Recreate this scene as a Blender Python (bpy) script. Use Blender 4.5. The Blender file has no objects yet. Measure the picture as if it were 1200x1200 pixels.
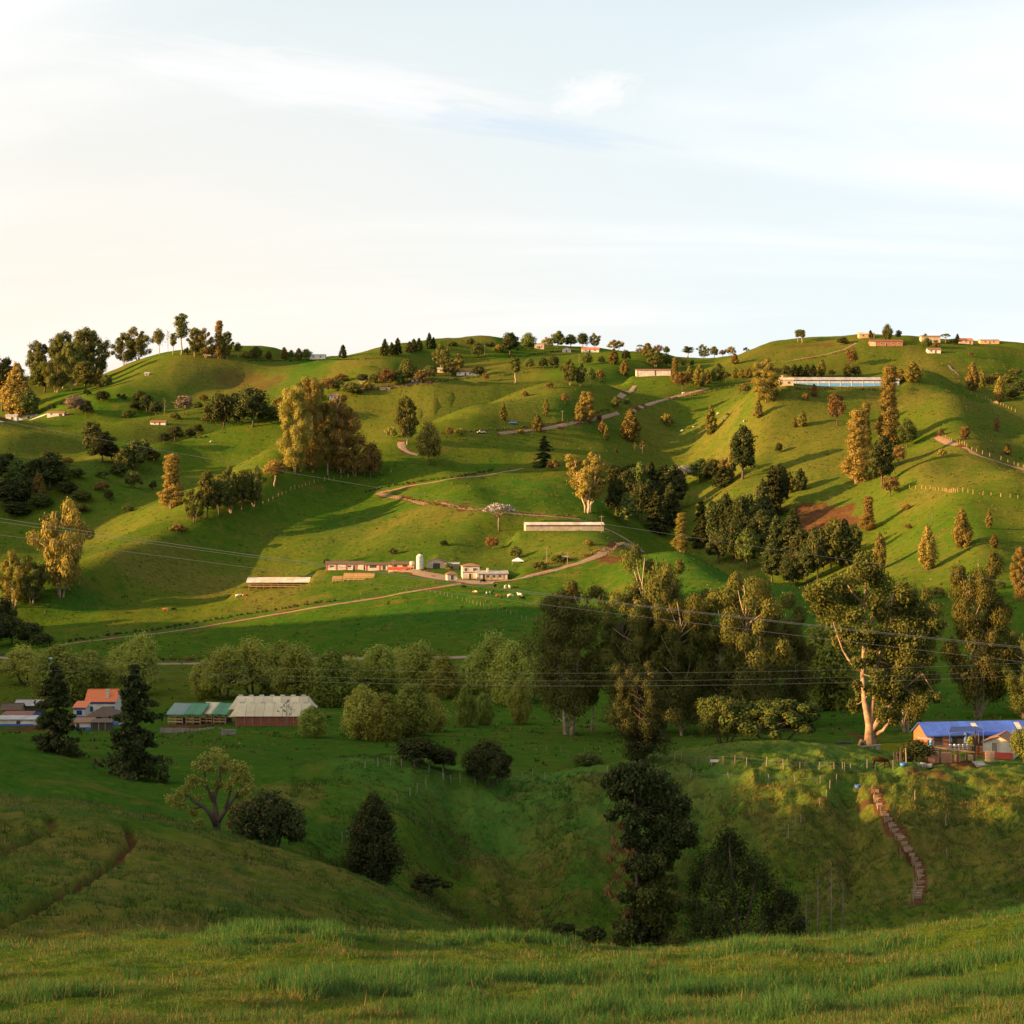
import bpy, math, random
import numpy as np
from mathutils import Vector, Matrix

# ------------------------------------------------------------------ camera, world, sun, exposure
SC = bpy.context.scene
F = 2239.0                      # focal length in pixels of the 1200 px photograph
cam_d = bpy.data.cameras.new('camera')
cam = bpy.data.objects.new('camera', cam_d)
SC.collection.objects.link(cam)
SC.camera = cam
cam_d.sensor_width = 36.0
cam_d.lens = 36.0 * F / 1200.0
cam_d.clip_start = 0.2
cam_d.clip_end = 9000
cam.location = (0, 0, 0)
cam.rotation_euler = (math.radians(90), 0, 0)

SUN_DIR = Vector((0.93, 0.29, -0.195)).normalized()      # the way the light travels
sun_elev = math.asin(-SUN_DIR.z)
sun_az = math.atan2(-SUN_DIR.x, -SUN_DIR.y)               # clockwise from +Y

world = bpy.data.worlds.new('World')
SC.world = world
world.use_nodes = True
wn, wl = world.node_tree.nodes, world.node_tree.links
wn.clear()
w_out = wn.new('ShaderNodeOutputWorld')
w_bg = wn.new('ShaderNodeBackground')
SKY_STRENGTH = 0.05
w_bg.inputs['Strength'].default_value = SKY_STRENGTH
sky = wn.new('ShaderNodeTexSky')
sky.sky_type = 'NISHITA'
sky.sun_disc = False
sky.sun_elevation = sun_elev
sky.sun_rotation = sun_az
sky.air_density = 1.0
sky.dust_density = 1.0
sky.ozone_density = 1.0

def WN(t, **kw):
    n = wn.new(t)
    for k, v in kw.items():
        setattr(n, k, v)
    return n
tc = WN('ShaderNodeTexCoord')
sep = WN('ShaderNodeSeparateXYZ')
wl.new(tc.outputs['Generated'], sep.inputs[0])
# cloud sheet: project the view direction on a plane far overhead
zc = WN('ShaderNodeMath', operation='MAXIMUM'); wl.new(sep.outputs['Z'], zc.inputs[0]); zc.inputs[1].default_value = 0.0
za = WN('ShaderNodeMath', operation='ADD'); wl.new(zc.outputs[0], za.inputs[0]); za.inputs[1].default_value = 0.22
dx = WN('ShaderNodeMath', operation='DIVIDE'); wl.new(sep.outputs['X'], dx.inputs[0]); wl.new(za.outputs[0], dx.inputs[1])
dy = WN('ShaderNodeMath', operation='DIVIDE'); wl.new(sep.outputs['Y'], dy.inputs[0]); wl.new(za.outputs[0], dy.inputs[1])
cmb = WN('ShaderNodeCombineXYZ'); wl.new(dx.outputs[0], cmb.inputs[0]); wl.new(dy.outputs[0], cmb.inputs[1])
mp = WN('ShaderNodeMapping'); wl.new(cmb.outputs[0], mp.inputs[0])
mp.inputs['Rotation'].default_value = (0, 0, math.radians(24))
mp.inputs['Scale'].default_value = (0.8, 1.9, 1.0)
mp.inputs['Location'].default_value = (3.1, 1.7, 0)
nz = WN('ShaderNodeTexNoise'); wl.new(mp.outputs[0], nz.inputs['Vector'])
nz.inputs['Scale'].default_value = 0.55; nz.inputs['Detail'].default_value = 9; nz.inputs['Roughness'].default_value = 0.55
nz.inputs['Distortion'].default_value = 0.5
cr = WN('ShaderNodeMapRange', interpolation_type='SMOOTHSTEP'); wl.new(nz.outputs['Fac'], cr.inputs['Value'])
cr.inputs['From Min'].default_value = 0.42; cr.inputs['From Max'].default_value = 0.60
cr.inputs['To Min'].default_value = 0.0; cr.inputs['To Max'].default_value = 1.0
# the veil of thin cirrus thins out towards the zenith, where one looks through less of it
thin = WN('ShaderNodeMapRange'); wl.new(zc.outputs[0], thin.inputs['Value'])
thin.inputs['From Min'].default_value = 0.24; thin.inputs['From Max'].default_value = 0.75
thin.inputs['To Min'].default_value = 0.98; thin.inputs['To Max'].default_value = 0.28
veil = WN('ShaderNodeMath', operation='MULTIPLY_ADD'); wl.new(cr.outputs[0], veil.inputs[0])
veil.inputs[1].default_value = 0.12; veil.inputs[2].default_value = 0.88
vm = WN('ShaderNodeMath', operation='MULTIPLY'); wl.new(veil.outputs[0], vm.inputs[0]); wl.new(thin.outputs[0], vm.inputs[1])
# warm towards the sun's side (low left), white elsewhere
wm = WN('ShaderNodeMapRange', interpolation_type='SMOOTHSTEP'); wl.new(sep.outputs['X'], wm.inputs['Value'])
wm.inputs['From Min'].default_value = 0.20; wm.inputs['From Max'].default_value = -0.24
hz = WN('ShaderNodeMapRange'); wl.new(zc.outputs[0], hz.inputs['Value'])
hz.inputs['From Min'].default_value = 0.30; hz.inputs['From Max'].default_value = 0.10
hm = WN('ShaderNodeMath', operation='MULTIPLY'); wl.new(wm.outputs[0], hm.inputs[0]); wl.new(hz.outputs[0], hm.inputs[1])
cc = WN('ShaderNodeMix', data_type='RGBA'); wl.new(hm.outputs[0], cc.inputs['Factor'])
k = 0.352 / SKY_STRENGTH
cc.inputs['A'].default_value = (0.715 * k, 0.805 * k, 0.84 * k, 1)
cc.inputs['B'].default_value = (0.92 * k, 0.83 * k, 0.72 * k, 1)
lowz = WN('ShaderNodeMapRange'); wl.new(zc.outputs[0], lowz.inputs['Value'])
lowz.inputs['From Min'].default_value = 0.27; lowz.inputs['From Max'].default_value = 0.06
lowz.inputs['To Min'].default_value = 0.0; lowz.inputs['To Max'].default_value = 0.55
whiten = WN('ShaderNodeMath', operation='MULTIPLY_ADD', use_clamp=True); wl.new(cr.outputs[0], whiten.inputs[0])
whiten.inputs[1].default_value = 0.85; wl.new(lowz.outputs[0], whiten.inputs[2])
hl = WN('ShaderNodeMix', data_type='RGBA'); wl.new(whiten.outputs[0], hl.inputs['Factor'])
wl.new(cc.outputs['Result'], hl.inputs['A']); wh = WN('ShaderNodeMix', data_type='RGBA'); wl.new(hm.outputs[0], wh.inputs['Factor'])
wh.inputs['A'].default_value = (0.855 * k, 0.885 * k, 0.905 * k, 1); wh.inputs['B'].default_value = (0.925 * k, 0.835 * k, 0.735 * k, 1)
wl.new(wh.outputs['Result'], hl.inputs['B'])
sgain = WN('ShaderNodeMix', data_type='RGBA', blend_type='MULTIPLY'); sgain.inputs['Factor'].default_value = 1.0
wl.new(sky.outputs[0], sgain.inputs['A']); sgain.inputs['B'].default_value = (1.0, 1.0, 1.0, 1)
# one brighter wisp high up ahead, a thin blue gap of sky under it
def band(cx, cz, ax, az, tilt, seed):
    q = WN('ShaderNodeMapping'); wl.new(dirn.outputs[0], q.inputs[0]); q.vector_type = 'TEXTURE'
    q.inputs['Location'].default_value = (cx, cz, 0); q.inputs['Rotation'].default_value = (0, 0, tilt); q.inputs['Scale'].default_value = (ax, az, 1)
    l_ = WN('ShaderNodeVectorMath', operation='LENGTH'); wl.new(q.outputs[0], l_.inputs[0])
    n_ = WN('ShaderNodeTexNoise'); wl.new(q.outputs[0], n_.inputs['Vector']); n_.inputs['Scale'].default_value = 1.7 + seed * .3; n_.inputs['Detail'].default_value = 7; n_.inputs['Distortion'].default_value = 0.8
    a_ = WN('ShaderNodeMath', operation='MULTIPLY_ADD'); wl.new(n_.outputs['Fac'], a_.inputs[0]); a_.inputs[1].default_value = -1.5; a_.inputs[2].default_value = 0.75
    b_ = WN('ShaderNodeMath', operation='SUBTRACT'); wl.new(l_.outputs['Value'], b_.inputs[0]); wl.new(a_.outputs[0], b_.inputs[1])
    r_ = WN('ShaderNodeMapRange', interpolation_type='SMOOTHSTEP'); wl.new(b_.outputs[0], r_.inputs['Value'])
    r_.inputs['From Min'].default_value = 1.25; r_.inputs['From Max'].default_value = 0.2
    return r_
ym = WN('ShaderNodeMath', operation='MAXIMUM'); wl.new(sep.outputs['Y'], ym.inputs[0]); ym.inputs[1].default_value = 0.05
ux = WN('ShaderNodeMath', operation='DIVIDE'); wl.new(sep.outputs['X'], ux.inputs[0]); wl.new(ym.outputs[0], ux.inputs[1])
uz = WN('ShaderNodeMath', operation='DIVIDE'); wl.new(sep.outputs['Z'], uz.inputs[0]); wl.new(ym.outputs[0], uz.inputs[1])
dirn = WN('ShaderNodeCombineXYZ'); wl.new(ux.outputs[0], dirn.inputs[0]); wl.new(uz.outputs[0], dirn.inputs[1])
gap = band(-0.005, 0.203, 0.085, 0.0075, math.radians(-9), 1); wisp = band(0.042, 0.219, 0.026, 0.011, math.radians(14), 2); wisp2 = band(-0.10, 0.225, 0.12, 0.016, math.radians(-8), 3)
g1 = WN('ShaderNodeMix', data_type='RGBA'); gm = WN('ShaderNodeMath', operation='MULTIPLY'); wl.new(gap.outputs[0], gm.inputs[0]); gm.inputs[1].default_value = 0.8
wl.new(gm.outputs[0], g1.inputs['Factor']); wl.new(hl.outputs['Result'], g1.inputs['A']); g1.inputs['B'].default_value = (0.66 * k, 0.755 * k, 0.86 * k, 1)
g2 = WN('ShaderNodeMix', data_type='RGBA'); gx = WN('ShaderNodeMath', operation='MAXIMUM'); wl.new(wisp.outputs[0], gx.inputs[0]); wl.new(wisp2.outputs[0], gx.inputs[1])
wl.new(gx.outputs[0], g2.inputs['Factor']); wl.new(g1.outputs['Result'], g2.inputs['A']); g2.inputs['B'].default_value = (0.91 * k, 0.90 * k, 0.885 * k, 1)
hl = g2
mx = WN('ShaderNodeMix', data_type='RGBA'); wl.new(vm.outputs[0], mx.inputs['Factor'])
wl.new(sgain.outputs['Result'], mx.inputs['A']); wl.new(hl.outputs['Result'], mx.inputs['B'])
# warm glow added to the unseen sky round the sun, side-lighting the shade
dot = WN('ShaderNodeVectorMath', operation='DOT_PRODUCT'); wl.new(tc.outputs['Generated'], dot.inputs[0])
dot.inputs[1].default_value = tuple(-SUN_DIR)
aur = WN('ShaderNodeMapRange', interpolation_type='SMOOTHSTEP'); wl.new(dot.outputs['Value'], aur.inputs['Value'])
aur.inputs['From Min'].default_value = -0.05; aur.inputs['From Max'].default_value = 0.98
aur.inputs['To Min'].default_value = 0.0; aur.inputs['To Max'].default_value = 0.75
glow = WN('ShaderNodeMix', data_type='RGBA', blend_type='ADD'); wl.new(aur.outputs[0], glow.inputs['Factor'])
wl.new(mx.outputs['Result'], glow.inputs['A']); glow.inputs['B'].default_value = (1.6 * k, 1.25 * k, 0.8 * k, 1)
wl.new(glow.outputs['Result'], w_bg.inputs['Color'])
wl.new(w_bg.outputs[0], w_out.inputs[0])

sun_d = bpy.data.lights.new('sun', 'SUN')
sun_d.energy = 5.0
sun_d.angle = math.radians(0.55)
sun_d.color = (1.0, 0.56, 0.19)
sun = bpy.data.objects.new('sun', sun_d)
SC.collection.objects.link(sun)
sun.location = (-300, -120, 120)
sun.rotation_euler = SUN_DIR.to_track_quat('-Z', 'Y').to_euler()

SC.view_settings.view_transform = 'Standard'
SC.view_settings.look = 'None'
SC.view_settings.gamma = 1.0
SC.view_settings.use_curve_mapping = False
SC.view_settings.exposure = 1.78
SC.render.engine = 'CYCLES'
SC.cycles.max_bounces = 5
SC.cycles.diffuse_bounces = 3
SC.cycles.transparent_max_bounces = 6

rng = np.random.default_rng(11)
random.seed(5)

# ------------------------------------------------------------------ helpers
def link(o, parent=None):
    SC.collection.objects.link(o)
    if parent is not None:
        o.parent = parent
    return o

def tag(o, label=None, cat=None, group=None, kind=None):
    if label: o['label'] = label
    if cat: o['category'] = cat
    if group: o['group'] = group
    if kind: o['kind'] = kind
    return o

def empty(name, loc, label, cat, rz=0.0, group=None):
    o = bpy.data.objects.new(name, None)
    o.empty_display_size = 0.3
    o.location = loc
    o.rotation_euler = (0, 0, rz)
    link(o)
    return tag(o, label, cat, group)

def mesh_np(name, V, counts, loops, mats=(), mi=None, smooth=False):
    """mesh from arrays: V (n,3), counts per face, loops flat vertex indices"""
    me = bpy.data.meshes.new(name)
    V = np.ascontiguousarray(V, dtype=np.float32)
    counts = np.asarray(counts, dtype=np.int32)
    loops = np.asarray(loops, dtype=np.int32)
    me.vertices.add(len(V)); me.vertices.foreach_set('co', V.ravel())
    me.loops.add(len(loops)); me.loops.foreach_set('vertex_index', loops)
    me.polygons.add(len(counts))
    st = np.concatenate([[0], np.cumsum(counts)[:-1]]).astype(np.int32)
    me.polygons.foreach_set('loop_start', st)
    if mi is not None:
        me.polygons.foreach_set('material_index', np.asarray(mi, dtype=np.int32))
    me.polygons.foreach_set('use_smooth', np.full(len(counts), smooth, dtype=bool))
    for m in mats: me.materials.append(m)
    me.update(calc_edges=True)
    return me

def obj(name, me, parent=None):
    return link(bpy.data.objects.new(name, me), parent)

class MB:
    """collects boxes, tubes and faces for one mesh object"""
    def __init__(s): s.v = []; s.f = []; s.m = []
    def face(s, pts, mi=0):
        b = len(s.v); s.v += [tuple(p) for p in pts]; s.f.append(tuple(range(b, b + len(pts)))); s.m.append(mi); return s
    def box(s, x0, x1, y0, y1, z0, z1, mi=0):
        b = len(s.v)
        s.v += [(x0,y0,z0),(x1,y0,z0),(x1,y1,z0),(x0,y1,z0),(x0,y0,z1),(x1,y0,z1),(x1,y1,z1),(x0,y1,z1)]
        for q in ((3,2,1,0),(4,5,6,7),(0,1,5,4),(1,2,6,5),(2,3,7,6),(3,0,4,7)):
            s.f.append(tuple(b + i for i in q)); s.m.append(mi)
        return s
    def slab(s, p, t, mi=0):
        """a four-cornered sheet p (seen from above, anticlockwise) with thickness t downwards"""
        b = len(s.v)
        s.v += [tuple(q) for q in p] + [(q[0], q[1], q[2] - t) for q in p]
        n = len(p)
        s.f.append(tuple(range(b, b + n))); s.m.append(mi)
        s.f.append(tuple(range(b + 2*n - 1, b + n - 1, -1))); s.m.append(mi)
        for i in range(n):
            j = (i + 1) % n
            s.f.append((b + i, b + n + i, b + n + j, b + j)); s.m.append(mi)
        return s
    def tube(s, pts, rad, n=6, mi=0, cap=True):
        pts = [Vector(p) for p in pts]
        if not hasattr(rad, '__len__'): rad = [rad] * len(pts)
        b = len(s.v); prev = None
        for i, p in enumerate(pts):
            d = (pts[min(i+1, len(pts)-1)] - pts[max(i-1, 0)])
            d = d.normalized() if d.length > 1e-9 else Vector((0, 0, 1))
            if prev is None:
                a = d.orthogonal().normalized()
            else:
                a = (prev - d * prev.dot(d))
                a = a.normalized() if a.length > 1e-6 else d.orthogonal().normalized()
            prev = a; c = d.cross(a)
            for k in range(n):
                t = 2 * math.pi * k / n
                s.v.append(tuple(p + (a * math.cos(t) + c * math.sin(t)) * rad[i]))
        for i in range(len(pts) - 1):
            for k in range(n):
                k2 = (k + 1) % n
                s.f.append((b+i*n+k, b+i*n+k2, b+(i+1)*n+k2, b+(i+1)*n+k)); s.m.append(mi)
        if cap:
            s.f.append(tuple(b + k for k in range(n-1, -1, -1))); s.m.append(mi)
            e = b + (len(pts)-1)*n
            s.f.append(tuple(e + k for k in range(n))); s.m.append(mi)
        return s
    def lathe(s, prof, n=10, cx=0, cy=0, mi=0):
        b = len(s.v)
        for r, z in prof:
            for k in range(n):
                t = 2*math.pi*k/n
                s.v.append((cx + r*math.cos(t), cy + r*math.sin(t), z))
        for i in range(len(prof)-1):
            for k in range(n):
                k2 = (k+1) % n
                s.f.append((b+i*n+k, b+i*n+k2, b+(i+1)*n+k2, b+(i+1)*n+k)); s.m.append(mi)
        s.f.append(tuple(b+k for k in range(n-1, -1, -1))); s.m.append(mi)
        e = b+(len(prof)-1)*n
        s.f.append(tuple(e+k for k in range(n))); s.m.append(mi)
        return s
    def mesh(s, name, *mats, smooth=False):
        me = bpy.data.meshes.new(name)
        me.from_pydata(s.v, [], s.f)
        for m in mats: me.materials.append(m)
        if any(s.m): me.polygons.foreach_set('material_index', s.m)
        if smooth: me.polygons.foreach_set('use_smooth', [True]*len(s.f))
        me.update()
        return me
    def build(s, name, mat, parent=None, smooth=False):
        mats = mat if isinstance(mat, (list, tuple)) else (mat,)
        return obj(name, s.mesh(name, *mats, smooth=smooth), parent)

# ------------------------------------------------------------------ materials
def new_mat(name):
    m = bpy.data.materials.new(name); m.use_nodes = True
    n = m.node_tree.nodes; n.clear()
    return m, n, m.node_tree.links

def mat(name, col, rough=0.8, var=0.25, scale=1.2, bump=0.2, metal=0.0, dirt=None):
    """painted or weathered surface: two scales of noise mottle the colour, fine relief"""
    m, n, l = new_mat(name)
    out = n.new('ShaderNodeOutputMaterial'); bs = n.new('ShaderNodeBsdfPrincipled')
    t = n.new('ShaderNodeTexCoord'); nz = n.new('ShaderNodeTexNoise'); nz.inputs['Scale'].default_value = scale
    nz.inputs['Detail'].default_value = 6; nz.inputs['Roughness'].default_value = 0.65
    l.new(t.outputs['Object'], nz.inputs['Vector'])
    mr = n.new('ShaderNodeMapRange'); l.new(nz.outputs['Fac'], mr.inputs['Value'])
    mr.inputs['From Min'].default_value = 0.3; mr.inputs['From Max'].default_value = 0.7
    mix = n.new('ShaderNodeMix'); mix.data_type = 'RGBA'; l.new(mr.outputs[0], mix.inputs['Factor'])
    d = dirt or tuple(c * (1 - var) for c in col)
    mix.inputs['A'].default_value = (*d, 1)
    mix.inputs['B'].default_value = (*[min(1, c * (1 + var * 0.35)) for c in col], 1)
    oi = n.new('ShaderNodeObjectInfo'); mv = n.new('ShaderNodeMapRange'); l.new(oi.outputs['Random'], mv.inputs['Value'])
    mv.inputs['To Min'].default_value = 0.85; mv.inputs['To Max'].default_value = 1.12
    hv = n.new('ShaderNodeHueSaturation'); l.new(mix.outputs['Result'], hv.inputs['Color']); l.new(mv.outputs[0], hv.inputs['Value'])
    l.new(hv.outputs[0], bs.inputs['Base Color'])
    bs.inputs['Roughness'].default_value = rough; bs.inputs['Metallic'].default_value = metal
    if bump:
        bp = n.new('ShaderNodeBump'); bp.inputs['Strength'].default_value = bump; bp.inputs['Distance'].default_value = 0.05
        l.new(nz.outputs['Fac'], bp.inputs['Height']); l.new(bp.outputs[0], bs.inputs['Normal'])
    l.new(bs.outputs[0], out.inputs[0])
    return m

def leaf_mat(name, dark, light, trans=0.25, objvar=0.25, warm=(0.16, 0.11, 0.03), warmth=0.12):
    """leaves: every spray its own shade, every tree a little different"""
    m, n, l = new_mat(name)
    out = n.new('ShaderNodeOutputMaterial')
    g = n.new('ShaderNodeNewGeometry'); oi = n.new('ShaderNodeObjectInfo')
    tcn = n.new('ShaderNodeTexCoord'); nzc = n.new('ShaderNodeTexNoise'); nzc.inputs['Scale'].default_value = 0.45; nzc.inputs['Detail'].default_value = 3
    l.new(tcn.outputs['Object'], nzc.inputs['Vector'])
    nr_ = n.new('ShaderNodeMapRange'); l.new(nzc.outputs['Fac'], nr_.inputs['Value']); nr_.inputs['From Min'].default_value = 0.32; nr_.inputs['From Max'].default_value = 0.68; nr_.inputs['To Max'].default_value = 0.68
    ia = n.new('ShaderNodeMath'); ia.operation = 'MULTIPLY_ADD'; l.new(g.outputs['Random Per Island'], ia.inputs[0]); ia.inputs[1].default_value = 0.32; l.new(nr_.outputs[0], ia.inputs[2])
    mix = n.new('ShaderNodeMix'); mix.data_type = 'RGBA'; l.new(ia.outputs[0], mix.inputs['Factor'])
    mix.inputs['A'].default_value = (*dark, 1); mix.inputs['B'].default_value = (*light, 1)
    # some of the sprays are young or dry
    gt = n.new('ShaderNodeMath'); gt.operation = 'FRACT'
    mu = n.new('ShaderNodeMath'); mu.operation = 'MULTIPLY'; l.new(g.outputs['Random Per Island'], mu.inputs[0]); mu.inputs[1].default_value = 37.0
    l.new(mu.outputs[0], gt.inputs[0])
    lt = n.new('ShaderNodeMath'); lt.operation = 'LESS_THAN'; l.new(gt.outputs[0], lt.inputs[0]); lt.inputs[1].default_value = warmth
    mw = n.new('ShaderNodeMix'); mw.data_type = 'RGBA'; l.new(lt.outputs[0], mw.inputs['Factor'])
    l.new(mix.outputs['Result'], mw.inputs['A']); mw.inputs['B'].default_value = (*warm, 1)
    hv = n.new('ShaderNodeHueSaturation'); l.new(mw.outputs['Result'], hv.inputs['Color'])
    mr = n.new('ShaderNodeMapRange'); l.new(oi.outputs['Random'], mr.inputs['Value'])
    mr.inputs['To Min'].default_value = 1 - objvar; mr.inputs['To Max'].default_value = 1 + objvar
    l.new(mr.outputs[0], hv.inputs['Value'])
    m2 = n.new('ShaderNodeMath'); m2.operation = 'MULTIPLY'; l.new(oi.outputs['Random'], m2.inputs[0]); m2.inputs[1].default_value = 13.7
    f2 = n.new('ShaderNodeMath'); f2.operation = 'FRACT'; l.new(m2.outputs[0], f2.inputs[0])
    mh = n.new('ShaderNodeMapRange'); l.new(f2.outputs[0], mh.inputs['Value'])
    mh.inputs['To Min'].default_value = 0.475; mh.inputs['To Max'].default_value = 0.52
    l.new(mh.outputs[0], hv.inputs['Hue'])
    d = n.new('ShaderNodeBsdfDiffuse'); tr = n.new('ShaderNodeBsdfTranslucent'); ms = n.new('ShaderNodeMixShader')
    l.new(hv.outputs[0], d.inputs['Color']); l.new(hv.outputs[0], tr.inputs['Color'])
    ms.inputs[0].default_value = trans
    l.new(d.outputs[0], ms.inputs[1]); l.new(tr.outputs[0], ms.inputs[2])
    l.new(ms.outputs[0], out.inputs[0])
    return m

# ------------------------------------------------------------------ the lie of the land
# rows: distance from the camera; columns: bearing (pixel column of the photograph);
# each number is the image row at which ground at that bearing and distance would stand (600 = eye level)
COLS = [-200, -100, 0, 100, 200, 300, 400, 500, 600, 700, 800, 900, 1000, 1100, 1200, 1300, 1400]
TAB = {
 2.5:  [2180]*17,
 8:    [1420]*17,
 15:   [1240,1240,1240,1242,1243,1244,1245,1246,1246,1246,1246,1246,1246,1243,1240,1236,1230],
 22:   [1180,1185,1190,1192,1194,1195,1196,1198,1199,1200,1200,1200,1199,1195,1185,1175,1170],
 32:   [1130,1140,1145,1142,1140,1138,1140,1145,1148,1150,1152,1150,1148,1135,1120,1105,1095],
 42:   [1110,1115,1115,1107,1100,1092,1090,1096,1100,1108,1110,1104,1100,1085,1068,1050,1040],
 55:   [1125,1125,1122,1118,1115,1106,1110,1118,1120,1122,1125,1120,1112,1097,1078,1065,1055],
 70:   [1070,1075,1075,1080,1085,1095,1112,1125,1132,1135,1138,1135,1125,1112,1102,1095,1090],
 90:   [985,988,990,1000,1015,1042,1076,1110,1132,1132,1134,1130,1118,1100,1088,1080,1075],
 115:  [935,936,937,945,966,992,1022,1066,1112,1120,1126,1120,1108,1092,1078,1070,1065],
 145:  [965,965,968,980,1002,1026,1050,1090,1130,1132,1132,1126,1112,1092,1080,1075,1070],
 180:  [910,915,940,958,985,995,1030,1078,1110,1114,1114,1106,1092,1072,1062,1060,1060],
 200:  [895,900,908,928,955,958,985,1046,1086,1094,1088,1076,1060,1040,1030,1028,1028],
 220:  [875,880,888,908,928,928,925,960,1004,1000,985,974,968,962,958,958,958],
 240:  [866,868,875,892,906,904,893,893,915,904,894,890,893,904,908,912,914],
 260:  [860,862,864,880,890,896,911,909,924,911,880,869,877,889,896,900,900],
 300:  [865,868,872,880,874,884,908,908,920,912,889,881,880,872,876,880,880],
 350:  [860,862,872,874,870,866,868,866,868,870,866,862,856,850,852,850,850],
 420:  [850,855,858,855,850,846,842,842,842,838,832,826,815,806,800,795,790],
 500:  [815,818,820,818,814,810,805,802,798,790,780,760,752,738,730,725,720],
 580:  [772,774,775,775,775,775,773,769,762,745,715,688,706,688,676,670,665],
 660:  [752,752,752,742,738,732,718,706,697,685,652,702,682,640,622,615,610],
 740:  [700,700,690,690,684,676,660,652,644,618,670,672,625,588,572,565,560],
 820:  [655,652,645,648,632,618,612,606,590,592,642,604,566,542,536,530,530],
 920:  [615,612,608,598,582,562,562,552,542,540,572,535,512,500,500,500,500],
 1030: [560,556,548,560,556,538,525,508,492,484,500,448,449,456,458,460,460],
 1150: [500,496,492,516,522,506,482,470,466,462,452,444,438,436,440,445,450],
 1300: [505,503,498,470,476,470,446,444,440,436,434,410,401,406,412,420,425],
 1450: [460,458,452,452,419,422,421,414,406,410,417,417,407,404,407,420,430],
 1700: [450,450,446,442,430,430,428,424,420,420,424,424,418,416,420,428,435],
 2200: [452,452,450,448,446,446,444,442,442,442,444,446,446,446,448,450,455],
 3200: [500]*17,
}
LV = np.array(sorted(TAB)); TB = np.array([TAB[k] for k in sorted(TAB)], float)
# spurs, hollows and knolls: (bearing px, distance, half width px, half depth as a share of distance, rows)
KNOLLS = [
 (430, 226, 50, .07, -8), (530, 216, 20, .08, 24), (475, 212, 22, .06, -12), (600, 212, 24, .07, 14), (680, 216, 42, .08, -15), (765, 216, 26, .07, -8),
 (820, 211, 22, .09, 22), (870, 213, 22, .07, -10), (930, 216, 40, .07, -14), (995, 214, 14, .08, 14), (1060, 214, 34, .07, -12), (1130, 214, 24, .07, 8), (640, 205, 18, .05, 10), (720, 206, 16, .05, 10),
 (760, 940, 130, .05, 12), (830, 960, 70, .05, 10), (560, 880, 110, .04, -7), (480, 980, 90, .035, -6), (620, 1010, 140, .03, 7),
 (660, 1080, 120, .03, -8), (520, 1130, 120, .03, 8), (350, 1010, 90, .04, 10), (140, 960, 110, .035, -9), (60, 1060, 80, .035, 9),
 (220, 880, 90, .04, -8), (330, 780, 100, .06, 8), (170, 740, 80, .06, -8), (460, 820, 70, .04, -8), (560, 760, 70, .04, 5),
 (1060, 900, 45, .10, 10), (1010, 800, 40, .08, 8), (1150, 800, 60, .07, -8), (1110, 640, 40, .08, 7), (1190, 1000, 60, .05, 10),
 (1130, 960, 60, .05, -7), (950, 930, 60, .05, -8), (880, 1000, 50, .04, -6), (260, 1380, 70, .03, 8), (160, 1420, 60, .03, -5),
 (350, 1250, 80, .04, 10), (250, 1180, 80, .04, 8), (110, 1200, 70, .05, 8),
 (590, 1330, 90, .03, -5), (700, 1250, 80, .03, 6), (780, 1180, 60, .03, -6), (1000, 1180, 90, .03, 8), (1100, 1230, 80, .04, -5),
 (960, 1300, 60, .03, -5), (1170, 1360, 70, .03, 6),
]

def herm(x, xs, Y):
    """cubic through the rows of Y at knots xs (non-uniform), limited slopes"""
    x = np.clip(x, xs[0], xs[-1]); i = np.clip(np.searchsorted(xs, x) - 1, 0, len(xs) - 2)
    h = np.diff(xs); d = np.diff(Y, axis=0) / h[:, None]
    m = np.zeros_like(Y); m[0] = d[0]; m[-1] = d[-1]
    m[1:-1] = (d[:-1] * h[1:, None] + d[1:] * h[:-1, None]) / (h[1:] + h[:-1])[:, None]
    t = ((x - xs[i]) / h[i])[:, None]; H = h[i][:, None]
    return ((2*t**3 - 3*t**2 + 1) * Y[i] + (t**3 - 2*t**2 + t) * H * m[i] + (-2*t**3 + 3*t**2) * Y[i+1] + (t**3 - t**2) * H * m[i+1])

def hash2(i, j, seed):
    v = np.sin(i * 127.1 + j * 311.7 + seed * 74.7) * 43758.5453
    return v - np.floor(v)
def vnoise(x, y, seed=0):
    i = np.floor(x); j = np.floor(y); fx = x - i; fy = y - j
    fx = fx*fx*fx*(fx*(fx*6-15)+10); fy = fy*fy*fy*(fy*(fy*6-15)+10)
    a = hash2(i, j, seed); b = hash2(i+1, j, seed); c = hash2(i, j+1, seed); d = hash2(i+1, j+1, seed)
    return (a + (b-a)*fx) * (1-fy) + (c + (d-c)*fx) * fy - 0.5
def fbm(x, y, seed=0, oct=3):
    s = 0; a = 1.0
    for o in range(oct):
        s = s + a * vnoise(x * 2**o + 13.7*o, y * 2**o - 7.3*o, seed + o); a *= 0.5
    return s
def sstep(a, b, x):
    t = np.clip((x - a) / (b - a), 0, 1); return t*t*(3-2*t)

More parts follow.
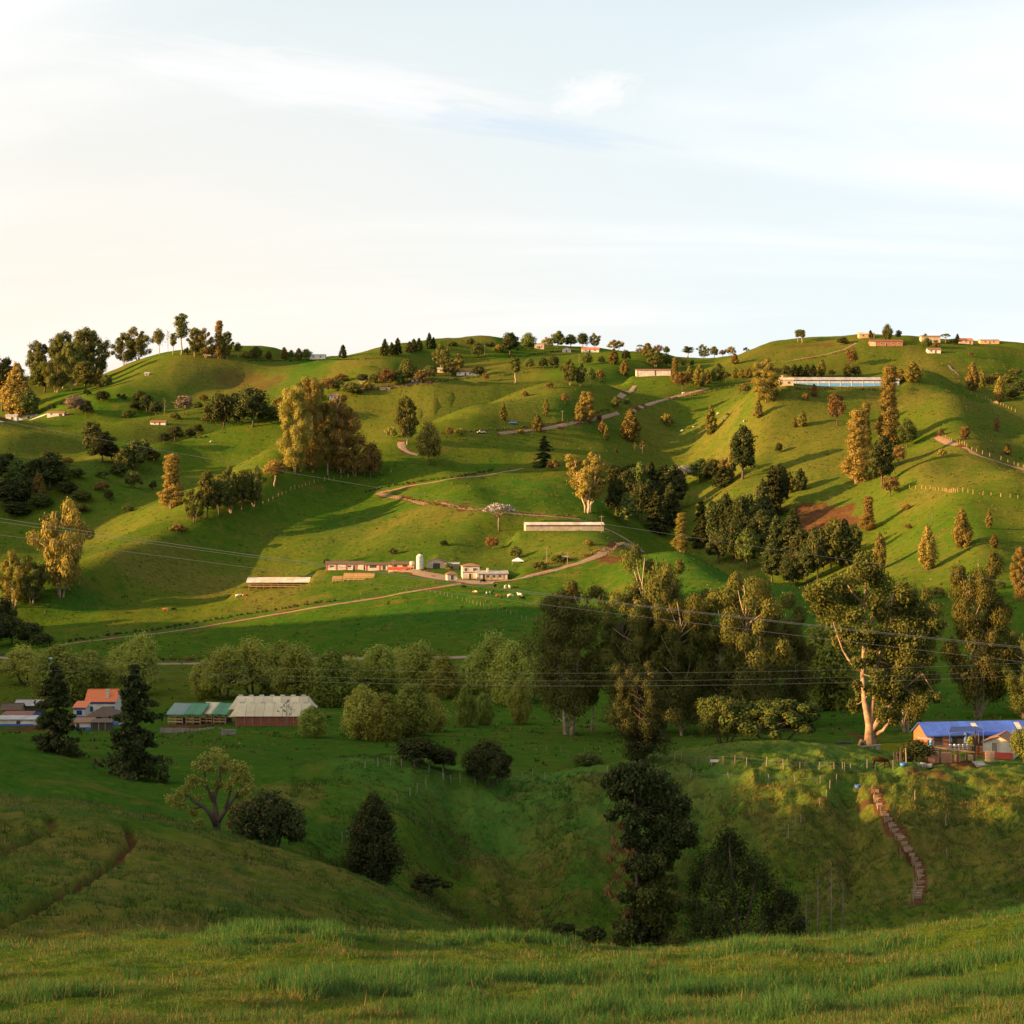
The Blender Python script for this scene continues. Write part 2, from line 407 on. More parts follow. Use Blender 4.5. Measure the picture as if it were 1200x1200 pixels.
# unseen ridge beyond the left edge, heights shaped to lay the evening shadow
SHADE_RIDGE = np.array([(-90,-500,10),(-170,-190,12),(-200,-40,15),(-214,0,26),(-224,60,42),(-231,90,40),(-240,130,27),(-262,200,30),(-292,275,46),(-318,335,80),(-350,450,72),(-400,545,32),(-450,640,0),(-500,740,20),(-520,840,85),(-530,960,95),(-545,1100,40),(-560,1260,-10)], float)
def shade_ridge_z(x, y):
    best = np.full(np.shape(x), 1e9); hh = np.zeros(np.shape(x))
    for a, b in zip(SHADE_RIDGE[:-1], SHADE_RIDGE[1:]):
        ab = b[:2] - a[:2]; t = np.clip(((x - a[0]) * ab[0] + (y - a[1]) * ab[1]) / (ab @ ab), 0, 1)
        d = np.hypot(x - a[0] - t*ab[0], y - a[1] - t*ab[1]); h = a[2] + t * (b[2] - a[2])
        k = d < best; best = np.where(k, d, best); hh = np.where(k, h, hh)
    w = np.clip(60 + 0.11 * y, 45, 120)
    return -45 + (hh + 45 + 9*fbm(x/38, y/38, 77)) * np.exp(-(best / w)**2)

SPURS = []
def land(px, D):
    """height of the ground over arrays of bearing px (n columns) and distance D (m rows) -> (m,n)"""
    A = herm(np.log(D), np.log(LV), TB)                       # (m, 17)
    P = herm(np.clip(px, COLS[0], COLS[-1]), np.array(COLS, float), A.T).T    # (m, n)
    for (cx, cd, wx, wd, a) in KNOLLS:
        P = P + a * np.exp(-((px[None, :] - cx) / wx)**2) * np.exp(-((np.log(D)[:, None] - math.log(cd)) / wd)**2)
    Dm = D[:, None]
    u = px[None, :]; v = F * np.log(D)[:, None]
    for pts, wl, wr, amp in SPURS:                            # long spurs: gentle flank to the left, steeper one to the right
        best = np.full(P.shape, 1e9); sd = np.zeros(P.shape)
        for (ax, ay), (bx, by) in zip(pts[:-1], pts[1:]):
            ex, ey = bx - ax, by - ay; L = math.hypot(ex, ey)
            t = np.clip(((u - ax) * ex + (v - ay) * ey) / (L*L), 0, 1)
            d = np.hypot(u - ax - t*ex, v - ay - t*ey)
            side = ((u - ax) * abs(ey) - (v - ay) * ex * (1 if ey >= 0 else -1)) / L
            k = d < best; best = np.where(k, d, best); sd = np.where(k, side, sd)
        P = P - 1.8 * amp * np.exp(-(best / (wl + (wr - wl) * sstep(-45, 45, sd)))**2)
    Z = (600 - P) / F * Dm
    X = (px[None, :] - 600) / F * Dm; Y = np.broadcast_to(Dm, X.shape)
    far = sstep(450, 900, Dm)
    Z = Z + far * (4.5 * fbm(X/110, Y/140, 3, 3) + 2.0 * fbm(X/42, Y/60, 14, 2))
    A_ = (X + 0.8 * Y); B_ = (X - 0.8 * Y)                   # folds running down towards the left
    Z = Z + sstep(560, 800, Dm) * (1 - 0.6 * sstep(1150, 1400, Dm)) * (13.0 * fbm(B_/120 + 0.35*vnoise(X/160, Y/160, 62), A_/420, 61, 2) + 4.5 * fbm(B_/48, A_/150, 66, 2)) + sstep(60, 120, Dm) * 0.55 * fbm(X/17, Y/17, 5, 3)
    Z = Z + sstep(300, 700, Dm) * 0.5 * fbm(X/9, Y/14, 25, 2)
    near = 1 - sstep(45, 80, Dm)
    Z = Z + near * (0.28 * fbm(X/4.5, Y/4.5, 6, 3) + 0.10 * fbm(X/0.9, Y/0.9, 8, 2)) * sstep(4, 14, Dm)
    mid = sstep(48, 70, Dm) * (1 - sstep(255, 285, Dm))
    hum = np.abs(fbm(X/4.6 + 0.6*vnoise(X/9, Y/9, 4), Y/3.4, 9, 3)); hum2 = np.abs(fbm(X/1.9, Y/1.5, 19, 2))
    slope = sstep(112, 140, Dm) * (1 - sstep(228, 262, Dm)) * sstep(430, 620, px)[None, :]
    Z = Z + mid * ((0.45 + 1.6 * slope) * (0.42 - 1.5 * hum) + (0.30 + 0.45 * slope) * (0.30 - 1.1 * hum2)) * sstep(50, 66, Dm)
    Z = Z + mid * 0.10 * fbm(X/0.9, Y/0.9, 10, 2)
    off = sstep(-60, -500, px)[None, :]
    Z = np.where(off > 0, Z * (1 - off) + off * np.maximum(Z, shade_ridge_z(X, Y)), Z)
    return X, Y, Z

def grow(a, step, n, g=1.13):
    out = [];
    for i in range(n):
        a = a + step; step *= g; out.append(a)
    return out
pxs = list(np.arange(-120, 1321, 2.6))
PX = np.array(grow(pxs[0], -4, 44)[::-1] + pxs + grow(pxs[-1], 4, 44))
DD = np.array(list(np.exp(np.arange(math.log(2.5), math.log(17.9), 0.06))) + list(np.exp(np.arange(math.log(18), math.log(60), 0.008))) + list(np.exp(np.arange(math.log(60), math.log(285), 0.0048))) + list(np.exp(np.arange(math.log(285), math.log(3200), 0.0085))))
DC = np.exp(np.arange(math.log(400), math.log(1700), 0.01))
def spur(pix, wl, wr, amp):
    out = []
    for (a, b) in pix:
        c = herm(np.log(DC), np.log(LV), TB)
        c = herm(np.array([float(a)]), np.array(COLS, float), c.T)[0]
        k = np.nonzero(c <= b)[0]; D = DC[k[0]] if len(k) else DC[int(np.argmin(c))]
        out.append((a, F * math.log(D)))
    SPURS.append((out, wl, wr, amp))
spur([(300, 424), (240, 440), (150, 475)], 90, 32, 9)
spur([(470, 470), (330, 502), (200, 535), (60, 575)], 110, 55, 13)
spur([(345, 560), (310, 590), (190, 650), (70, 700)], 80, 40, 18)
spur([(760, 428), (650, 455), (560, 466), (440, 460)], 80, 45, 9)
spur([(500, 560), (560, 610), (520, 640)], 70, 40, 8)
spur([(700, 470), (640, 490), (560, 505)], 60, 35, 8)
spur([(930, 455), (880, 520), (850, 590)], 60, 40, 10)
spur([(1090, 450), (1120, 520), (1180, 590)], 60, 40, 9)
spur([(1050, 540), (1110, 600), (1160, 680)], 50, 40, 8)
spur([(560, 410), (480, 425), (420, 455)], 70, 40, 9)
GX, GY, GZ = land(PX, DD)

GP = 600 - GZ / GY * F                                       # image row of every ground vertex
LNDD = np.log(DD)

def col_at(px):
    i = int(np.clip(np.searchsorted(PX, px) - 1, 0, len(PX) - 2)); t = (px - PX[i]) / (PX[i+1] - PX[i])
    return i, float(np.clip(t, 0, 1))
def ground(x, y):
    """height of the ground at a point in front of the camera"""
    px = 600 + F * x / y; i, t = col_at(px)
    r = int(np.clip(np.searchsorted(DD, y) - 1, 0, len(DD) - 2)); s = float(np.clip((y - DD[r]) / (DD[r+1] - DD[r]), 0, 1))
    a = GZ[r, i] * (1-t) + GZ[r, i+1] * t; b = GZ[r+1, i] * (1-t) + GZ[r+1, i+1] * t
    return float(a * (1-s) + b * s)
def at(px, py, dmin=20.0, dmax=1800):
    """the first ground, going away from dmin, seen at bearing px and row py"""
    i, t = col_at(px)
    c = GP[:, i] * (1-t) + GP[:, i+1] * t
    r0 = int(np.searchsorted(DD, dmin)); r1 = int(np.searchsorted(DD, dmax))
    k = np.nonzero(c[r0:r1] <= py)[0]
    if len(k) == 0:
        r = r0 + int(np.argmin(c[r0:r1])); D = DD[r]
    else:
        r = r0 + int(k[0])
        if r == r0: D = DD[r]
        else:
            s = (c[r-1] - py) / max(1e-6, c[r-1] - c[r]); D = DD[r-1] + min(1, max(0, s)) * (DD[r] - DD[r-1])
    x = (px - 600) / F * D
    return Vector((x, D, ground(x, D)))

def pad(px, py, wpx, depth, dmin=20.0, dmax=1800, rz=0.0, z=None):
    """level the ground under a building, with sloping edges"""
    p = at(px, py, dmin, dmax); w = wpx / F * p.y / 2 + 1.0
    c, s_ = math.cos(-rz), math.sin(-rz)
    X = (GX - p.x) * c - (GY - p.y) * s_; Y = (GX - p.x) * s_ + (GY - p.y) * c
    d = np.maximum(np.maximum(np.abs(X) - w, 0), np.maximum(np.maximum(-1.2 - Y, Y - depth - 1.0), 0))
    k = 1 - sstep(0, max(2.5, depth * 0.7), d)
    GZ[:] = GZ * (1 - k) + k * (p.z if z is None else z)
    GP[:] = 600 - GZ / GY * F
for q in [(662, 622, 96, 8, 600, 790, .10), (326, 688, 74, 10, 560, 790), (435, 668, 120, 6, 600, 790), (511, 666, 44, 7, 600, 790), (560, 680, 66, 8, 600, 790),
          (985, 453, 142, 11), (766, 440.5, 44, 10), (320, 852, 100, 14, 330, 560), (230, 852, 80, 5, 330, 560), (110, 850, 52, 14, 330, 560), (22, 848, 60, 10, 330, 560),
          (1150, 886, 120, 16, 215, 290, .1), (1039, 405, 40, 8), (1091, 402, 24, 8), (1160, 403, 26, 8), (548, 440, 30, 8), (692, 413, 24, 8)]:
    pad(*q)

# ------------------------------------------------------------------ ground cover masks
NR, NC = GX.shape
soil = np.zeros((NR, NC)); dry = np.zeros((NR, NC)); lush_shade = np.zeros((NR, NC)); crest_skylight = np.zeros((NR, NC)); rough = np.zeros((NR, NC))  # some masks also carry sun
VIS = None
def blob(mask, px, py, rx, ry, val=1.0, dmin=20.0, wob=0.5):
    """a patch of other ground round the spot at (px, py); its half sizes in picture rows and columns"""
    a = at(px, py, dmin); b1 = at(px, py + ry, dmin); b2 = at(px, py - ry, dmin)
    if abs(b2.y - a.y) > 0.35 * a.y: b2 = Vector((a.x, a.y + abs(a.y - b1.y), 0))
    hx = rx / F * a.y; hy = max(1.0, abs(b2.y - b1.y) / 2)
    r = np.hypot((GX - a.x) / hx, (GY - a.y) / hy)
    n = fbm(GX / (hx * 0.55), GY / (hy * 0.55), int(px + py) % 97, 4)
    w = 1 - sstep(0.6, 1.1, r + wob * n)
    mask[:] = np.maximum(mask, w * val)
def line_pts(pix, dmin=20.0, n=24, dmax=1800):
    out = []
    for (a, b), (c, d) in zip(pix[:-1], pix[1:]):
        m = max(2, int(math.hypot(c - a, d - b) / n))
        for i in range(m):
            t = i / m; out.append(at(a + (c - a)*t, b + (d - b)*t, dmin, dmax))
    out.append(at(*pix[-1], dmin, dmax))
    return out
def streak(mask, pts, width, val=1.0, z=0.0, wob=0.35):
    """along a path: bared soil (or dry grass) of that width, the ground worn down by z"""
    P = np.array([(p.x, p.y) for p in pts])
    best = np.full((NR, NC), 1e9)
    ylo, yhi = P[:, 1].min() - 4*width, P[:, 1].max() + 4*width
    r0, r1 = np.searchsorted(DD, ylo), np.searchsorted(DD, yhi)
    x = GX[r0:r1]; y = GY[r0:r1]; bs = np.full(x.shape, 1e9)
    for a, b in zip(P[:-1], P[1:]):
        ab = b - a; L2 = ab @ ab + 1e-9
        t = np.clip(((x - a[0]) * ab[0] + (y - a[1]) * ab[1]) / L2, 0, 1)
        bs = np.minimum(bs, np.hypot(x - a[0] - t*ab[0], y - a[1] - t*ab[1]))
    n = fbm(x / (2.5*width), y / (2.5*width), 41, 3)
    w = 1 - sstep(0.35, 1.0, bs / width + wob * n)
    mask[r0:r1] = np.maximum(mask[r0:r1], w * val)
    if z: GZ[r0:r1] -= z * w
# cattle tracks worn into the near hillside
streak(soil, line_pts([(150, 968), (155, 985), (135, 1012), (95, 1035), (50, 1058), (0, 1085), (-40, 1100)], 60, 12), 0.42, 0.50, 0.40)
streak(soil, line_pts([(60, 955), (62, 968), (30, 985), (0, 1000)], 60, 12), 0.5, 0.42, 0.3)
GP[:] = 600 - GZ / GY * F
for q in [(965, 618, 46, 24), (950, 600, 30, 10)]: blob(soil, *q, 0.95)
for q in [(790, 520, 45, 14), (745, 575, 20, 6), (215, 1000, 18, 6)]: blob(dry, *q, 0.55)
for q in [(840, 500, 42, 16), (860, 520, 36, 14), (830, 540, 30, 10), (1110, 560, 60, 22), (1180, 545, 30, 14), (1060, 470, 50, 14),
          (265, 445, 60, 20), (240, 437, 50, 14), (300, 455, 40, 16), (280, 438, 40, 10), (945, 408, 60, 8), (690, 645, 60, 10), (640, 660, 30, 6),
          (555, 600, 60, 8), (480, 605, 70, 8), (200, 655, 60, 12), (230, 690, 120, 16), (330, 705, 60, 10), (400, 440, 60, 8),
          (1010, 1010, 70, 60), (920, 960, 70, 36), (1060, 1040, 40, 40), (1140, 1010, 80, 50), (860, 925, 60, 16), (600, 1040, 60, 40),  # olive on the hummocky slope also stands in for weak warm sun
          (100, 1000, 120, 40), (300, 1040, 150, 40), (640, 1000, 50, 30), (560, 430, 60, 6), (545, 398, 60, 5), (1090, 430, 40, 6), (1010, 640, 10, 4),
          (330, 930, 60, 14), (330, 690, 50, 8), (1100, 905, 40, 10), (300, 838, 90, 5)]:
    blob(dry, *q, 0.85, wob=0.9)
blob(soil, 272, 447, 46, 15, 0.36, wob=0.8); blob(soil, 310, 452, 24, 12, 0.36, wob=0.8); blob(soil, 945, 406, 40, 5, 0.42, wob=0.8)
for q in [(800, 650, 120, 14), (900, 690, 80, 12), (640, 575, 80, 16), (560, 720, 160, 30), (600, 880, 120, 14), (880, 880, 110, 8), (450, 905, 80, 10),
          (300, 875, 120, 12), (60, 885, 90, 18), (360, 430, 60, 12), (640, 470, 120, 10), (620, 920, 110, 14), (430, 620, 90, 20), (1000, 850, 90, 14), (90, 700, 60, 20)]:
    blob(lush_shade, *q, 0.9, wob=0.9)
blob(soil, 1112, 893, 40, 6, 0.8, wob=0.6); blob(soil, 1085, 905, 26, 5, 0.5, wob=0.8)
blob(soil, 1012, 945, 18, 12, 0.45, wob=0.8); blob(soil, 60, 852, 60, 5, 0.5, 300, wob=0.6); blob(soil, 225, 850, 46, 4, 0.6, 300, wob=0.6)
blob(soil, 720, 655, 26, 6, 0.55); blob(soil, 1020, 868, 14, 4, 0.5)
PXG = 600 + F * GX / GY
dry[:] = np.maximum(dry, 0.8 * np.clip(0.45 + 1.1 * fbm(GX/38, GY/60, 97, 4), 0, 1) * sstep(560, 640, GY) * sstep(760, 900, PXG))  # yellow of low sun on the right hill, put into the grass colour
dry[:] = np.maximum(dry, 0.6 * np.clip(0.25 + 1.3 * fbm(GX/45, GY/80, 98, 4), 0, 1) * sstep(640, 760, GY))
dry[:] *= 1 - 0.8 * (1 - sstep(45, 50, GY))
nearhill = sstep(48, 56, GY) * (1 - sstep(116, 126, GY)) * (1 - sstep(640, 800, PXG))
dry[:] = np.maximum(dry, nearhill * np.clip(0.62 + 0.8 * fbm(GX/7, GY/7, 91, 4), 0, 1))
lush_shade[:] = np.maximum(lush_shade * (1 - nearhill), 0.8 * sstep(122, 130, GY) * (1 - sstep(320, 380, GY)) * (1 - sstep(300, 520, PXG)))
crest_skylight[:] = sstep(205, 240, GY + 14 * fbm(GX/12, GY/12, 95, 3)) * (1 - sstep(268, 285, GY)) * sstep(370, 420, PXG) * np.clip(0.75 + 0.8 * fbm(GX/6, GY/6, 96, 3), 0, 1)  # paler band: sky light on the near crest put into the colour
dry[:] *= 1 - 0.7 * crest_skylight
lush_shade[:] = np.maximum(lush_shade, 0.7 * sstep(290, 310, GY) * (1 - sstep(420, 520, GY)))  # valley floor behind the crest darkened, its shade put into the colour
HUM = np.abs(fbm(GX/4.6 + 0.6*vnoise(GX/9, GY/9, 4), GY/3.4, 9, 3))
dry[:] = np.maximum(dry, 0.55 * sstep(0.30, 0.02, HUM) * sstep(120, 150, GY) * (1 - sstep(255, 275, GY)) * sstep(560, 760, 600 + F*GX/GY))  # hummock tops tinted drier, so light-dark relief is put into the colour
rough[:] = sstep(50, 75, GY) * (1 - sstep(262, 290, GY))

# ------------------------------------------------------------------ ground material
def grass_material(name, near=False):
    m, n, l = new_mat(name)
    out = n.new('ShaderNodeOutputMaterial'); bs = n.new('ShaderNodeBsdfDiffuse')
    geo = n.new('ShaderNodeNewGeometry')
    def noise(scale, detail=6, rough=0.6, sc=(1, 1, 1), dist=0.0):
        mp = n.new('ShaderNodeMapping'); mp.inputs['Scale'].default_value = sc; l.new(geo.outputs['Position'], mp.inputs[0])
        t = n.new('ShaderNodeTexNoise'); t.inputs['Scale'].default_value = scale; t.inputs['Detail'].default_value = detail
        t.inputs['Roughness'].default_value = rough; t.inputs['Distortion'].default_value = dist
        l.new(mp.outputs[0], t.inputs['Vector']); return t.outputs['Fac']
    def rng_(v, a, b, c=0.0, d=1.0, sm=True):
        r = n.new('ShaderNodeMapRange'); r.interpolation_type = 'SMOOTHSTEP' if sm else 'LINEAR'
        l.new(v, r.inputs['Value']); r.inputs['From Min'].default_value = a; r.inputs['From Max'].default_value = b
        r.inputs['To Min'].default_value = c; r.inputs['To Max'].default_value = d; return r.outputs[0]
    def mixc(f, a, b):
        x = n.new('ShaderNodeMix'); x.data_type = 'RGBA'
        if hasattr(f, 'default_value') or not isinstance(f, float): l.new(f, x.inputs['Factor'])
        else: x.inputs['Factor'].default_value = f
        for s_, v in (('A', a), ('B', b)):
            if isinstance(v, tuple): x.inputs[s_].default_value = (*v, 1)
            else: l.new(v, x.inputs[s_])
        return x.outputs['Result']
    def attr(nm):
        a = n.new('ShaderNodeAttribute'); a.attribute_name = nm; return a.outputs['Fac']
    def mul(a, b):
        x = n.new('ShaderNodeMath'); x.operation = 'MULTIPLY'; l.new(a, x.inputs[0])
        if isinstance(b, float): x.inputs[1].default_value = b
        else: l.new(b, x.inputs[1])
        return x.outputs[0]
    big = noise(0.012, 4, 0.6); mid = noise(0.07, 6, 0.65, (1, 1, 1), 0.6); fine = noise(0.55, 8, 0.7); tuft = noise(1.9, 5, 0.75)
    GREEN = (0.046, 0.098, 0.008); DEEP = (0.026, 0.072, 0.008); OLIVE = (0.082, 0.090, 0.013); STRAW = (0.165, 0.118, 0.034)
    vm_ = n.new('ShaderNodeMapping'); vm_.inputs['Scale'].default_value = (1, 0.55, 0.0); vm_.inputs['Rotation'].default_value = (0, 0, 0.6); l.new(geo.outputs['Position'], vm_.inputs[0])
    vo = n.new('ShaderNodeTexVoronoi'); vo.inputs['Scale'].default_value = 0.0125; l.new(vm_.outputs[0], vo.inputs['Vector'])     # paddocks, grazed to different lengths
    sx = n.new('ShaderNodeSeparateColor'); l.new(vo.outputs['Color'], sx.inputs[0])
    c = mixc(rng_(big, 0.38, 0.62), GREEN, (0.064, 0.102, 0.009))
    c = mixc(mul(rng_(sx.outputs[0], 0.45, 0.9), 0.55), c, OLIVE)
    c = mixc(mul(rng_(sx.outputs[1], 0.5, 0.95), 0.6), c, (0.030, 0.085, 0.008))
    c = mixc(mul(rng_(mid, 0.50, 0.72), 0.6), c, OLIVE)
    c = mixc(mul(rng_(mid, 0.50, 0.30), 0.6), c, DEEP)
    c = mixc(mul(attr('lush_shade'), 0.75), c, (0.026, 0.086, 0.010))
    c = mixc(mul(attr('crest_skylight'), 0.8), c, (0.080, 0.160, 0.030))  # painted sky light along the crest
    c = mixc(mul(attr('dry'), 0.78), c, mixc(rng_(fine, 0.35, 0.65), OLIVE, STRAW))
    c = mixc(mul(rng_(fine, 0.54, 0.70), 0.6), c, (0.115, 0.115, 0.025))
    c = mixc(mul(rng_(fine, 0.47, 0.30), 0.7), c, (0.022, 0.052, 0.008))
    c = mixc(mul(rng_(tuft, 0.52, 0.36), 0.35), c, (0.020, 0.048, 0.008))
    s_col = mixc(rng_(fine, 0.35, 0.65), (0.060, 0.028, 0.013), (0.110, 0.052, 0.026))
    ms = n.new('ShaderNodeMath'); ms.operation = 'MULTIPLY_ADD'; l.new(attr('soil'), ms.inputs[0]); ms.inputs[1].default_value = 1.5; ms.inputs[2].default_value = -0.55
    ad = n.new('ShaderNodeMath'); ad.operation = 'ADD'; l.new(ms.outputs[0], ad.inputs[0]); l.new(fine, ad.inputs[1])
    c = mixc(rng_(ad.outputs[0], 0.25, 0.75), c, s_col)
    dots = noise(0.22, 5, 0.75); spots = noise(0.09, 3, 0.5, (1, 1, 1), 1.5)
    c = mixc(mul(rng_(dots, 0.52, 0.70), 0.55), c, (0.105, 0.100, 0.018))
    c = mixc(mul(rng_(dots, 0.47, 0.30), 0.65), c, (0.020, 0.052, 0.007))
    c = mixc(mul(rng_(spots, 0.56, 0.70), 0.45), c, (0.120, 0.092, 0.022))
    l.new(c, bs.inputs['Color'])
    b1 = n.new('ShaderNodeBump'); b1.inputs['Strength'].default_value = 0.7; b1.inputs['Distance'].default_value = 0.6
    l.new(fine, b1.inputs['Height'])
    b2 = n.new('ShaderNodeBump'); b2.inputs['Strength'].default_value = 0.5; b2.inputs['Distance'].default_value = 0.12
    l.new(tuft, b2.inputs['Height']); l.new(b1.outputs[0], b2.inputs['Normal'])
    l.new(b2.outputs[0], bs.inputs['Normal'])
    l.new(bs.outputs[0], out.inputs[0])
    return m
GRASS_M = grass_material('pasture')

def build_terrain():
    V = np.stack([GX, GY, GZ], -1).reshape(-1, 3)
    a = (np.arange(NR - 1)[:, None] * NC + np.arange(NC - 1)[None, :]).ravel()
    L = np.stack([a, a + 1, a + NC + 1, a + NC], 1).ravel()
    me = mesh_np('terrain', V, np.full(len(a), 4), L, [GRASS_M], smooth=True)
    for nm, arr in (('soil', soil), ('dry', dry), ('lush_shade', lush_shade), ('crest_skylight', crest_skylight)):
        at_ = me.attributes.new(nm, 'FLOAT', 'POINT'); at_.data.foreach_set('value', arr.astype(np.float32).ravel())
    o = obj('terrain', me); tag(o, kind='structure')
    # the hillside at the camera's back and the unseen ridge shaped to throw the evening shadow
    xs = np.arange(-900, 901, 12.0); ys = np.arange(-640, 421, 12.0)
    X, Y = np.meshgrid(xs, ys)
    base = -1.9 - 0.10 * np.minimum(Y, 0) * 0 + 0.16 * np.maximum(-Y, 0) - 0.11 * np.maximum(Y, 0) + 3 * fbm(X/80, Y/80, 50, 3)
    Z = np.maximum(base, shade_ridge_z(X, Y)) 
    ang = np.degrees(np.arctan2(np.abs(X), np.maximum(Y, 1e-6)))
    keep = (Y < 1.0) | (ang > 66)
    idx = np.arange(X.size).reshape(X.shape)
    q = np.stack([idx[:-1, :-1], idx[:-1, 1:], idx[1:, 1:], idx[1:, :-1]], -1).reshape(-1, 4)
    kf = keep.ravel()[q].all(1) 
    Zs = Z.copy(); nearc = np.exp(-(np.hypot(X, Y) / 45)**2); Zs = Zs * (1 - nearc) + nearc * (-2.2)
    me = mesh_np('hillside', np.stack([X, Y, Zs - 0.15], -1).reshape(-1, 3), np.full(int(kf.sum()), 4), q[kf].ravel(), [GRASS_M], smooth=True)
    o = obj('hillside', me); tag(o, kind='structure')

# ------------------------------------------------------------------ farm roads
ROAD_M = mat('gravel_road', (0.24, 0.16, 0.10), 0.95, 0.35, 0.5, 0.3)
DIRT_M = mat('dirt_track', (0.20, 0.125, 0.070), 0.95, 0.4, 0.7, 0.3)
CONC_M = mat('concrete_lane', (0.52, 0.47, 0.41), 0.9, 0.15, 0.5, 0.1)
def road(name, pix, width, m, dmin=20.0, lift=0.12, step=10, dmax=1800):
    pts = line_pts(pix, dmin, step, dmax)
    P = np.array([(p.x, p.y) for p in pts])
    for _ in range(3): P[1:-1] = 0.25*P[:-2] + 0.5*P[1:-1] + 0.25*P[2:]
    streak(soil, [Vector((a, b, 0)) for a, b in P], width * 0.85, 0.75)
    d = np.gradient(P, axis=0); d /= np.linalg.norm(d, axis=1)[:, None] + 1e-9
    nrm = np.stack([-d[:, 1], d[:, 0]], 1)
    V = []; f = []
    K = 5
    wob = [1 + 0.12 * math.sin(i * 1.3) + 0.08 * math.sin(i * 3.1) for i in range(len(P))]
    for i, (p, q) in enumerate(zip(P, nrm)):
        for kk in range(K):
            s_ = (kk / (K - 1) - 0.5) * width * wob[i]
            x, y = p + q * s_
            V.append((x, y, ground(x, y) + lift - (0.10 if kk in (0, K-1) else 0)))
    for i in range(len(P) - 1):
        for kk in range(K - 1):
            a = i*K + kk; f.append((a, a + 1, a + K + 1, a + K))
    me = bpy.data.meshes.new(name); me.from_pydata(V, [], f); me.materials.append(m)
    me.polygons.foreach_set('use_smooth', [True]*len(f)); me.update()
    if sum(p.normal.z for p in me.polygons) < 0: me.flip_normals()
    o = obj(name, me); tag(o, kind='structure'); return o
road('road', [(752, 620), (747, 632), (725, 643), (690, 657), (640, 670), (600, 680), (560, 682)], 3.8, ROAD_M, 600, dmax=780)
road('road', [(752, 622), (742, 618), (725, 615), (708, 614)], 4.5, ROAD_M, 600, dmax=780)
road('farmyard', [(580, 682), (545, 682), (505, 674), (470, 668), (440, 665)], 7.0, ROAD_M)
road('track', [(540, 684), (490, 692), (440, 701), (395, 708), (340, 717), (280, 727), (225, 737), (180, 743), (130, 748), (72, 756)], 1.9, DIRT_M)
road('road', [(-60, 770), (0, 770), (60, 777), (130, 778), (220, 778), (300, 774), (380, 772), (460, 772), (540, 770), (600, 768)], 4.0, ROAD_M)
road('track', [(612, 549), (600, 552), (560, 558), (510, 565), (470, 571), (445, 577)], 1.6, DIRT_M)
road('track', [(442, 578), (460, 581), (490, 588), (530, 594), (570, 598), (620, 603), (680, 608)], 2.6, DIRT_M)
road('track', [(470, 518), (469, 525), (478, 531), (490, 533)], 3.6, ROAD_M)
road('track', [(585, 508), (630, 503), (670, 497), (705, 490), (725, 484)], 2.4, ROAD_M)
road('track', [(742, 482), (760, 474), (780, 466), (800, 463), (830, 455)], 2.8, ROAD_M)
road('track', [(726, 466), (735, 460), (744, 452)], 3.2, ROAD_M)
road('track', [(1098, 512), (1112, 518), (1130, 527), (1150, 536), (1175, 543), (1205, 550), (1240, 556)], 3.0, DIRT_M)
road('track', [(915, 425), (940, 420), (970, 415), (990, 410), (1003, 402)], 2.2, DIRT_M)
road('track', [(1112, 428), (1118, 436), (1124, 440)], 1.6, DIRT_M)
road('track', [(505, 447), (470, 452), (440, 455), (420, 455)], 3.0, DIRT_M)
road('road', [(-30, 497), (0, 495), (30, 490), (55, 486), (78, 485)], 5.0, CONC_M)

_path = line_pts([(1026, 924), (1029, 940), (1036, 953), (1045, 966), (1055, 981), (1065, 996), (1074, 1010), (1080, 1024), (1080, 1038), (1075, 1052), (1064, 1072), (1055, 1088)], 185, 4, 262)
streak(soil, _path, 1.0, 0.9, wob=0.7); streak(dry, _path, 3.0, 0.9, wob=0.8)
build_terrain()
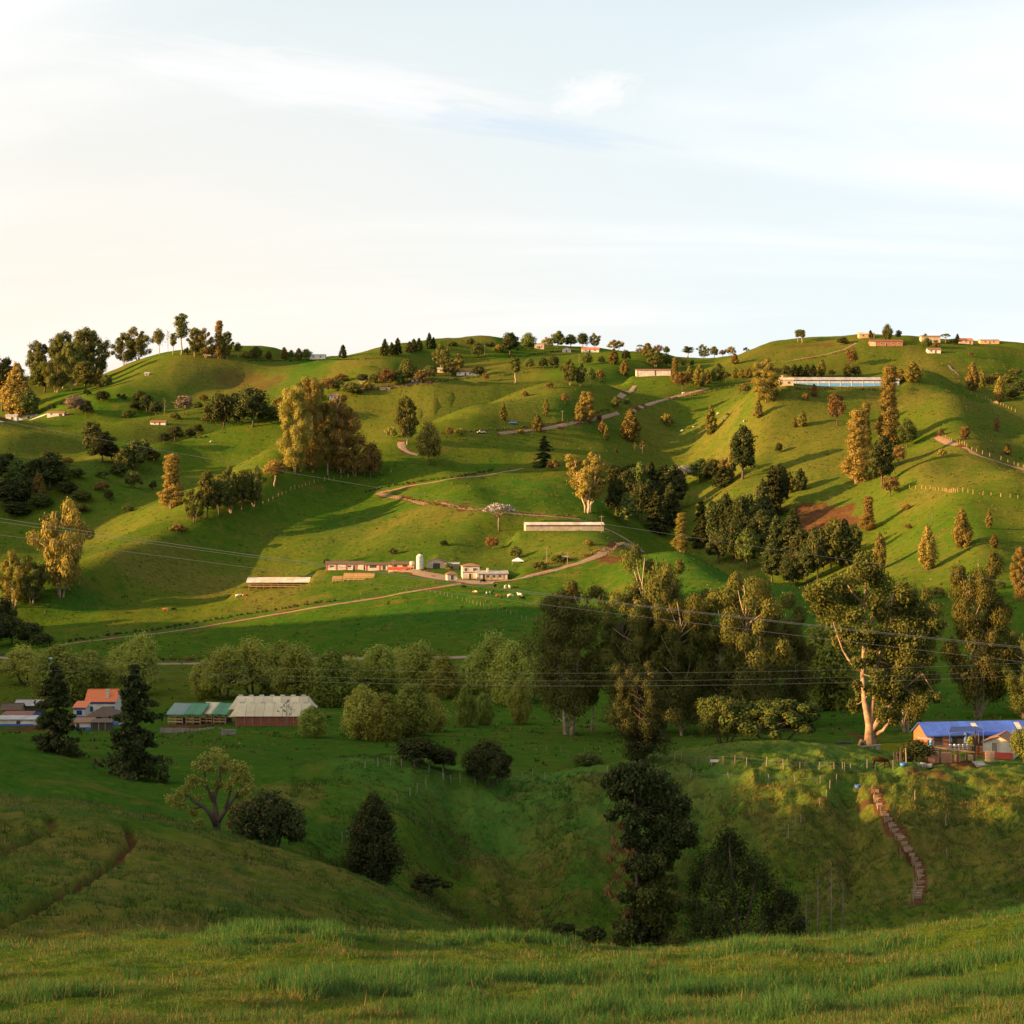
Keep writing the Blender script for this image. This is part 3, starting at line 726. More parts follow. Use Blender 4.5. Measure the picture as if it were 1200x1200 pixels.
# ------------------------------------------------------------------ grass
BLADE = leaf_mat('grass_blades', (0.032, 0.096, 0.024), (0.074, 0.150, 0.038), 0.4, 0.0, (0.17, 0.14, 0.045), 0.08)
BLADE_DARK = leaf_mat('dark_grass_blades', (0.018, 0.050, 0.010), (0.045, 0.085, 0.016), 0.25, 0.0, (0.12, 0.09, 0.03), 0.15)
BLADE_DRY = leaf_mat('dry_grass_blades', (0.070, 0.085, 0.018), (0.150, 0.132, 0.036), 0.30, 0.0, (0.25, 0.18, 0.085), 0.20)
def blades(name, X, Y, H, W, lean, m, seed, spread=0.0, two=True):
    r = np.random.default_rng(seed); n = len(X)
    px = 600 + F * X / Y
    ci = np.clip(np.searchsorted(PX, px) - 1, 0, NC - 2); ct = np.clip((px - PX[ci]) / (PX[ci+1] - PX[ci]), 0, 1)
    ri = np.clip(np.searchsorted(DD, Y) - 1, 0, NR - 2); rt = np.clip((Y - DD[ri]) / (DD[ri+1] - DD[ri]), 0, 1)
    Z = (GZ[ri, ci]*(1-ct) + GZ[ri, ci+1]*ct)*(1-rt) + (GZ[ri+1, ci]*(1-ct) + GZ[ri+1, ci+1]*ct)*rt
    a = r.uniform(0, 2*np.pi, n); la = r.uniform(0, 2*np.pi, n); ln = np.abs(r.normal(0, 1, n)) * lean
    B = np.stack([X, Y, Z - 0.02], 1)
    side = np.stack([np.cos(a), np.sin(a), np.zeros(n)], 1) * (W * 0.5)[:, None]
    ld = np.stack([np.cos(la), np.sin(la), np.zeros(n)], 1) * (H * ln)[:, None]
    up = np.zeros((n, 3)); up[:, 2] = H
    tip = B + ld + up * (1 / np.sqrt(1 + ln**2))[:, None]
    if two:
        mid = B + ld * 0.33 + up * 0.6
        V = np.stack([B - side, B + side, mid + side*0.75, mid - side*0.75, tip], 1).reshape(-1, 3)
        b = np.arange(n)[:, None] * 5
        L = np.concatenate([b, b+1, b+2, b+3, b+3, b+2, b+4], 1).ravel()
        cnt = np.tile([4, 3], n)
    else:
        V = np.stack([B - side, B + side, tip], 1).reshape(-1, 3)
        L = np.arange(n*3); cnt = np.full(n, 3)
    o = obj(name, mesh_np(name, V, cnt, L, [m])); tag(o, kind='stuff'); return o

def scatter(n, d0, d1, p0, p1, seed, power=1.0):
    """points spread evenly over the ground between two distances and two bearings"""
    r = np.random.default_rng(seed)
    D = np.sqrt(r.uniform(d0**2, d1**2, n)) if power == 1 else d0 * (d1/d0)**r.uniform(0, 1, n)
    p = r.uniform(p0, p1, n)
    return (p - 600) / F * D, D
# the pasture underfoot, up to the brow of the slope
X, Y = scatter(520000, 19, 50, -60, 1260, 1, 2)
cl = fbm(X/2.6, Y/2.6, 31, 3); cl2 = fbm(X/0.55, Y/0.7, 32, 2); brow = sstep(33, 42, Y); px_ = 600 + F*X/Y
thick = sstep(0.14, 0.52, cl + 0.35*cl2 + 0.30*brow * np.clip(0.5 + 1.2*vnoise(X/3.5, Y/8, 33), 0, 1))     # lush clumps, mostly along the brow
tuft = sstep(-0.15, 0.35, cl2 + 0.4*fbm(X/0.25, Y/0.3, 35, 2))
r_ = np.random.default_rng(3); k = r_.uniform(0, 1, len(X)) < 0.42 + 0.40 * tuft + 0.4 * thick
X, Y, thick, tuft = X[k], Y[k], thick[k], tuft[k]
H = (0.045 + 0.085 * tuft + 0.18 * thick) * np.random.default_rng(4).uniform(0.45, 1.4, len(X))
tall = np.random.default_rng(14).uniform(0, 1, len(X)) < 0.006; H[tall] += 0.16
isdry = (np.random.default_rng(5).uniform(0, 1, len(X)) > 0.45 + 0.30 * fbm(X/1.4, Y/1.8, 37, 3) + 0.8 * thick)
Wd = np.random.default_rng(6).uniform(0.006, 0.012, len(X)) * (Y / 30)
blades('meadow_grass', X[~isdry], Y[~isdry], H[~isdry], Wd[~isdry], 0.65, BLADE, 7)
blades('dry_grass', X[isdry], Y[isdry], H[isdry], Wd[isdry], 0.95, BLADE_DRY, 8, two=False)
# tussocks on the near hillside and on the hummocky slope across the hollow
def tussocks(name, n, d0, d1, p0, p1, seed, hb, wb, m, per=8):
    X, Y = scatter(n, d0, d1, p0, p1, seed)
    c = fbm(X/6, Y/6, seed, 3)
    r = np.random.default_rng(seed + 1); k = r.uniform(0, 1, n) < sstep(-0.45, 0.25, c)
    X, Y, c = X[k], Y[k], c[k]
    pi = np.clip(np.searchsorted(PX, 600 + F*X/Y), 0, NC-1); ri_ = np.clip(np.searchsorted(DD, Y), 0, NR-1); k = soil[ri_, pi] < 0.3
    X, Y, c = X[k], Y[k], c[k]
    s = np.clip(0.75 + 0.7*c, 0.4, 1.3) * r.uniform(0.6, 1.3, len(X))
    X = np.repeat(X, per); Y = np.repeat(Y, per); s = np.repeat(s, per)
    X = X + r.normal(0, 0.16, len(X)) * s * hb / 0.3; Y = Y + r.normal(0, 0.16, len(X)) * s * hb / 0.3
    blades(name, X, Y, hb * s * r.uniform(0.5, 1.2, len(X)), wb * s * r.uniform(0.7, 1.3, len(X)), 0.75, m, seed + 2, two=False)
tussocks('hillside_grass', 9000, 48, 125, -60, 760, 61, 0.30, 0.040, BLADE)
tussocks('hillside_dark_grass', 9000, 48, 125, -60, 760, 67, 0.28, 0.045, BLADE_DARK)
tussocks('rough_dark_grass', 14000, 165, 240, 340, 1260, 77, 0.40, 0.075, BLADE_DARK)
tussocks('hillside_dry_grass', 16000, 48, 122, -60, 760, 64, 0.24, 0.030, BLADE_DRY)
tussocks('rough_grass', 30000, 150, 262, 340, 1260, 71, 0.30, 0.060, BLADE)
tussocks('rough_dry_grass', 26000, 165, 236, 480, 1260, 74, 0.42, 0.060, BLADE_DRY)
tussocks('pasture_weeds', 16000, 300, 1250, -20, 1220, 81, 0.55, 0.45, BLADE_DRY, 4)
tussocks('pasture_tufts', 16000, 300, 1250, -20, 1220, 84, 0.60, 0.50, BLADE_DARK, 4)

# ------------------------------------------------------------------ trees
BARK_PALE = mat('pale_bark', (0.42, 0.33, 0.25), 0.9, 0.5, 0.6, 0.4, dirt=(0.16, 0.10, 0.065))
BARK_DARK = mat('dark_bark', (0.10, 0.070, 0.048), 0.95, 0.4, 1.5, 0.5)
BARK_GREY = mat('grey_bark', (0.22, 0.18, 0.14), 0.95, 0.4, 1.5, 0.5)
LEAF = dict(
 euc = leaf_mat('eucalyptus_leaves', (0.052, 0.068, 0.018), (0.150, 0.155, 0.040), 0.25, warmth=0.05),
 gold = leaf_mat('sunlit_dry_leaves', (0.135, 0.120, 0.028), (0.310, 0.235, 0.060), 0.28, warmth=0.06),  # low sun's gold put into the leaf colour of lit crowns
 cyp = leaf_mat('cypress_leaves', (0.085, 0.090, 0.020), (0.215, 0.175, 0.042), 0.12),
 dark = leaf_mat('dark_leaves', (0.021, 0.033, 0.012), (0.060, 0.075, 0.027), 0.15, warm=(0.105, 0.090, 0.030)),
 broad = leaf_mat('broad_leaves', (0.049, 0.081, 0.021), (0.131, 0.158, 0.042), 0.22),
 willow = leaf_mat('willow_leaves', (0.215, 0.255, 0.042), (0.360, 0.385, 0.080), 0.45, 0.3, (0.26, 0.24, 0.06), 0.1),
 pale = leaf_mat('pale_yellow_leaves', (0.220, 0.220, 0.045), (0.370, 0.345, 0.085), 0.4, 0.1),
 brown = leaf_mat('brown_leaves', (0.115, 0.078, 0.026), (0.215, 0.140, 0.050), 0.2, warmth=0.05),
 pink = leaf_mat('greyish_pink_leaves', (0.165, 0.116, 0.094), (0.275, 0.198, 0.165), 0.2),
 white = leaf_mat('white_blossom', (0.280, 0.250, 0.270), (0.620, 0.570, 0.580), 0.25, 0.05, (0.100, 0.100, 0.060), 0.16),
)
def cards(C, R, N, size, droop=0.0, flat=1.0, seed=0, shell=0.55, outward=0.6, aspect=1.7):
    """leaf sprays filling clumps: C centres (k,3), R radii (k,) or (k,3), N sprays per clump"""
    if size > 0.3: size *= 0.72; N = int(N * 1.7)
    r = np.random.default_rng(seed)
    idx = np.repeat(np.arange(len(C)), N); n = len(idx)
    d = r.normal(0, 1, (n, 3)); d /= np.linalg.norm(d, axis=1)[:, None]
    rad = (shell + (1 - shell) * r.uniform(0, 1, n)**0.7) * (1 + 0.18 * r.normal(0, 1, n))
    RR = np.asarray(R, float); RR = RR[:, None] * np.ones(3) if RR.ndim == 1 else RR
    off = d * rad[:, None] * RR[idx]; off[:, 2] *= flat
    p = np.asarray(C)[idx] + off
    nr = d * outward + r.normal(0, 1, (n, 3)) * (1 - outward); nr[:, 2] += 0.15
    nr /= np.linalg.norm(nr, axis=1)[:, None] + 1e-9
    t = r.normal(0, 1, (n, 3)); t[:, 2] -= droop * 2.5
    t -= nr * (t * nr).sum(1)[:, None]; t /= np.linalg.norm(t, axis=1)[:, None] + 1e-9
    b = np.cross(nr, t)
    s = size * r.uniform(0.55, 1.3, n)[:, None]
    L = t * s * aspect * 0.5; W = b * s * 0.5
    bend = nr * s * 0.18
    V = np.stack([p - L, p + W * 1.0 - bend * 0.2, p + L - bend, p - W * 1.0 - bend * 0.2], 1)
    return V.reshape(-1, 3)
def card_mesh(name, parts, m):
    V = np.concatenate(parts); n = len(V) // 4
    return mesh_np(name, V, np.full(n, 4), np.arange(n * 4), [m])

PROTO = {}
def proto(name, H, trunk_pts, crown_V, bark, leaf):
    t = MB()
    for pts, rad, nn in trunk_pts: t.tube(pts, rad, nn)
    PROTO[name] = (H, t.mesh('trunk', bark, smooth=True), card_mesh('crown', crown_V, leaf))
def limb(a, b, r0, r1, rnd, sag=0.12, n=4):
    a = Vector(a); b = Vector(b); L = (b - a).length
    pts = []; m = Vector((rnd.uniform(-1, 1), rnd.uniform(-1, 1), rnd.uniform(0, 1))) * L * sag
    for i in range(n + 1):
        t = i / n; pts.append(a.lerp(b, t) + m * math.sin(math.pi * t) - Vector((0, 0, L * 0.10 * math.sin(math.pi * t))))
    return (pts, [r0 + (r1 - r0) * i / n for i in range(n + 1)], 5)

def make_euc(name, H, Wd, nclump, per, leafsize, seed, base=0.22, leaf='euc', bark=None, multi=1, top=1.0, clump=0.17, lean=0.04, profile=None, thick=1.0, stuff=4):
    """eucalyptus: pale forked trunks, leaves in separate hanging heads with daylight between them"""
    rnd = random.Random(seed); trunks = []; C = []; R = []
    prof = profile or (lambda t: 0.45 + 0.75 * math.sin(math.pi * min(1, (t * 0.9 + 0.08)))**0.8)
    stems = []
    for s_ in range(multi):
        a = 2 * math.pi * s_ / multi + rnd.uniform(0, 1)
        ex = Vector((math.cos(a), math.sin(a), 0)) * (Wd * 0.20 if multi > 1 else Wd * lean)
        h = H * (1 - 0.16 * s_ / max(1, multi - 1) * rnd.uniform(.5, 1.2)) if multi > 1 else H
        pts = []; w = [Vector((rnd.uniform(-1, 1), rnd.uniform(-1, 1), 0)) * Wd * 0.035 for _ in range(8)]
        for i in range(8):
            t = i / 7; pts.append(ex * (0.25 * (multi > 1) + t) + w[i] * (i > 0) + Vector((0, 0, h * 0.93 * t - 0.3)))
        r0 = H * 0.018 * thick * (0.8 if multi > 1 else 1)
        trunks.append((pts, [r0 * (1.35 if i == 0 else 1) * (1 - 0.85 * i / 7) + 0.02 for i in range(8)], 7))
        stems.append((pts, r0, h))
    for i in range(nclump):
        pts, r0, h = stems[i % len(stems)]
        t = base + (top - base) * ((i + rnd.random()) / nclump)
        a = i * 2.399 + rnd.uniform(-.6, .6)
        rr = Wd * 0.5 * prof((t - base) / (1 - base)) * rnd.uniform(0.45, 1.0)
        k = min(6.999, t / 0.93 * 7); q = pts[int(k)].lerp(pts[min(7, int(k) + 1)], k - int(k))
        axis = Vector((q.x, q.y, 0)) * 0.6
        c = axis + Vector((math.cos(a) * rr, math.sin(a) * rr, h * t))
        cs = H * clump * 0.5 * rnd.uniform(0.6, 1.25) * (0.75 + 0.4 * (1 - t))
        C.append(tuple(c)); R.append((cs * 1.05, cs * 1.05, cs * 0.82))
        k2 = max(0.3, k - rnd.uniform(0.8, 1.8)); q2 = pts[int(k2)].lerp(pts[min(7, int(k2) + 1)], k2 - int(k2))
        trunks.append(limb(q2, c, r0 * 0.36, 0.04, rnd))
    V = [cards(C, R, per, leafsize, 0.45, 1.0, seed, 0.68, 0.82)]
    # thin stuffing so that heads hang together here and there, and trailing sprays below each head
    C2 = [(c[0] * 0.7, c[1] * 0.7, c[2] - rr_[2] * 0.9) for c, rr_ in zip(C, R)]
    V.append(cards(C2, np.array(R) * 0.8, per // stuff, leafsize, 0.9, 1.1, seed + 1, 0.1, 0.3))
    proto(name, H, trunks, V, bark or BARK_PALE, LEAF[leaf])

def make_round(name, H, Wd, nclump, per, leafsize, seed, base=0.12, leaf='broad', stems=1, tophigh=0.62, bark=None, rag=0.35, droop=0.1, shell=0.5):
    """broad tree or bush: lumpy dome of uneven heads on short limbs"""
    rnd = random.Random(seed); C = []; R = []; tr = []
    hub = []
    for s_ in range(stems):
        a = 2 * math.pi * s_ / stems + rnd.random(); e = Vector((math.cos(a), math.sin(a), 0)) * Wd * (0.13 if stems > 1 else 0.02)
        top = e * 2.0 + Vector((0, 0, H * 0.55)); tr.append(limb(e * 0.5 - Vector((0, 0, .25)), top, H * 0.028, H * 0.012, rnd, 0.06, 5)); hub.append((e, top))
    for i in range(nclump):
        u = (i + 0.5) / nclump; z = 1 - u * 1.25; a = i * 2.399 + rnd.uniform(-.3, .3)
        s = math.sqrt(max(0.05, 1 - min(1, abs(z))**2)) * rnd.uniform(1 - rag, 1.0)
        zc = base + (tophigh - base) * 0.5
        c = (math.cos(a) * s * Wd * 0.40, math.sin(a) * s * Wd * 0.40, H * (zc + 0.10 + z * (0.86 - zc) * 0.92 * rnd.uniform(0.85, 1.05)))
        c = (c[0], c[1], max(H * base + H * 0.10, c[2]))
        cs = min(H, Wd) * rnd.uniform(0.10, 0.25) * (1.15 - 0.3 * u)
        j = rnd.uniform(0.80, 1.22); c = (c[0] * j, c[1] * j, c[2] * rnd.uniform(0.90, 1.08))
        C.append(c); R.append((cs, cs, cs * 0.9))
        e, top = hub[i % stems]
        tr.append(limb(e.lerp(top, rnd.uniform(.35, .95)), Vector(c), H * 0.012, 0.02, rnd, 0.1, 3))
    V = [cards(C, R, per, leafsize, droop, 1.0, seed, shell, 0.75)]
    proto(name, H, tr, V, bark or BARK_DARK, LEAF[leaf])

def make_cone(name, H, Wd, nclump, per, leafsize, seed, leaf='cyp', base=0.08, egg=0.35, rag=0.2, bark=None):
    """cypress or young pine: a cone or egg of upright lobes, its outline broken"""
    rnd = random.Random(seed); C = []; R = []
    for i in range(nclump):
        t = ((i + rnd.random()) / nclump)**1.05
        w = (min(1.0, t / egg)**0.55 * 0.75 + 0.25) * (1 - max(0, (t - egg) / (1 - egg)))**0.75
        w = max(w, 0.07)
        a = i * 2.399 + rnd.uniform(-.5, .5); rr = Wd * 0.36 * w * rnd.uniform(1 - rag, 1 + rag * 0.6)
        cs = Wd * 0.17 * (0.5 + 0.7 * w) * rnd.uniform(0.7, 1.25)
        C.append((math.cos(a) * rr, math.sin(a) * rr, H * (base + (0.96 - base) * t))); R.append((cs, cs, cs * 1.5))
    core = [(0, 0, H * (base + (0.85 - base) * k / 6)) for k in range(6)]
    V = [cards(C, R, per, leafsize, -0.4, 1.0, seed, 0.4, 0.78)]
    tr = [([Vector((0, 0, -0.3)), Vector((0, 0, H * 0.3)), Vector((0.01 * H, 0, H * 0.65)), Vector((0, 0, H * 0.94))], [H * 0.022, H * 0.017, H * 0.010, 0.02], 6)]
    proto(name, H, tr, V, bark or BARK_DARK, LEAF[leaf])

def make_tiers(name, H, Wd, tiers, arms, per, leafsize, seed, leaf='dark', base=0.1, bare=0.0, sag=0.25, rag=0.65):
    """old conifer: whorls of sagging branches, each a ragged plume; the lower ones may be dead"""
    rnd = random.Random(seed); C = []; R = []; tr = []
    tr.append(([Vector((0, 0, -0.4)), Vector((0, 0.0, H * 0.3)), Vector((0.012 * H, 0, H * 0.7)), Vector((0, 0, H))], [H * 0.022, H * 0.018, H * 0.010, 0.02], 7))
    for k in range(tiers):
        t = min(0.975, base + (0.97 - base) * (k + rnd.uniform(-.6, .6) * (k < tiers - 1)) / (tiers - 1)); t = max(base, t)
        L = Wd * 0.5 * (1 - ((t - base) / (1.0 - base)))**0.65 * rnd.uniform(0.55, 1.2) + Wd * 0.06
        for j in range(arms):
            a = j * 2 * math.pi / arms + k * 0.9 + rnd.uniform(-.4, .4); Lj = L * rnd.uniform(1 - rag, 1.0)
            z0 = H * min(0.985, t + rnd.uniform(-.05, .05))
            tip = Vector((math.cos(a) * Lj, math.sin(a) * Lj, z0 - sag * Lj * rnd.uniform(0.5, 1.4)))
            tr.append(limb(Vector((0, 0, z0)), tip, H * 0.0045, 0.012, rnd, 0.06, 3))
            if t < bare:
                for _ in range(3):
                    f = rnd.uniform(.35, .9); p = Vector((0, 0, z0)).lerp(tip, f)
                    tr.append(limb(p, p + Vector((math.cos(a + rnd.uniform(-1, 1)), math.sin(a + rnd.uniform(-1, 1)), -0.5)) * Lj * 0.3, 0.02, 0.008, rnd, 0.05, 2))
                if rnd.random() < 0.75: continue
            for f in (0.35, 0.65, 0.92):
                p = Vector((0, 0, z0)).lerp(tip, f); cs = Lj * 0.20 * rnd.uniform(.7, 1.2) + Wd * 0.02
                C.append(tuple(p + Vector((0, 0, -cs * 0.25)))); R.append((cs, cs, cs * 0.55))
    V = [cards(C, R, per, leafsize, 0.7, 1.0, seed, 0.2, 0.4)]
    proto(name, H, tr, V, BARK_DARK, LEAF[leaf])

def make_umbrella(name, H, Wd, seed, leaf='white', per=60):
    rnd = random.Random(seed); C = []; R = []; tr = []
    tr.append(([Vector((0, 0, -0.3)), Vector((0.02*H, 0, H * 0.3)), Vector((0, 0, H * 0.58))], [H * 0.03, H * 0.024, H * 0.018], 6))
    for i in range(22):
        a = i * 2.399; rr = Wd * 0.44 * math.sqrt((i + 0.5) / 22); z = H * (0.93 - 0.22 * (rr / (Wd * .44))**2 + rnd.uniform(-.03, .03))
        c = Vector((math.cos(a) * rr, math.sin(a) * rr, z)); C.append(tuple(c)); s = Wd * 0.10 * rnd.uniform(.7, 1.2); R.append((s, s, s * 0.55))
        tr.append(limb(Vector((0, 0, H * rnd.uniform(.45, .58))), c, H * 0.010, 0.03, rnd, 0.05, 3))
    proto(name, H, tr, [cards(C, R, per, Wd * 0.045, 0.0, 1.0, seed, 0.3, 0.5)], BARK_GREY, LEAF[leaf])

def make_bare(name, H, Wd, seed, leaf='brown', n=14):
    rnd = random.Random(seed); tr = []; C = []
    tr.append(([Vector((0, 0, -0.2)), Vector((0.01*H, 0, H * 0.5)), Vector((0, 0, H))], [H * 0.012, H * 0.009, 0.012], 5))
    for i in range(n):
        t = 0.35 + 0.6 * i / n; a = i * 2.4; L = Wd * 0.5 * (1.1 - t) * rnd.uniform(.7, 1.3) + 0.1
        p = Vector((0, 0, H * t)); tip = p + Vector((math.cos(a) * L, math.sin(a) * L, L * 1.1)); tr.append(limb(p, tip, H * 0.005, 0.008, rnd, .05, 3)); C.append(tuple(tip))
    proto(name, H, tr, [cards(C, np.full(len(C), Wd * 0.08), 10, Wd * 0.05, 0, 1, seed)], BARK_GREY, LEAF[leaf])

# the kinds, each at a size met with in this valley
make_euc('euc_grove', 30, 13, 46, 260, 0.58, 21, base=0.10, leaf='gold', clump=0.19)
make_euc('euc_grove2', 27, 13, 40, 260, 0.58, 22, base=0.12, leaf='gold', clump=0.20, multi=2)
make_euc('euc_tall', 26, 12, 30, 130, 0.85, 23, base=0.25, clump=0.21)
make_euc('euc_wide', 24, 18, 34, 130, 0.85, 24, base=0.22, clump=0.24, multi=3)
make_euc('euc_thin', 24, 7, 16, 110, 0.7, 25, base=0.48, clump=0.20, profile=lambda t: 0.7)
make_euc('lollipop', 14, 7, 12, 110, 0.6, 26, base=0.55, clump=0.34, profile=lambda t: 0.8 * math.sin(math.pi * (0.15 + 0.8 * t)))
make_euc('poplar', 36, 11, 46, 230, 0.58, 27, base=0.08, leaf='gold', clump=0.13, profile=lambda t: 0.85 * (1 - 0.62 * t) * (0.75 + 0.25*math.sin(9*t)))
make_euc('euc_fan', 28, 20, 40, 150, 0.7, 28, base=0.30, leaf='gold', clump=0.17, multi=4, profile=lambda t: 0.35 + 0.75 * t**0.6 * (1 - 0.45*t))
make_euc('euc_mid', 24, 15, 62, 330, 0.38, 31, base=0.14, clump=0.185, stuff=12, multi=2, top=0.97, profile=lambda t: 0.62 + 0.5 * math.sin(math.pi * min(1, t * 0.9)))
make_euc('euc_mid2', 24, 14, 62, 330, 0.38, 32, base=0.16, clump=0.19, stuff=12, multi=3, top=0.97, profile=lambda t: 0.6 + 0.5 * math.sin(math.pi * min(1, t)))
make_euc('euc_pair', 24, 10.5, 46, 340, 0.34, 33, base=0.20, clump=0.20, multi=2, leaf='euc')
make_round('round', 10, 9, 26, 100, 0.55, 41, base=0.04, rag=0.5)
make_round('round_dark', 11, 11, 30, 100, 0.6, 42, leaf='dark', base=-0.02, rag=0.5)
make_round('round_pink', 8, 9, 20, 90, 0.5, 43, leaf='pink')
make_round('round_brown', 9, 8, 16, 80, 0.5, 44, leaf='brown', rag=0.5)
make_round('scrub', 5, 7, 14, 70, 0.45, 45, leaf='gold', base=0.02, rag=0.5, stems=3)
make_round('shrub_dark', 4, 5, 12, 70, 0.4, 46, leaf='dark', base=0.0, stems=2)
make_round('forest', 15, 9, 34, 110, 0.7, 47, leaf='dark', base=-0.02, rag=0.5)
make_round('forest_olive', 14, 10, 30, 110, 0.7, 48, leaf='broad', base=0.02, rag=0.45)
make_cone('willow', 12, 11, 54, 170, 0.42, 51, leaf='willow', base=0.03, egg=0.55, rag=0.4)
make_cone('willow2', 11, 8, 46, 170, 0.40, 52, leaf='willow', base=0.03, egg=0.5, rag=0.5)
make_round('willow3', 11, 12, 40, 190, 0.42, 57, leaf='willow', base=-0.05, stems=3, droop=-0.3, shell=0.15, rag=0.55)
make_round('big_bush', 6, 12, 40, 220, 0.32, 53, leaf='broad', base=0.0, stems=4)
make_round('dark_bush', 6, 7.5, 44, 300, 0.20, 54, leaf='dark', base=-0.03, stems=3, rag=0.5)
make_round('soft_bush', 10, 10.5, 46, 420, 0.17, 55, leaf='dark', base=0.02, stems=4, droop=-0.6, shell=0.15, rag=0.4)
make_round('small_shrub', 1.6, 2.4, 18, 160, 0.10, 56, leaf='dark', base=0.0, stems=4)
make_cone('cypress', 14, 7, 34, 110, 0.55, 61)
make_cone('cypress_gold', 14, 8, 34, 110, 0.55, 62, leaf='gold', egg=0.30)
make_cone('pine', 13, 6.5, 30, 90, 0.55, 63, leaf='dark', egg=0.16, rag=0.3)
make_cone('cypress_slim', 13, 5, 28, 100, 0.5, 64, leaf='cyp', egg=0.3)
make_cone('cypress_brown', 10, 5.5, 26, 90, 0.5, 65, leaf='brown', egg=0.4, rag=0.4)
make_cone('cypress_near', 8.5, 5.2, 64, 420, 0.15, 66, leaf='dark', egg=0.36, base=0.01, rag=0.5)
make_tiers('old_conifer', 13, 9.0, 20, 6, 26, 0.42, 71, base=0.06)
make_tiers('ragged_conifer', 15, 9.0, 24, 6, 60, 0.22, 72, base=0.10, bare=0.56, sag=0.4)
make_umbrella('blossom', 12, 11, 81)
make_bare('bare', 8, 4, 82)
make_bare('sapling', 6, 2.0, 83, leaf='dark', n=9)

SEEN_KIND = {}
def tree(kind, px, py, h, w, label, cat='tree', name=None, group=None, dmin=20.0, dmax=1800, leaf=None, rz=None, bark=None):
    """plant a tree of that kind where (px, py) meets the ground, h rows tall and w columns wide in the photograph"""
    p = at(px, py, dmin, dmax)
    H, tm, cm = PROTO[kind]
    hm = h / F * p.y; wm = w / F * p.y
    o = empty(name or 'tree', p, label, cat, random.uniform(0, 6.28) if rz is None else rz, group)
    if kind not in SEEN_KIND:
        bb = np.empty(len(cm.vertices) * 3, np.float32); cm.vertices.foreach_get('co', bb); bb = bb.reshape(-1, 3)
        e = np.hypot(bb[:, 0], bb[:, 1]); SEEN_KIND[kind] = (float(np.percentile(bb[:, 2], 99.7)), 2 * float(np.percentile(e, 95)))
    top, wid = SEEN_KIND[kind]
    sz = hm / top; sx = wm / wid
    o.scale = (sx, sx, sz)
    t = obj('trunk', tm, o); c = obj('crown', cm, o)
    if bark: t.material_slots[0].link = 'OBJECT'; t.material_slots[0].material = bark
    if leaf: c.material_slots[0].link = 'OBJECT'; c.material_slots[0].material = LEAF[leaf]
    return o

# ------------------------------------------------------------------ the trees of the photograph
T = tree
# --- left skyline
g = 'eucalypts of the dark grove on the left skyline'
LBL = ['leftmost eucalyptus of the dark skyline grove, short and slim', 'broad low eucalyptus second from left in the dark skyline grove', 'tall pointed eucalyptus in the left half of the dark skyline grove', 'low spreading eucalyptus in the middle gap of the dark skyline grove', 'highest eucalyptus of the dark skyline grove, right of centre', 'rightmost eucalyptus of the dark skyline grove by the hill slope', 'slim eucalyptus between the two highest crowns of dark skyline grove', 'wide low crown at the front left foot of the dark skyline grove', 'dark undertree at the right foot of the dark skyline grove', 'dark undertree at the left foot of the dark skyline grove']
gl = 'tall ragged eucalyptus in the dark grove on the skyline left of the bare hill'
for q in [('euc_tall', 44, 452, 52, 24), ('euc_wide', 58, 453, 56, 34), ('euc_tall', 74, 455, 66, 30), ('euc_wide', 88, 452, 46, 30), ('euc_tall', 100, 451, 66, 34), ('euc_wide', 112, 446, 58, 32), ('euc_tall', 84, 458, 58, 26), ('euc_wide', 66, 460, 44, 34), ('forest_olive', 100, 458, 34, 30), ('forest_olive', 52, 460, 34, 30)]:
    T(*q, LBL.pop(0), group=g, name='eucalyptus_tree', leaf='euc')
T('euc_wide', 146, 423, 38, 32, 'spreading eucalyptus at the left shoulder of the bare hilltop, leaning left', name='eucalyptus_tree')
T('euc_wide', 162, 419, 38, 34, 'dense domed eucalyptus on the bare hilltop with its crown touching the ground', name='eucalyptus_tree', leaf='euc')
T('lollipop', 187, 416, 31, 15, 'round-headed slim tree standing alone beside the domed eucalyptus on the hilltop', name='eucalyptus_tree')
T('euc_thin', 203, 416, 26, 9, 'small-headed thin tree just left of the tallest hilltop tree', name='eucalyptus_tree')
T('bare', 197, 416, 29, 9, 'leafless pale stem between two slim trees on the hilltop', name='bare_tree')
T('euc_thin', 213, 416, 49, 17, 'tallest slim eucalyptus on the bare hilltop with a long pale trunk', name='eucalyptus_tree')
T('shrub_dark', 219, 416, 9, 8, 'small dark bush at the foot of the tallest hilltop eucalyptus', cat='bush', name='bush')
T('euc_tall', 228, 418, 34, 18, 'left tree of the clump around the red-roofed hilltop house', name='eucalyptus_tree')
T('euc_wide', 241, 419, 34, 22, 'broad golden tree in front of the red-roofed hilltop house', name='eucalyptus_tree', leaf='gold')
T('poplar', 256, 420, 44, 13, 'spire-like tallest tree of the clump by the red-roofed hilltop house', name='eucalyptus_tree')
T('euc_tall', 266, 421, 32, 16, 'right tree of the clump by the red-roofed hilltop house', name='eucalyptus_tree')
T('lollipop', 279, 419, 18, 10, 'little round-headed tree on a thin stem right of the hilltop clump', cat='tree')
T('round', 300, 421, 15, 15, 'rounded dark tree on the skyline right of the bare hill', cat='tree')
T('scrub', 289, 420, 8, 12, 'low scrub patch between the little round-headed tree and rounded skyline tree', cat='bush', name='bush')
T('cypress_brown', 315, 421, 10, 8, 'small brown cone tree on the skyline in the dip', leaf='cyp')
g = 'small trees on the skyline by the white house'
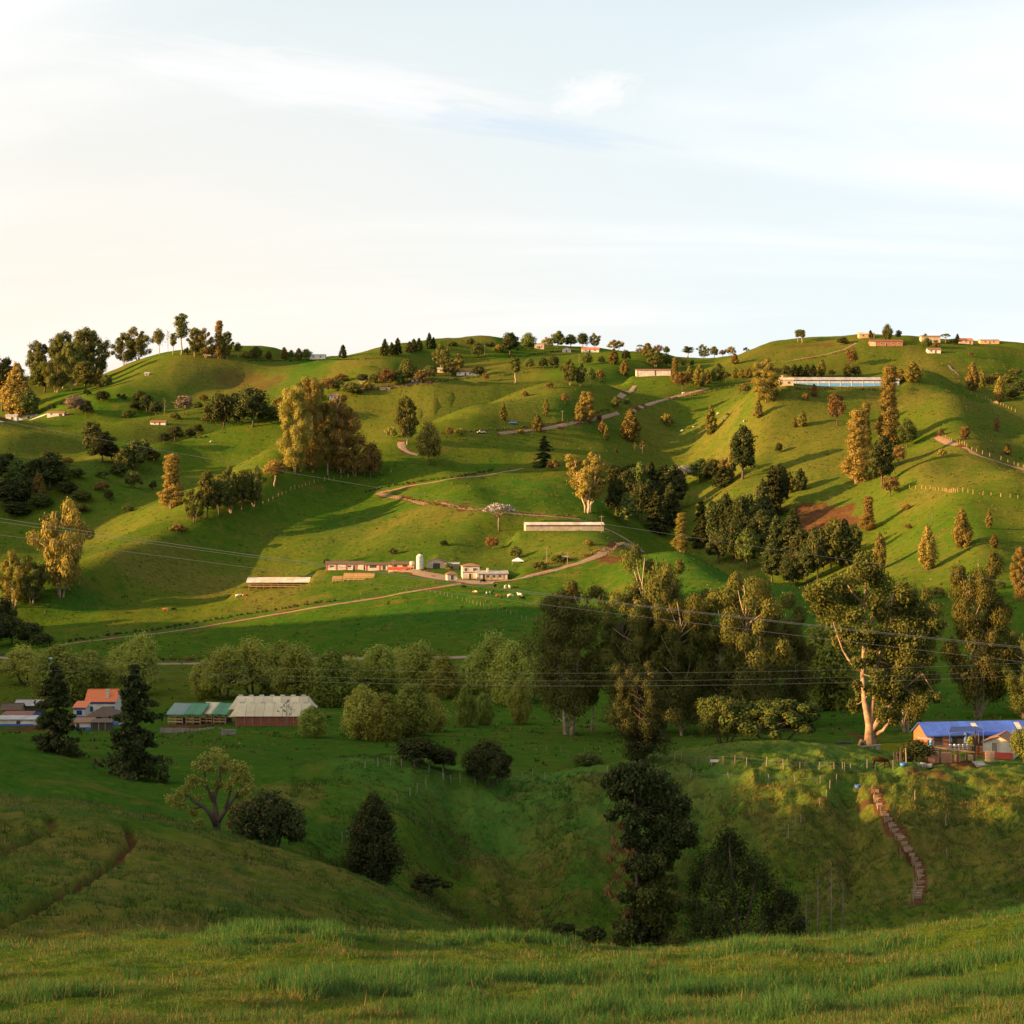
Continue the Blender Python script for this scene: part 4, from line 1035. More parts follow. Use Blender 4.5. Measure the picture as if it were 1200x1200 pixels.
for i, (a, b, c) in enumerate([(333, 14, 9), (341, 11, 8), (350, 13, 9), (359, 12, 13)]):
    T(['cypress', 'round', 'cypress', 'round'][i], a, 421, b, c, ['first cone tree left of the white skyline house row', 'short round tree between two cone trees left of the white skyline house', 'second cone tree left of the white skyline house row', 'flat dark tree touching the white skyline house on its left'][i], group=g)
T('pine', 402, 420, 16, 10, 'lone dark pine on the skyline right of the white house', name='pine_tree')
# --- left valley head
T('cypress_gold', 20, 492, 66, 34, 'tall golden conical tree above the white farm buildings at left edge', name='cypress_tree', leaf='gold')
T('forest_olive', 34, 490, 32, 26, 'bushy olive tree at the foot of the golden cone by white farm')
T('forest', 3, 482, 62, 30, 'dark tree cut by the left edge behind the golden cone')
T('pine', 116, 455, 24, 12, 'dark upright shrub of a pair on the left hill slope', leaf='cyp')
T('round_dark', 125, 454, 15, 15, 'rounded partner of the dark upright shrub on the left hill slope', leaf='broad')
for q, lb in [((101, 464, 8, 11), 'small oval bush on the lit left hill slope below the pair'), ((61, 480, 7, 12), 'low dark bush above the lane to the white farm, left one'), ((73, 476, 6, 9), 'tiny dark bush above the lane to the white farm, right one'),
              ((120, 471, 13, 18), 'wide dark bush right of the greyish pink tree'), ((145, 469, 8, 7), 'small dark bush on the shaded left hill foot'), ((139, 467, 6, 6), 'tiny bush beside the small one on left hill foot'),
              ((165, 472, 14, 16), 'dark bush left of the black tree in the left hollow'), ((157, 572, 20, 22), 'brown-green round tree on the middle left fold'), ((180, 574, 11, 10), 'small dark bush on the ridge right of the round tree'),
              ((127, 587, 13, 12), 'dark bush hanging on the lower left fold'), ((210, 624, 10, 20), 'reddish low bush under the dark grove on the pasture edge'), ((120, 575, 11, 22), 'low reddish scrub on the middle left fold')]:
    T('shrub_dark' if q[2] < 12 else 'round_dark', *q, lb, cat='bush', name='bush', leaf='brown' if 'redd' in lb else ('broad' if 'brown-green' in lb else None))
T('round_pink', 89, 486, 23, 25, 'greyish pink rounded tree by the lane to white farm')
T('round_dark', 101, 487, 18, 16, 'dark tree tucked against the greyish pink tree')
for q, lb in [((172, 484, 22, 16), 'black-green tree in the hollow under the left hill'), ((183, 486, 16, 16), 'shorter tree right of the black-green one in the left hollow'), ((160, 480, 10, 16), 'dark low tree at the edge of left hollow')]:
    T('forest', *q, lb)
T('bare', 193, 488, 22, 12, 'thin brown tree with few leaves in the left hollow', name='bare_tree')
T('round_brown', 216, 486, 23, 20, 'brown-topped round tree below the bare brown slope', leaf='pink')
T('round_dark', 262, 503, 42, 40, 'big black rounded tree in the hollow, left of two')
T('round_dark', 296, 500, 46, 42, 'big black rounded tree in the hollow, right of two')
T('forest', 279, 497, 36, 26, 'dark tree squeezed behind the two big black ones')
T('round', 318, 492, 16, 22, 'green bush at the right foot of the big black trees', cat='bush', name='bush')
T('scrub', 333, 486, 16, 24, 'dry brown scrub between the black trees and golden grove', cat='bush', name='bush')
for q in [(205, 517, 18, 20), (192, 520, 13, 16), (222, 514, 12, 14), (232, 508, 11, 12)]:
    T('round_dark', *q, {205: 'biggest dark shrub in the gully left of the grassy spur', 192: 'leftmost dark shrub in the gully left of the grassy spur', 222: 'small shrub right of the biggest in the gully by the spur', 232: 'rightmost, highest shrub in the gully left of the grassy spur'}[q[0]], cat='bush', name='bush', group='shrubs in the gully left of the spur')
for q in [(108, 533, 38, 24), (120, 542, 36, 30), (131, 541, 22, 20)]:
    T('forest', *q, {108: 'left tree of the dark clump midway down the left valley', 120: 'middle tree of the dark clump midway down the left valley', 131: 'small right tree of the dark clump midway down the left valley'}[q[0]], group='dark clump midway down the left valley')
for q in [(145, 552, 26, 22), (157, 550, 34, 30), (167, 538, 24, 20), (140, 558, 16, 24)]:
    T('forest_olive', *q, {145: 'left tree of the second shaded clump in the left valley', 157: 'biggest tree of the second shaded clump in the left valley', 167: 'upper right tree of the second shaded clump in left valley', 140: 'lowest bush of the second shaded clump in the left valley'}[q[0]], group='second clump in the left valley')
g = 'dark wood at the left edge'
LWD = [(6, 568, 36, 30, 'leftmost tree at the back of the dark left wood'), (22, 575, 36, 32, 'second tree at the back of the dark left wood'), (40, 572, 34, 30, 'third tree at the back of the dark left wood'), (58, 574, 44, 34, 'tallest rounded tree at the right back of the dark left wood'), (70, 572, 30, 26, 'small tree at the right shoulder of the dark left wood'), (30, 592, 34, 34, 'front tree left of the sunlit one in the dark left wood'), (8, 596, 34, 36, 'front tree cut by the frame in the dark left wood'), (48, 596, 18, 26, 'low tree at the foot of the sunlit one in left wood'), (78, 580, 16, 26, 'low dark bush at the right end of the left wood'), (18, 606, 18, 30, 'lowest bush in front of the dark left wood'), (96, 588, 14, 24, 'bush standing off right of the dark left wood')]
for i, q in enumerate(LWD):
    T(['forest', 'forest_olive', 'round_dark'][i % 3], *q[:4], q[4], group=g)
T('cypress', 45, 592, 38, 17, 'sunlit upright tree in front of the dark left wood', leaf='gold')
T('poplar', 201, 596, 64, 27, 'sunlit conical tree alone on the left pasture spur', leaf='gold')
g = 'dark grove on the pasture edge'
LBL = ['leftmost lower tree of the dark grove on the pasture edge', 'tall slim second tree of the dark pasture-edge grove', 'shorter third tree of the dark pasture-edge grove', 'tall fourth tree of the dark pasture-edge grove', 'fifth tree of the dark pasture-edge grove, beside the last', 'last tree at right end of the dark pasture-edge grove']
for q in [(228, 611, 38, 26), (243, 609, 56, 24), (257, 603, 46, 28), (270, 601, 54, 26), (284, 598, 46, 26), (297, 594, 48, 24)]:
    T(random.choice(['euc_wide', 'forest_olive']), *q, LBL.pop(0), group=g, leaf='euc')
T('lollipop', 322, 570, 32, 28, 'round-headed tree on a short stem left of the golden grove', leaf='gold')
T('euc_grove', 345, 553, 100, 36, 'left giant of the golden eucalyptus grove', name='eucalyptus_tree', rz=0.4)
T('euc_grove', 366, 553, 110, 36, 'tallest giant of the golden eucalyptus grove with red-brown trunk', name='eucalyptus_tree', rz=2.1)
T('euc_tall', 384, 556, 84, 24, 'narrow eucalyptus in the gap of the golden grove', name='eucalyptus_tree', leaf='gold')
T('euc_grove2', 401, 554, 90, 46, 'right broad giant of the golden eucalyptus grove', name='eucalyptus_tree')
T('euc_wide', 416, 558, 46, 30, 'low eucalyptus at the right foot of the golden grove', name='eucalyptus_tree', leaf='gold')
T('round', 434, 561, 42, 28, 'bushy dark tree ending the golden grove on the right', leaf='gold')
T('euc_wide', 71, 699, 112, 62, 'big many-headed eucalyptus lit gold on the left pasture edge', name='eucalyptus_tree', leaf='gold')
T('euc_wide', 16, 712, 66, 40, 'drooping eucalyptus at left edge beside the big many-headed one', name='eucalyptus_tree', leaf='gold')
T('euc_wide', 38, 708, 56, 38, 'dark eucalyptus between the drooping one and the big many-headed one', name='eucalyptus_tree')
LBL = ['tallest bush of the left edge clump above the valley road', 'rounded second bush of the left edge clump above the road', 'wide right bush of the left edge clump above the road', 'bush cut by the frame in the left edge clump', 'lowest small bush ending the left edge clump on the right']
for q in [(2, 742, 44, 32), (14, 755, 34, 34), (34, 757, 28, 36), (-6, 758, 30, 30), (50, 758, 16, 26)]:
    T('round_dark', *q, LBL.pop(0), group='clump at left edge above the road')
# --- skyline, middle
g = 'pines on the middle skyline'
for q, lb in [((451, 417, 20, 10), 'dark pine, first of the widely spaced skyline row'), ((459, 416, 15, 8), 'short dark pine, second of the skyline row'), ((466, 416, 20, 10), 'dark pine, third of the skyline row'),
              ((480, 413, 13, 10), 'pine at the left of the close skyline trio'), ((485, 412, 15, 10), 'pine in the middle of the close skyline trio'), ((491, 411, 15, 9), 'pine at the right of the close skyline trio'),
              ((503, 409, 19, 9), 'tall thin pine at the fence corner on the skyline'), ((508, 408, 13, 7), 'small pine beside the tall thin one at the fence corner')]:
    T('pine', *q, lb, name='pine_tree', group=g)
for k_, q, lb in [('round', (551, 404, 8, 11), 'bush breaking the skyline above the middle farm'), ('forest', (598, 416, 26, 20), 'big dark round tree left of the lit knoll'),
                  ('round', (619, 411, 21, 18), 'tree left of the skyline house on the knoll'), ('scrub', (641, 408, 13, 15), 'brownish tree right of the skyline house on the knoll'),
                  ('forest_olive', (654, 408, 20, 17), 'tallest skyline tree of the knoll row'), ('forest_olive', (669, 407, 15, 15), 'dark round tree third in the knoll row'),
                  ('round_dark', (683, 407, 17, 14), 'black round tree fourth in the knoll row'), ('euc_wide', (697, 407, 17, 14), 'black round tree at the right end of knoll row'),
                  ('scrub', (722, 410, 12, 20), 'brown scrubby trees on the skyline right of the knoll'), ('umb', (750, 408, 8, 8), 'flat-topped little tree on the skyline'),
                  ('cypress', (759, 418, 16, 15), 'pointed full tree on the skyline right of flat-topped one'), ('round_pink', (771, 415, 11, 12), 'pale bare-looking tree on the skyline behind the pointed one'),
                  ('round', (781, 414, 9, 8), 'small dark tree on the skyline beside the pale one'), ('round_brown', (749, 414, 6, 8), 'low orange bush on the skyline left of the pointed tree'),
                  ('euc_wide', (768, 430, 22, 22), 'golden bushy tree right behind the low barn, left one'), ('round', (781, 430, 16, 14), 'bushy tree right behind the low barn, right one'),
                  ('euc_thin', (806, 413, 13, 13), 'umbrella-shaped tree on the right skyline dip'), ('euc_wide', (825, 413, 16, 15), 'dark round tree on the skyline dip, first of two'), ('forest_olive', (837, 413, 13, 10), 'dark round tree on the skyline dip, second of two'),
                  ('round_brown', (847, 413, 8, 9), 'brown low tree right of the two round skyline ones'), ('scrub', (856, 412, 11, 12), 'green low tree on the skyline dip beside brown one'), ('shrub_dark', (874, 411, 5, 7), 'tiny bush on the skyline before the right hill')]:
    T('blossom' if k_ == 'umb' else k_, *q, lb, leaf='broad' if k_ == 'umb' else None)
# --- around the middle farm
for k_, q, lb in [('euc_wide', (517, 431, 28, 20), 'tall golden tree behind the middle farm'), ('round', (477, 449, 28, 20), 'tall bushy tree left of the middle farm'), ('round_brown', (455, 455, 23, 20), 'brown round tree at the left of the middle farm trees'),
                  ('round', (468, 452, 18, 14), 'olive tree between brown tree and bushy tree by the middle farm'), ('round_brown', (494, 449, 16, 16), 'orange bush-like tree in front of the middle farm'),
                  ('scrub', (506, 444, 12, 12), 'low scrub under the middle farm house wall'), ('euc_wide', (527, 440, 22, 24), 'golden tree standing before the middle farm house'), ('cypress', (538, 432, 18, 12), 'pointed olive tree right of the tall golden one'),
                  ('round', (560, 419, 18, 15), 'dark tree on the slope beside the lit pole'), ('round_dark', (560, 441, 12, 18), 'dark bush behind red roofs of the middle farm'), ('round_brown', (569, 447, 10, 8), 'small orange tree right of the red roofs'),
                  ('round', (437, 450, 12, 12), 'small golden tree far left of the middle farm'), ('round', (412, 463, 15, 26), 'low green trees left of the loose farm lane'), ('scrub', (430, 458, 12, 18), 'scrub at the lane left of the middle farm'),
                  ('round', (396, 458, 14, 16), 'green tree above the golden grove, right one'), ('round_brown', (385, 461, 18, 18), 'brownish tree above the golden grove, left one'), ('scrub', (372, 470, 12, 22), 'dry scrub above the golden grove'),
                  ('euc_thin', (604, 449, 31, 14), 'golden tree on a visible stem in the middle slope'), ('round', (620, 432, 12, 12), 'round dark tree, first in the row on the middle slope'), ('round_dark', (637, 432, 13, 11), 'round dark tree, second in the row on the middle slope'),
                  ('round_dark', (649, 432, 15, 14), 'round dark tree, third in the row on the middle slope'), ('round', (688, 428, 14, 13), 'round tree on the slope under the knoll row'), ('round', (705, 426, 9, 8), 'small round tree under the knoll row'),
                  ('cypress', (719, 427, 18, 12), 'full cone tree on the fence under the knoll'), ('round_dark', (734, 423, 13, 11), 'dark round tree on the fence right of cone'), ('cypress', (732, 440, 18, 11), 'egg-shaped tree left of the low barn'),
                  ('euc_wide', (668, 451, 30, 17), 'golden scrub thicket on the middle slope, left clump'), ('euc_wide', (680, 452, 26, 14), 'golden scrub thicket on the middle slope, centre clump'), ('round', (692, 449, 18, 13), 'golden thicket on the middle slope, right clump'),
                  ('scrub', (703, 446, 14, 13), 'low end of the golden thicket on the middle slope'), ('round_brown', (644, 456, 8, 9), 'small brown bush below the golden thicket'), ('bare', (679, 430, 16, 8), 'thin pale tree above the golden thicket'),
                  ('cypress_slim', (590, 493, 20, 9), 'slim dark cone alone on the middle pasture'), ('cypress_slim', (640, 482, 15, 7), 'small brown cone up the middle pasture'), ('round_brown', (662, 473, 12, 9), 'small brown round tree up the middle pasture'),
                  ('scrub', (639, 488, 7, 6), 'tiny brown bush under the small brown cone'), ('cypress', (630, 506, 20, 12), 'cone tree on the lit bank above the road'), ('scrub', (610, 508, 5, 10), 'low brown scrub on the roadside bank'),
                  ('euc_grove', (679, 494, 22, 10), 'left half of the twin tree by the road bend'), ('euc_grove', (688, 495, 36, 20), 'right taller half of the twin tree by the road bend'), ('round_brown', (702, 495, 9, 7), 'small brown bush right of the twin tree'),
                  ('cypress', (739, 517, 37, 22), 'big egg-shaped tree in the shaded bowl'), ('cypress_slim', (711, 516, 18, 7), 'slim golden cone left of the egg-shaped tree'), ('cypress_brown', (706, 508, 15, 8), 'brown leaning cone beside the slim golden one'),
                  ('round', (722, 479, 14, 11), 'round tree by the fence above the egg-shaped tree'), ('round', (735, 474, 7, 8), 'small bush by the fence above egg-shaped tree'), ('shrub_dark', (722, 533, 9, 5), 'tiny dark cone in the shaded bowl'),
                  ('bare', (753, 534, 18, 14), 'thin tree with one tuft on top in the shaded bowl'), ('scrub', (782, 500, 16, 18), 'scrawny lit bush at the bowl rim'), ('bare', (744, 530, 12, 7), 'bare stem left of the tufted thin tree'),
                  ('poplar', (791, 449, 30, 10), 'narrow column tree right of the low barn'), ('round_brown', (800, 458, 23, 19), 'brown bushy tree right of the narrow column'), ('cypress', (808, 447, 18, 10), 'olive cone behind the brown bushy tree'),
                  ('cypress', (820, 453, 26, 14), 'full cone in the row right of the low barn'), ('cypress_slim', (829, 450, 17, 8), 'small cone in the row right of the low barn'), ('round', (841, 452, 26, 17), 'wide tree ending the row right of the low barn'),
                  ('round_brown', (801, 432, 12, 7), 'brown small tree on the slope above the cones'), ('round', (811, 430, 9, 5), 'thin small tree on the slope above the cones'), ('cypress_brown', (861, 427, 13, 10), 'orange-brown small tree below right skyline')]:
    T(k_, *q, lb)
T('euc_tall', 477, 521, 56, 26, 'ragged tall eucalyptus standing at the lane bend', name='eucalyptus_tree')
T('round', 503, 545, 50, 29, 'big round tree by the lane bend right of the ragged eucalyptus', leaf='cyp')
T('scrub', 458, 514, 14, 14, 'pale thin bush left of the ragged eucalyptus', leaf='pale')
T('round_brown', 527, 512, 12, 9, 'small orange tree by the road right of the big round tree')
T('scrub', 538, 510, 8, 10, 'low golden bush by the road right of small orange tree', cat='bush', name='bush')
T('old_conifer', 638, 547, 36, 20, 'dark ragged conifer in the shaded field below the road', name='conifer_tree')
T('scrub', 648, 552, 14, 18, 'olive scrub at the foot of the dark ragged conifer', cat='bush', name='bush')
T('euc_fan', 689, 601, 70, 52, 'golden fan-shaped eucalyptus with pale trunks above the long shed', name='eucalyptus_tree')
# --- the wooded gully
g = 'dark trees of the wooded gully'; gl = 'dark tree of the dense wood filling the gully in the middle'
gully = [(722, 608, 46, 22), (735, 590, 40, 26), (748, 588, 46, 26), (762, 586, 44, 28), (778, 592, 48, 26), (792, 596, 50, 26), (770, 604, 40, 26), (752, 612, 48, 26), (735, 618, 40, 24),
         (786, 618, 52, 26), (768, 624, 48, 26), (724, 570, 24, 30), (745, 566, 22, 32), (838, 562, 24, 28), (820, 566, 28, 28), (848, 572, 26, 24), (822, 640, 52, 24), (838, 644, 56, 24), (852, 640, 60, 24), (868, 642, 62, 26),
         (880, 636, 56, 26), (894, 626, 64, 26), (905, 606, 60, 26), (915, 596, 52, 22), (892, 650, 52, 30), (862, 660, 50, 30), (876, 668, 48, 30), (910, 664, 60, 28), (926, 660, 56, 28), (940, 672, 52, 28), (905, 684, 44, 26),
         (958, 690, 62, 30), (975, 696, 64, 30), (990, 690, 56, 26), (930, 640, 44, 24), (842, 660, 40, 26), (945, 695, 46, 24), (925, 690, 40, 24), (1000, 650, 36, 22), (985, 655, 40, 34)]
ORD = ['first', 'second', 'third', 'fourth', 'fifth', 'sixth', 'seventh', 'eighth', 'ninth', 'tenth', 'eleventh', 'twelfth', 'thirteenth', 'fourteenth']
def row_labels(items, cuts, names, tail):
    out = [None] * len(items)
    for lo, hi, nm in zip([-1] + cuts, cuts + [9999], names):
        ids = sorted([i for i, q in enumerate(items) if lo < q[1] <= hi], key=lambda i: items[i][0])
        for n_, i in enumerate(ids): out[i] = '%s tree from the left in the %s of the %s' % (ORD[n_], nm, tail)
    return out
GL = row_labels(gully, [590, 612, 640, 660], ['top fringe', 'upper row', 'middle row', 'lower row', 'bottom edge'], 'dark gully wood')
for i, q in enumerate(gully):
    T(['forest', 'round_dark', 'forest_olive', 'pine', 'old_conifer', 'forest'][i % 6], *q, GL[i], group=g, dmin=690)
T('cypress_slim', 925, 578, 26, 12, 'left of two dark cones above the wooded gully')
T('cypress', 938, 575, 26, 15, 'right of two dark cones above the wooded gully', leaf='dark')
T('pine', 852, 606, 30, 9, 'thin gully tree with a sunlit tip', leaf='gold', dmin=690)
T('round', 965, 668, 46, 34, 'gully tree with a sunlit golden dome right of the brown earth patch', leaf='gold', dmin=600)
T('round', 934, 686, 36, 24, 'gully tree with a small orange tip', leaf='brown', dmin=600)
T('poplar', 798, 645, 46, 19, 'sunlit narrow tree alone at the spur edge before the gully', dmax=735)
T('blossom', 802, 572, 26, 36, 'white-flowering tree among the dark gully trees')
T('blossom', 585, 622, 32, 36, 'white-flowering umbrella tree left of the long shed')
T('forest', 870, 562, 62, 30, 'tall black tree on the lower right hill left side')
T('euc_wide', 853, 566, 34, 22, 'brown-topped tree left of the tall black one', leaf='brown')
# --- right hill
for k_, q, lb in [('euc_thin', (935, 401, 15, 7), 'left of two skyline trees with thin stems on the right hill'), ('euc_thin', (940, 402, 16, 9), 'right of two skyline trees with thin stems on the right hill'),
                  ('euc_grove2', (899, 471, 50, 33), 'big bushy tree at the left end of the blue-banded barn'), ('scrub', (873, 462, 13, 16), 'low brown scrub left of the big bushy tree'), ('round_brown', (884, 440, 8, 6), 'small brown bush above the big bushy tree'),
                  ('cypress', (862, 443, 12, 10), 'first low cone in the dark row above the barn'), ('cypress', (869, 443, 11, 9), 'second low cone in the dark row above the barn'), ('cypress', (877, 443, 12, 10), 'third low cone in the dark row above the barn'),
                  ('round_dark', (921, 441, 13, 12), 'round dark tree behind the barn, first of its row'), ('pine', (931, 441, 14, 11), 'dark cone behind the barn, second of its row'), ('pine', (938, 441, 13, 10), 'dark cone behind the barn, third of its row'), ('pine', (946, 441, 14, 9), 'dark cone behind the barn, fourth of its row'), ('pine', (953, 441, 14, 9), 'dark cone behind the barn, fifth of its row'), ('cypress', (963, 441, 20, 10), 'tallest cone behind the barn, ending the row'),
                  ('round_brown', (998, 429, 20, 14), 'brown loose tree above the barn roof'), ('cypress', (993, 442, 15, 10), 'golden cone behind the barn roof'), ('round_dark', (1003, 442, 13, 12), 'dark round tree behind the barn roof right of golden cone'),
                  ('round', (1040, 402, 22, 12), 'tall round skyline tree above the red-roofed house'), ('euc_thin', (1053, 400, 13, 8), 'thin grey skyline tree right of the tall round one'), ('cypress', (1055, 446, 14, 13), 'small round-topped tree at the right end of the barn'),
                  ('cypress_gold', (1070, 448, 24, 20), 'big cone tree at the right end of the barn'), ('cypress', (1140, 458, 34, 15), 'tall cone, left of three on the right hill fence'), ('cypress', (1151, 455, 22, 10), 'middle cone of three on the right hill fence'),
                  ('round_brown', (1160, 455, 14, 10), 'small brown tree right of the three cones'), ('cypress_gold', (1172, 471, 30, 13), 'lower golden cone, right of three on the right hill fence'),
                  ('cypress_brown', (954, 465, 15, 9), 'small brown tree just under the barn'), ('scrub', (944, 470, 10, 10), 'faint dry bush left of the small brown tree under the barn'), ('round_brown', (980, 499, 38, 20), 'rounded brown-green tree alone under the barn'),
                  ('cypress', (940, 500, 18, 11), 'egg-shaped small tree left of the rounded one'), ('cypress_slim', (931, 501, 13, 6), 'thin small tree left of the egg-shaped one'), ('cypress_slim', (889, 490, 22, 9), 'slim cone near the grazing cattle'), ('cypress_slim', (833, 510, 35, 14), 'tall slim cone left of the grazing cattle'),
                  ('round_dark', (913, 531, 12, 9), 'small dark tree on the bright slope'), ('poplar', (1041, 521, 92, 27), 'tallest golden poplar-like tree in front of the barn'), ('poplar', (1014, 528, 56, 15), 'narrow dry tree behind the left tall poplar'),
                  ('poplar', (1004, 566, 86, 31), 'left tall golden poplar-like tree'), ('forest', (1033, 572, 60, 28), 'dark tree at the right foot of the tall golden pair'), ('round_brown', (1053, 546, 24, 18), 'brown round tree right of the dark one'), ('round_brown', (1044, 582, 24, 20), 'orange thin-branched tree below the golden pair'),
                  ('round', (1063, 525, 34, 22), 'shaded bushy tree right of the tallest golden poplar'), ('poplar', (1017, 622, 40, 18), 'gold-tipped narrow tree beside the brown earth patch'), ('cypress', (1031, 668, 44, 15), 'gold-tipped cone below the brown earth patch'),
                  ('cypress_gold', (1127, 643, 46, 23), 'big golden cone on the right slope'), ('cypress_slim', (1159, 619, 22, 8), 'small slim cone upslope of the big golden cone'), ('cypress', (1165, 642, 16, 10), 'small round cone right of big golden cone'),
                  ('cypress_gold', (1087, 668, 52, 21), 'golden cone with one dark side above the tall eucalypts'), ('bare', (1092, 613, 16, 12), 'leaning bare brown tree on the right slope'), ('round_brown', (1064, 622, 9, 9), 'small pale bush in the shaded right hollow'),
                  ('round_brown', (1131, 521, 22, 13), 'brown round tree above the red earth lane'), ('cypress_brown', (1168, 505, 18, 8), 'small egg-shaped tree high on the right slope'), ('cypress_brown', (1181, 533, 13, 9), 'small egg-shaped tree beside the red earth lane'),
                  ('scrub', (1104, 537, 11, 10), 'small dry tree under the red earth lane'), ('cypress_slim', (1103, 511, 9, 7), 'little bush at the head of the red earth lane'), ('round_brown', (1138, 418, 6, 6), 'orange bush near the right skyline'),
                  ('round', (1182, 452, 14, 22), 'grey-brown thicket at the right edge, upper'), ('round_dark', (1196, 462, 16, 24), 'dark thicket at the right edge, lower'), ('round', (1186, 468, 12, 18), 'olive bush under the right edge thicket'),
                  ('round_dark', (987, 404, 9, 14), 'dark bush left of the red-roofed skyline house'), ('round', (1086, 408, 12, 12), 'bushy tree left below the right skyline houses'), ('round_brown', (1097, 409, 8, 9), 'orange bush behind the small white house'),
                  ('umb', (1108, 402, 11, 12), 'spreading pale tree between right skyline houses'), ('pine', (1122, 402, 11, 6), 'thin dark pine between right skyline houses'), ('round_dark', (1117, 403, 6, 18), 'dark hedge-like bush under the spreading pale tree'), ('pine', (1020, 396, 9, 6), 'small pine behind the left skyline house'),
                  ('shrub_dark', (1084, 400, 9, 9), 'dark bush before the middle skyline house')]:
    T('blossom' if k_ == 'umb' else k_, *q, lb, leaf='broad' if k_ == 'umb' else None)
T('euc_grove', 1198, 704, 62, 24, 'golden tree cut by the right edge', leaf='gold')
for q, lb in [((526, 619, 13, 15), 'round bush on the slope below the white-flowering umbrella tree'), ((603, 648, 13, 15), 'round orange bush above the farm')]: pass
T('round_brown', 577, 644, 15, 16, 'round orange-brown bush above the farm, upper one', cat='bush', name='bush')
T('round', 604, 655, 15, 16, 'round olive bush above the farm, lower one', cat='bush', name='bush')
for q, lb in [((632, 668, 10, 22), 'low bush behind the L-shaped farmhouse'), ((655, 660, 10, 20), 'low bush beside the earth bank'), ((526, 668, 9, 10), 'small bush beside the brown shed')]:
    T('scrub', *q, lb, cat='bush', name='bush', leaf='broad')
# --- the willows along the stream
g = 'willows along the stream'
LBL = ['willow by the lamp post above the left conifer', 'leftmost willow of the stream line at frame edge', 'willow between lamp post and the tall left willow', 'tall willow rising behind the big left conifer', 'willow half hidden behind the tall left willow', 'first willow left of the tent-roofed shed line', 'small willow leaning out at the left of the shed line', 'dense willow right above the tent-roofed shed ridge', 'second willow above the tent-roofed shed', 'third, tallest willow above the tent-roofed shed', 'willow above the right end of the tent-roofed shed', 'low willow in the gap right of the shed willows', 'willow over the pale mid-valley clump, left one', 'willow over the pale mid-valley clump, right one', 'low willow at the end of the pale mid-valley clump', 'tallest willow left of the twin-trunked eucalyptus', 'middle willow of the tall trio left of the twin-trunked eucalyptus', 'willow touching the twin-trunked eucalyptus', 'low willow at the left of the tall willow trio', 'small willow top behind the pale mid-valley clump']
for i, q in enumerate([(70, 822, 66, 66), (30, 802, 46, 50), (105, 815, 52, 50), (165, 815, 72, 50), (150, 800, 46, 50), (262, 820, 62, 54), (240, 818, 44, 34), (298, 815, 66, 56), (330, 812, 60, 52), (352, 826, 70, 56), (388, 828, 66, 54), (410, 815, 46, 44),
                      (445, 812, 56, 50), (490, 815, 62, 52), (520, 818, 50, 40), (575, 822, 80, 56), (600, 826, 74, 52), (620, 822, 58, 44), (558, 812, 48, 40), (470, 800, 40, 40)]):
    T(['willow', 'willow3', 'willow2', 'willow3'][i % 4], *q, LBL[i], group=g, name='willow_tree', dmin=380)
for q, lb in [((424, 866, 62, 46), 'front willow at the left of the pale clump in mid valley'), ((452, 868, 56, 44), 'front willow in the middle of the pale clump in mid valley'), ((482, 862, 62, 50), 'front willow at the right of the pale clump in mid valley'), ((505, 858, 44, 36), 'low willow ending the pale clump in mid valley'),
              ((546, 852, 48, 28), 'short willow alone on the green flat, left one'), ((566, 850, 38, 24), 'shorter willow touching the one on the green flat'), ((610, 849, 52, 28), 'upright willow alone on the green flat near tall eucalypts'),
              ((366, 864, 36, 34), 'willow bush in front of the long tent-roofed shed'), ((838, 858, 46, 30), 'pale green bush among eucalyptus trunks'), ((975, 832, 120, 70), 'pale willow-like tree in the gap left of the forked giant')]:
    T('willow2', *q, lb, name='willow_tree', dmin=300)
T('bare', 336, 856, 36, 22, 'thin young tree in front of the tent-roofed shed', name='young_tree', leaf='dark', dmin=300)
# --- near valley
T('old_conifer', 64, 882, 104, 46, 'black-green conifer in front of the left farm', name='conifer_tree', dmin=130)
T('old_conifer', 158, 912, 132, 60, 'big black-green conifer right of the orange-roofed house', name='conifer_tree', dmin=130)
T('round_dark', 490, 897, 32, 60, 'wide dark bush on the near mound crest', cat='bush', name='bush', dmin=230)
T('round_dark', 520, 902, 26, 34, 'dark bush on the near mound crest by the fence', cat='bush', name='bush', dmin=230)
T('dark_bush', 573, 920, 52, 54, 'rounded dark tree by the fence in mid field', dmin=200)
T('dark_bush', 318, 1000, 72, 82, 'big rounded dark bush right of the yellow willow', cat='bush', name='bush', dmin=150)
T('scrub', 290, 985, 48, 44, 'brownish bush leaning on the big rounded dark bush', cat='bush', name='bush', dmin=150, leaf='brown')
T('cypress_near', 437, 1036, 104, 62, 'dark egg-shaped cypress in the near hollow', name='cypress_tree', dmin=150)
T('shrub_dark', 500, 1046, 22, 50, 'low dark bush right of the egg-shaped cypress', cat='bush', name='bush', dmin=150)
T('small_shrub', 656, 1106, 24, 52, 'flat dark shrub behind the brow of the foreground, left one', cat='shrub', name='shrub', dmin=150, dmax=225)
T('small_shrub', 697, 1106, 20, 30, 'flat dark shrub behind the brow of the foreground, right one', cat='shrub', name='shrub', dmin=150, dmax=225)
T('small_shrub', 745, 1106, 34, 50, 'dark shrub at the brow below the ragged conifer', cat='shrub', name='shrub', dmin=150, dmax=225)
for q in [(958, 1098, 70, 20), (974, 1096, 82, 20), (988, 1094, 66, 18), (945, 1100, 52, 18)]:
    T('sapling', *q, {958: 'second bare sapling from the left beside the feathery tree', 974: 'tallest bare sapling of the group beside the feathery tree', 988: 'rightmost bare sapling of the group beside the feathery tree', 945: 'shortest bare sapling touching the feathery tree'}[q[0]], group='bare saplings in the hollow', name='sapling', dmin=150, dmax=228)
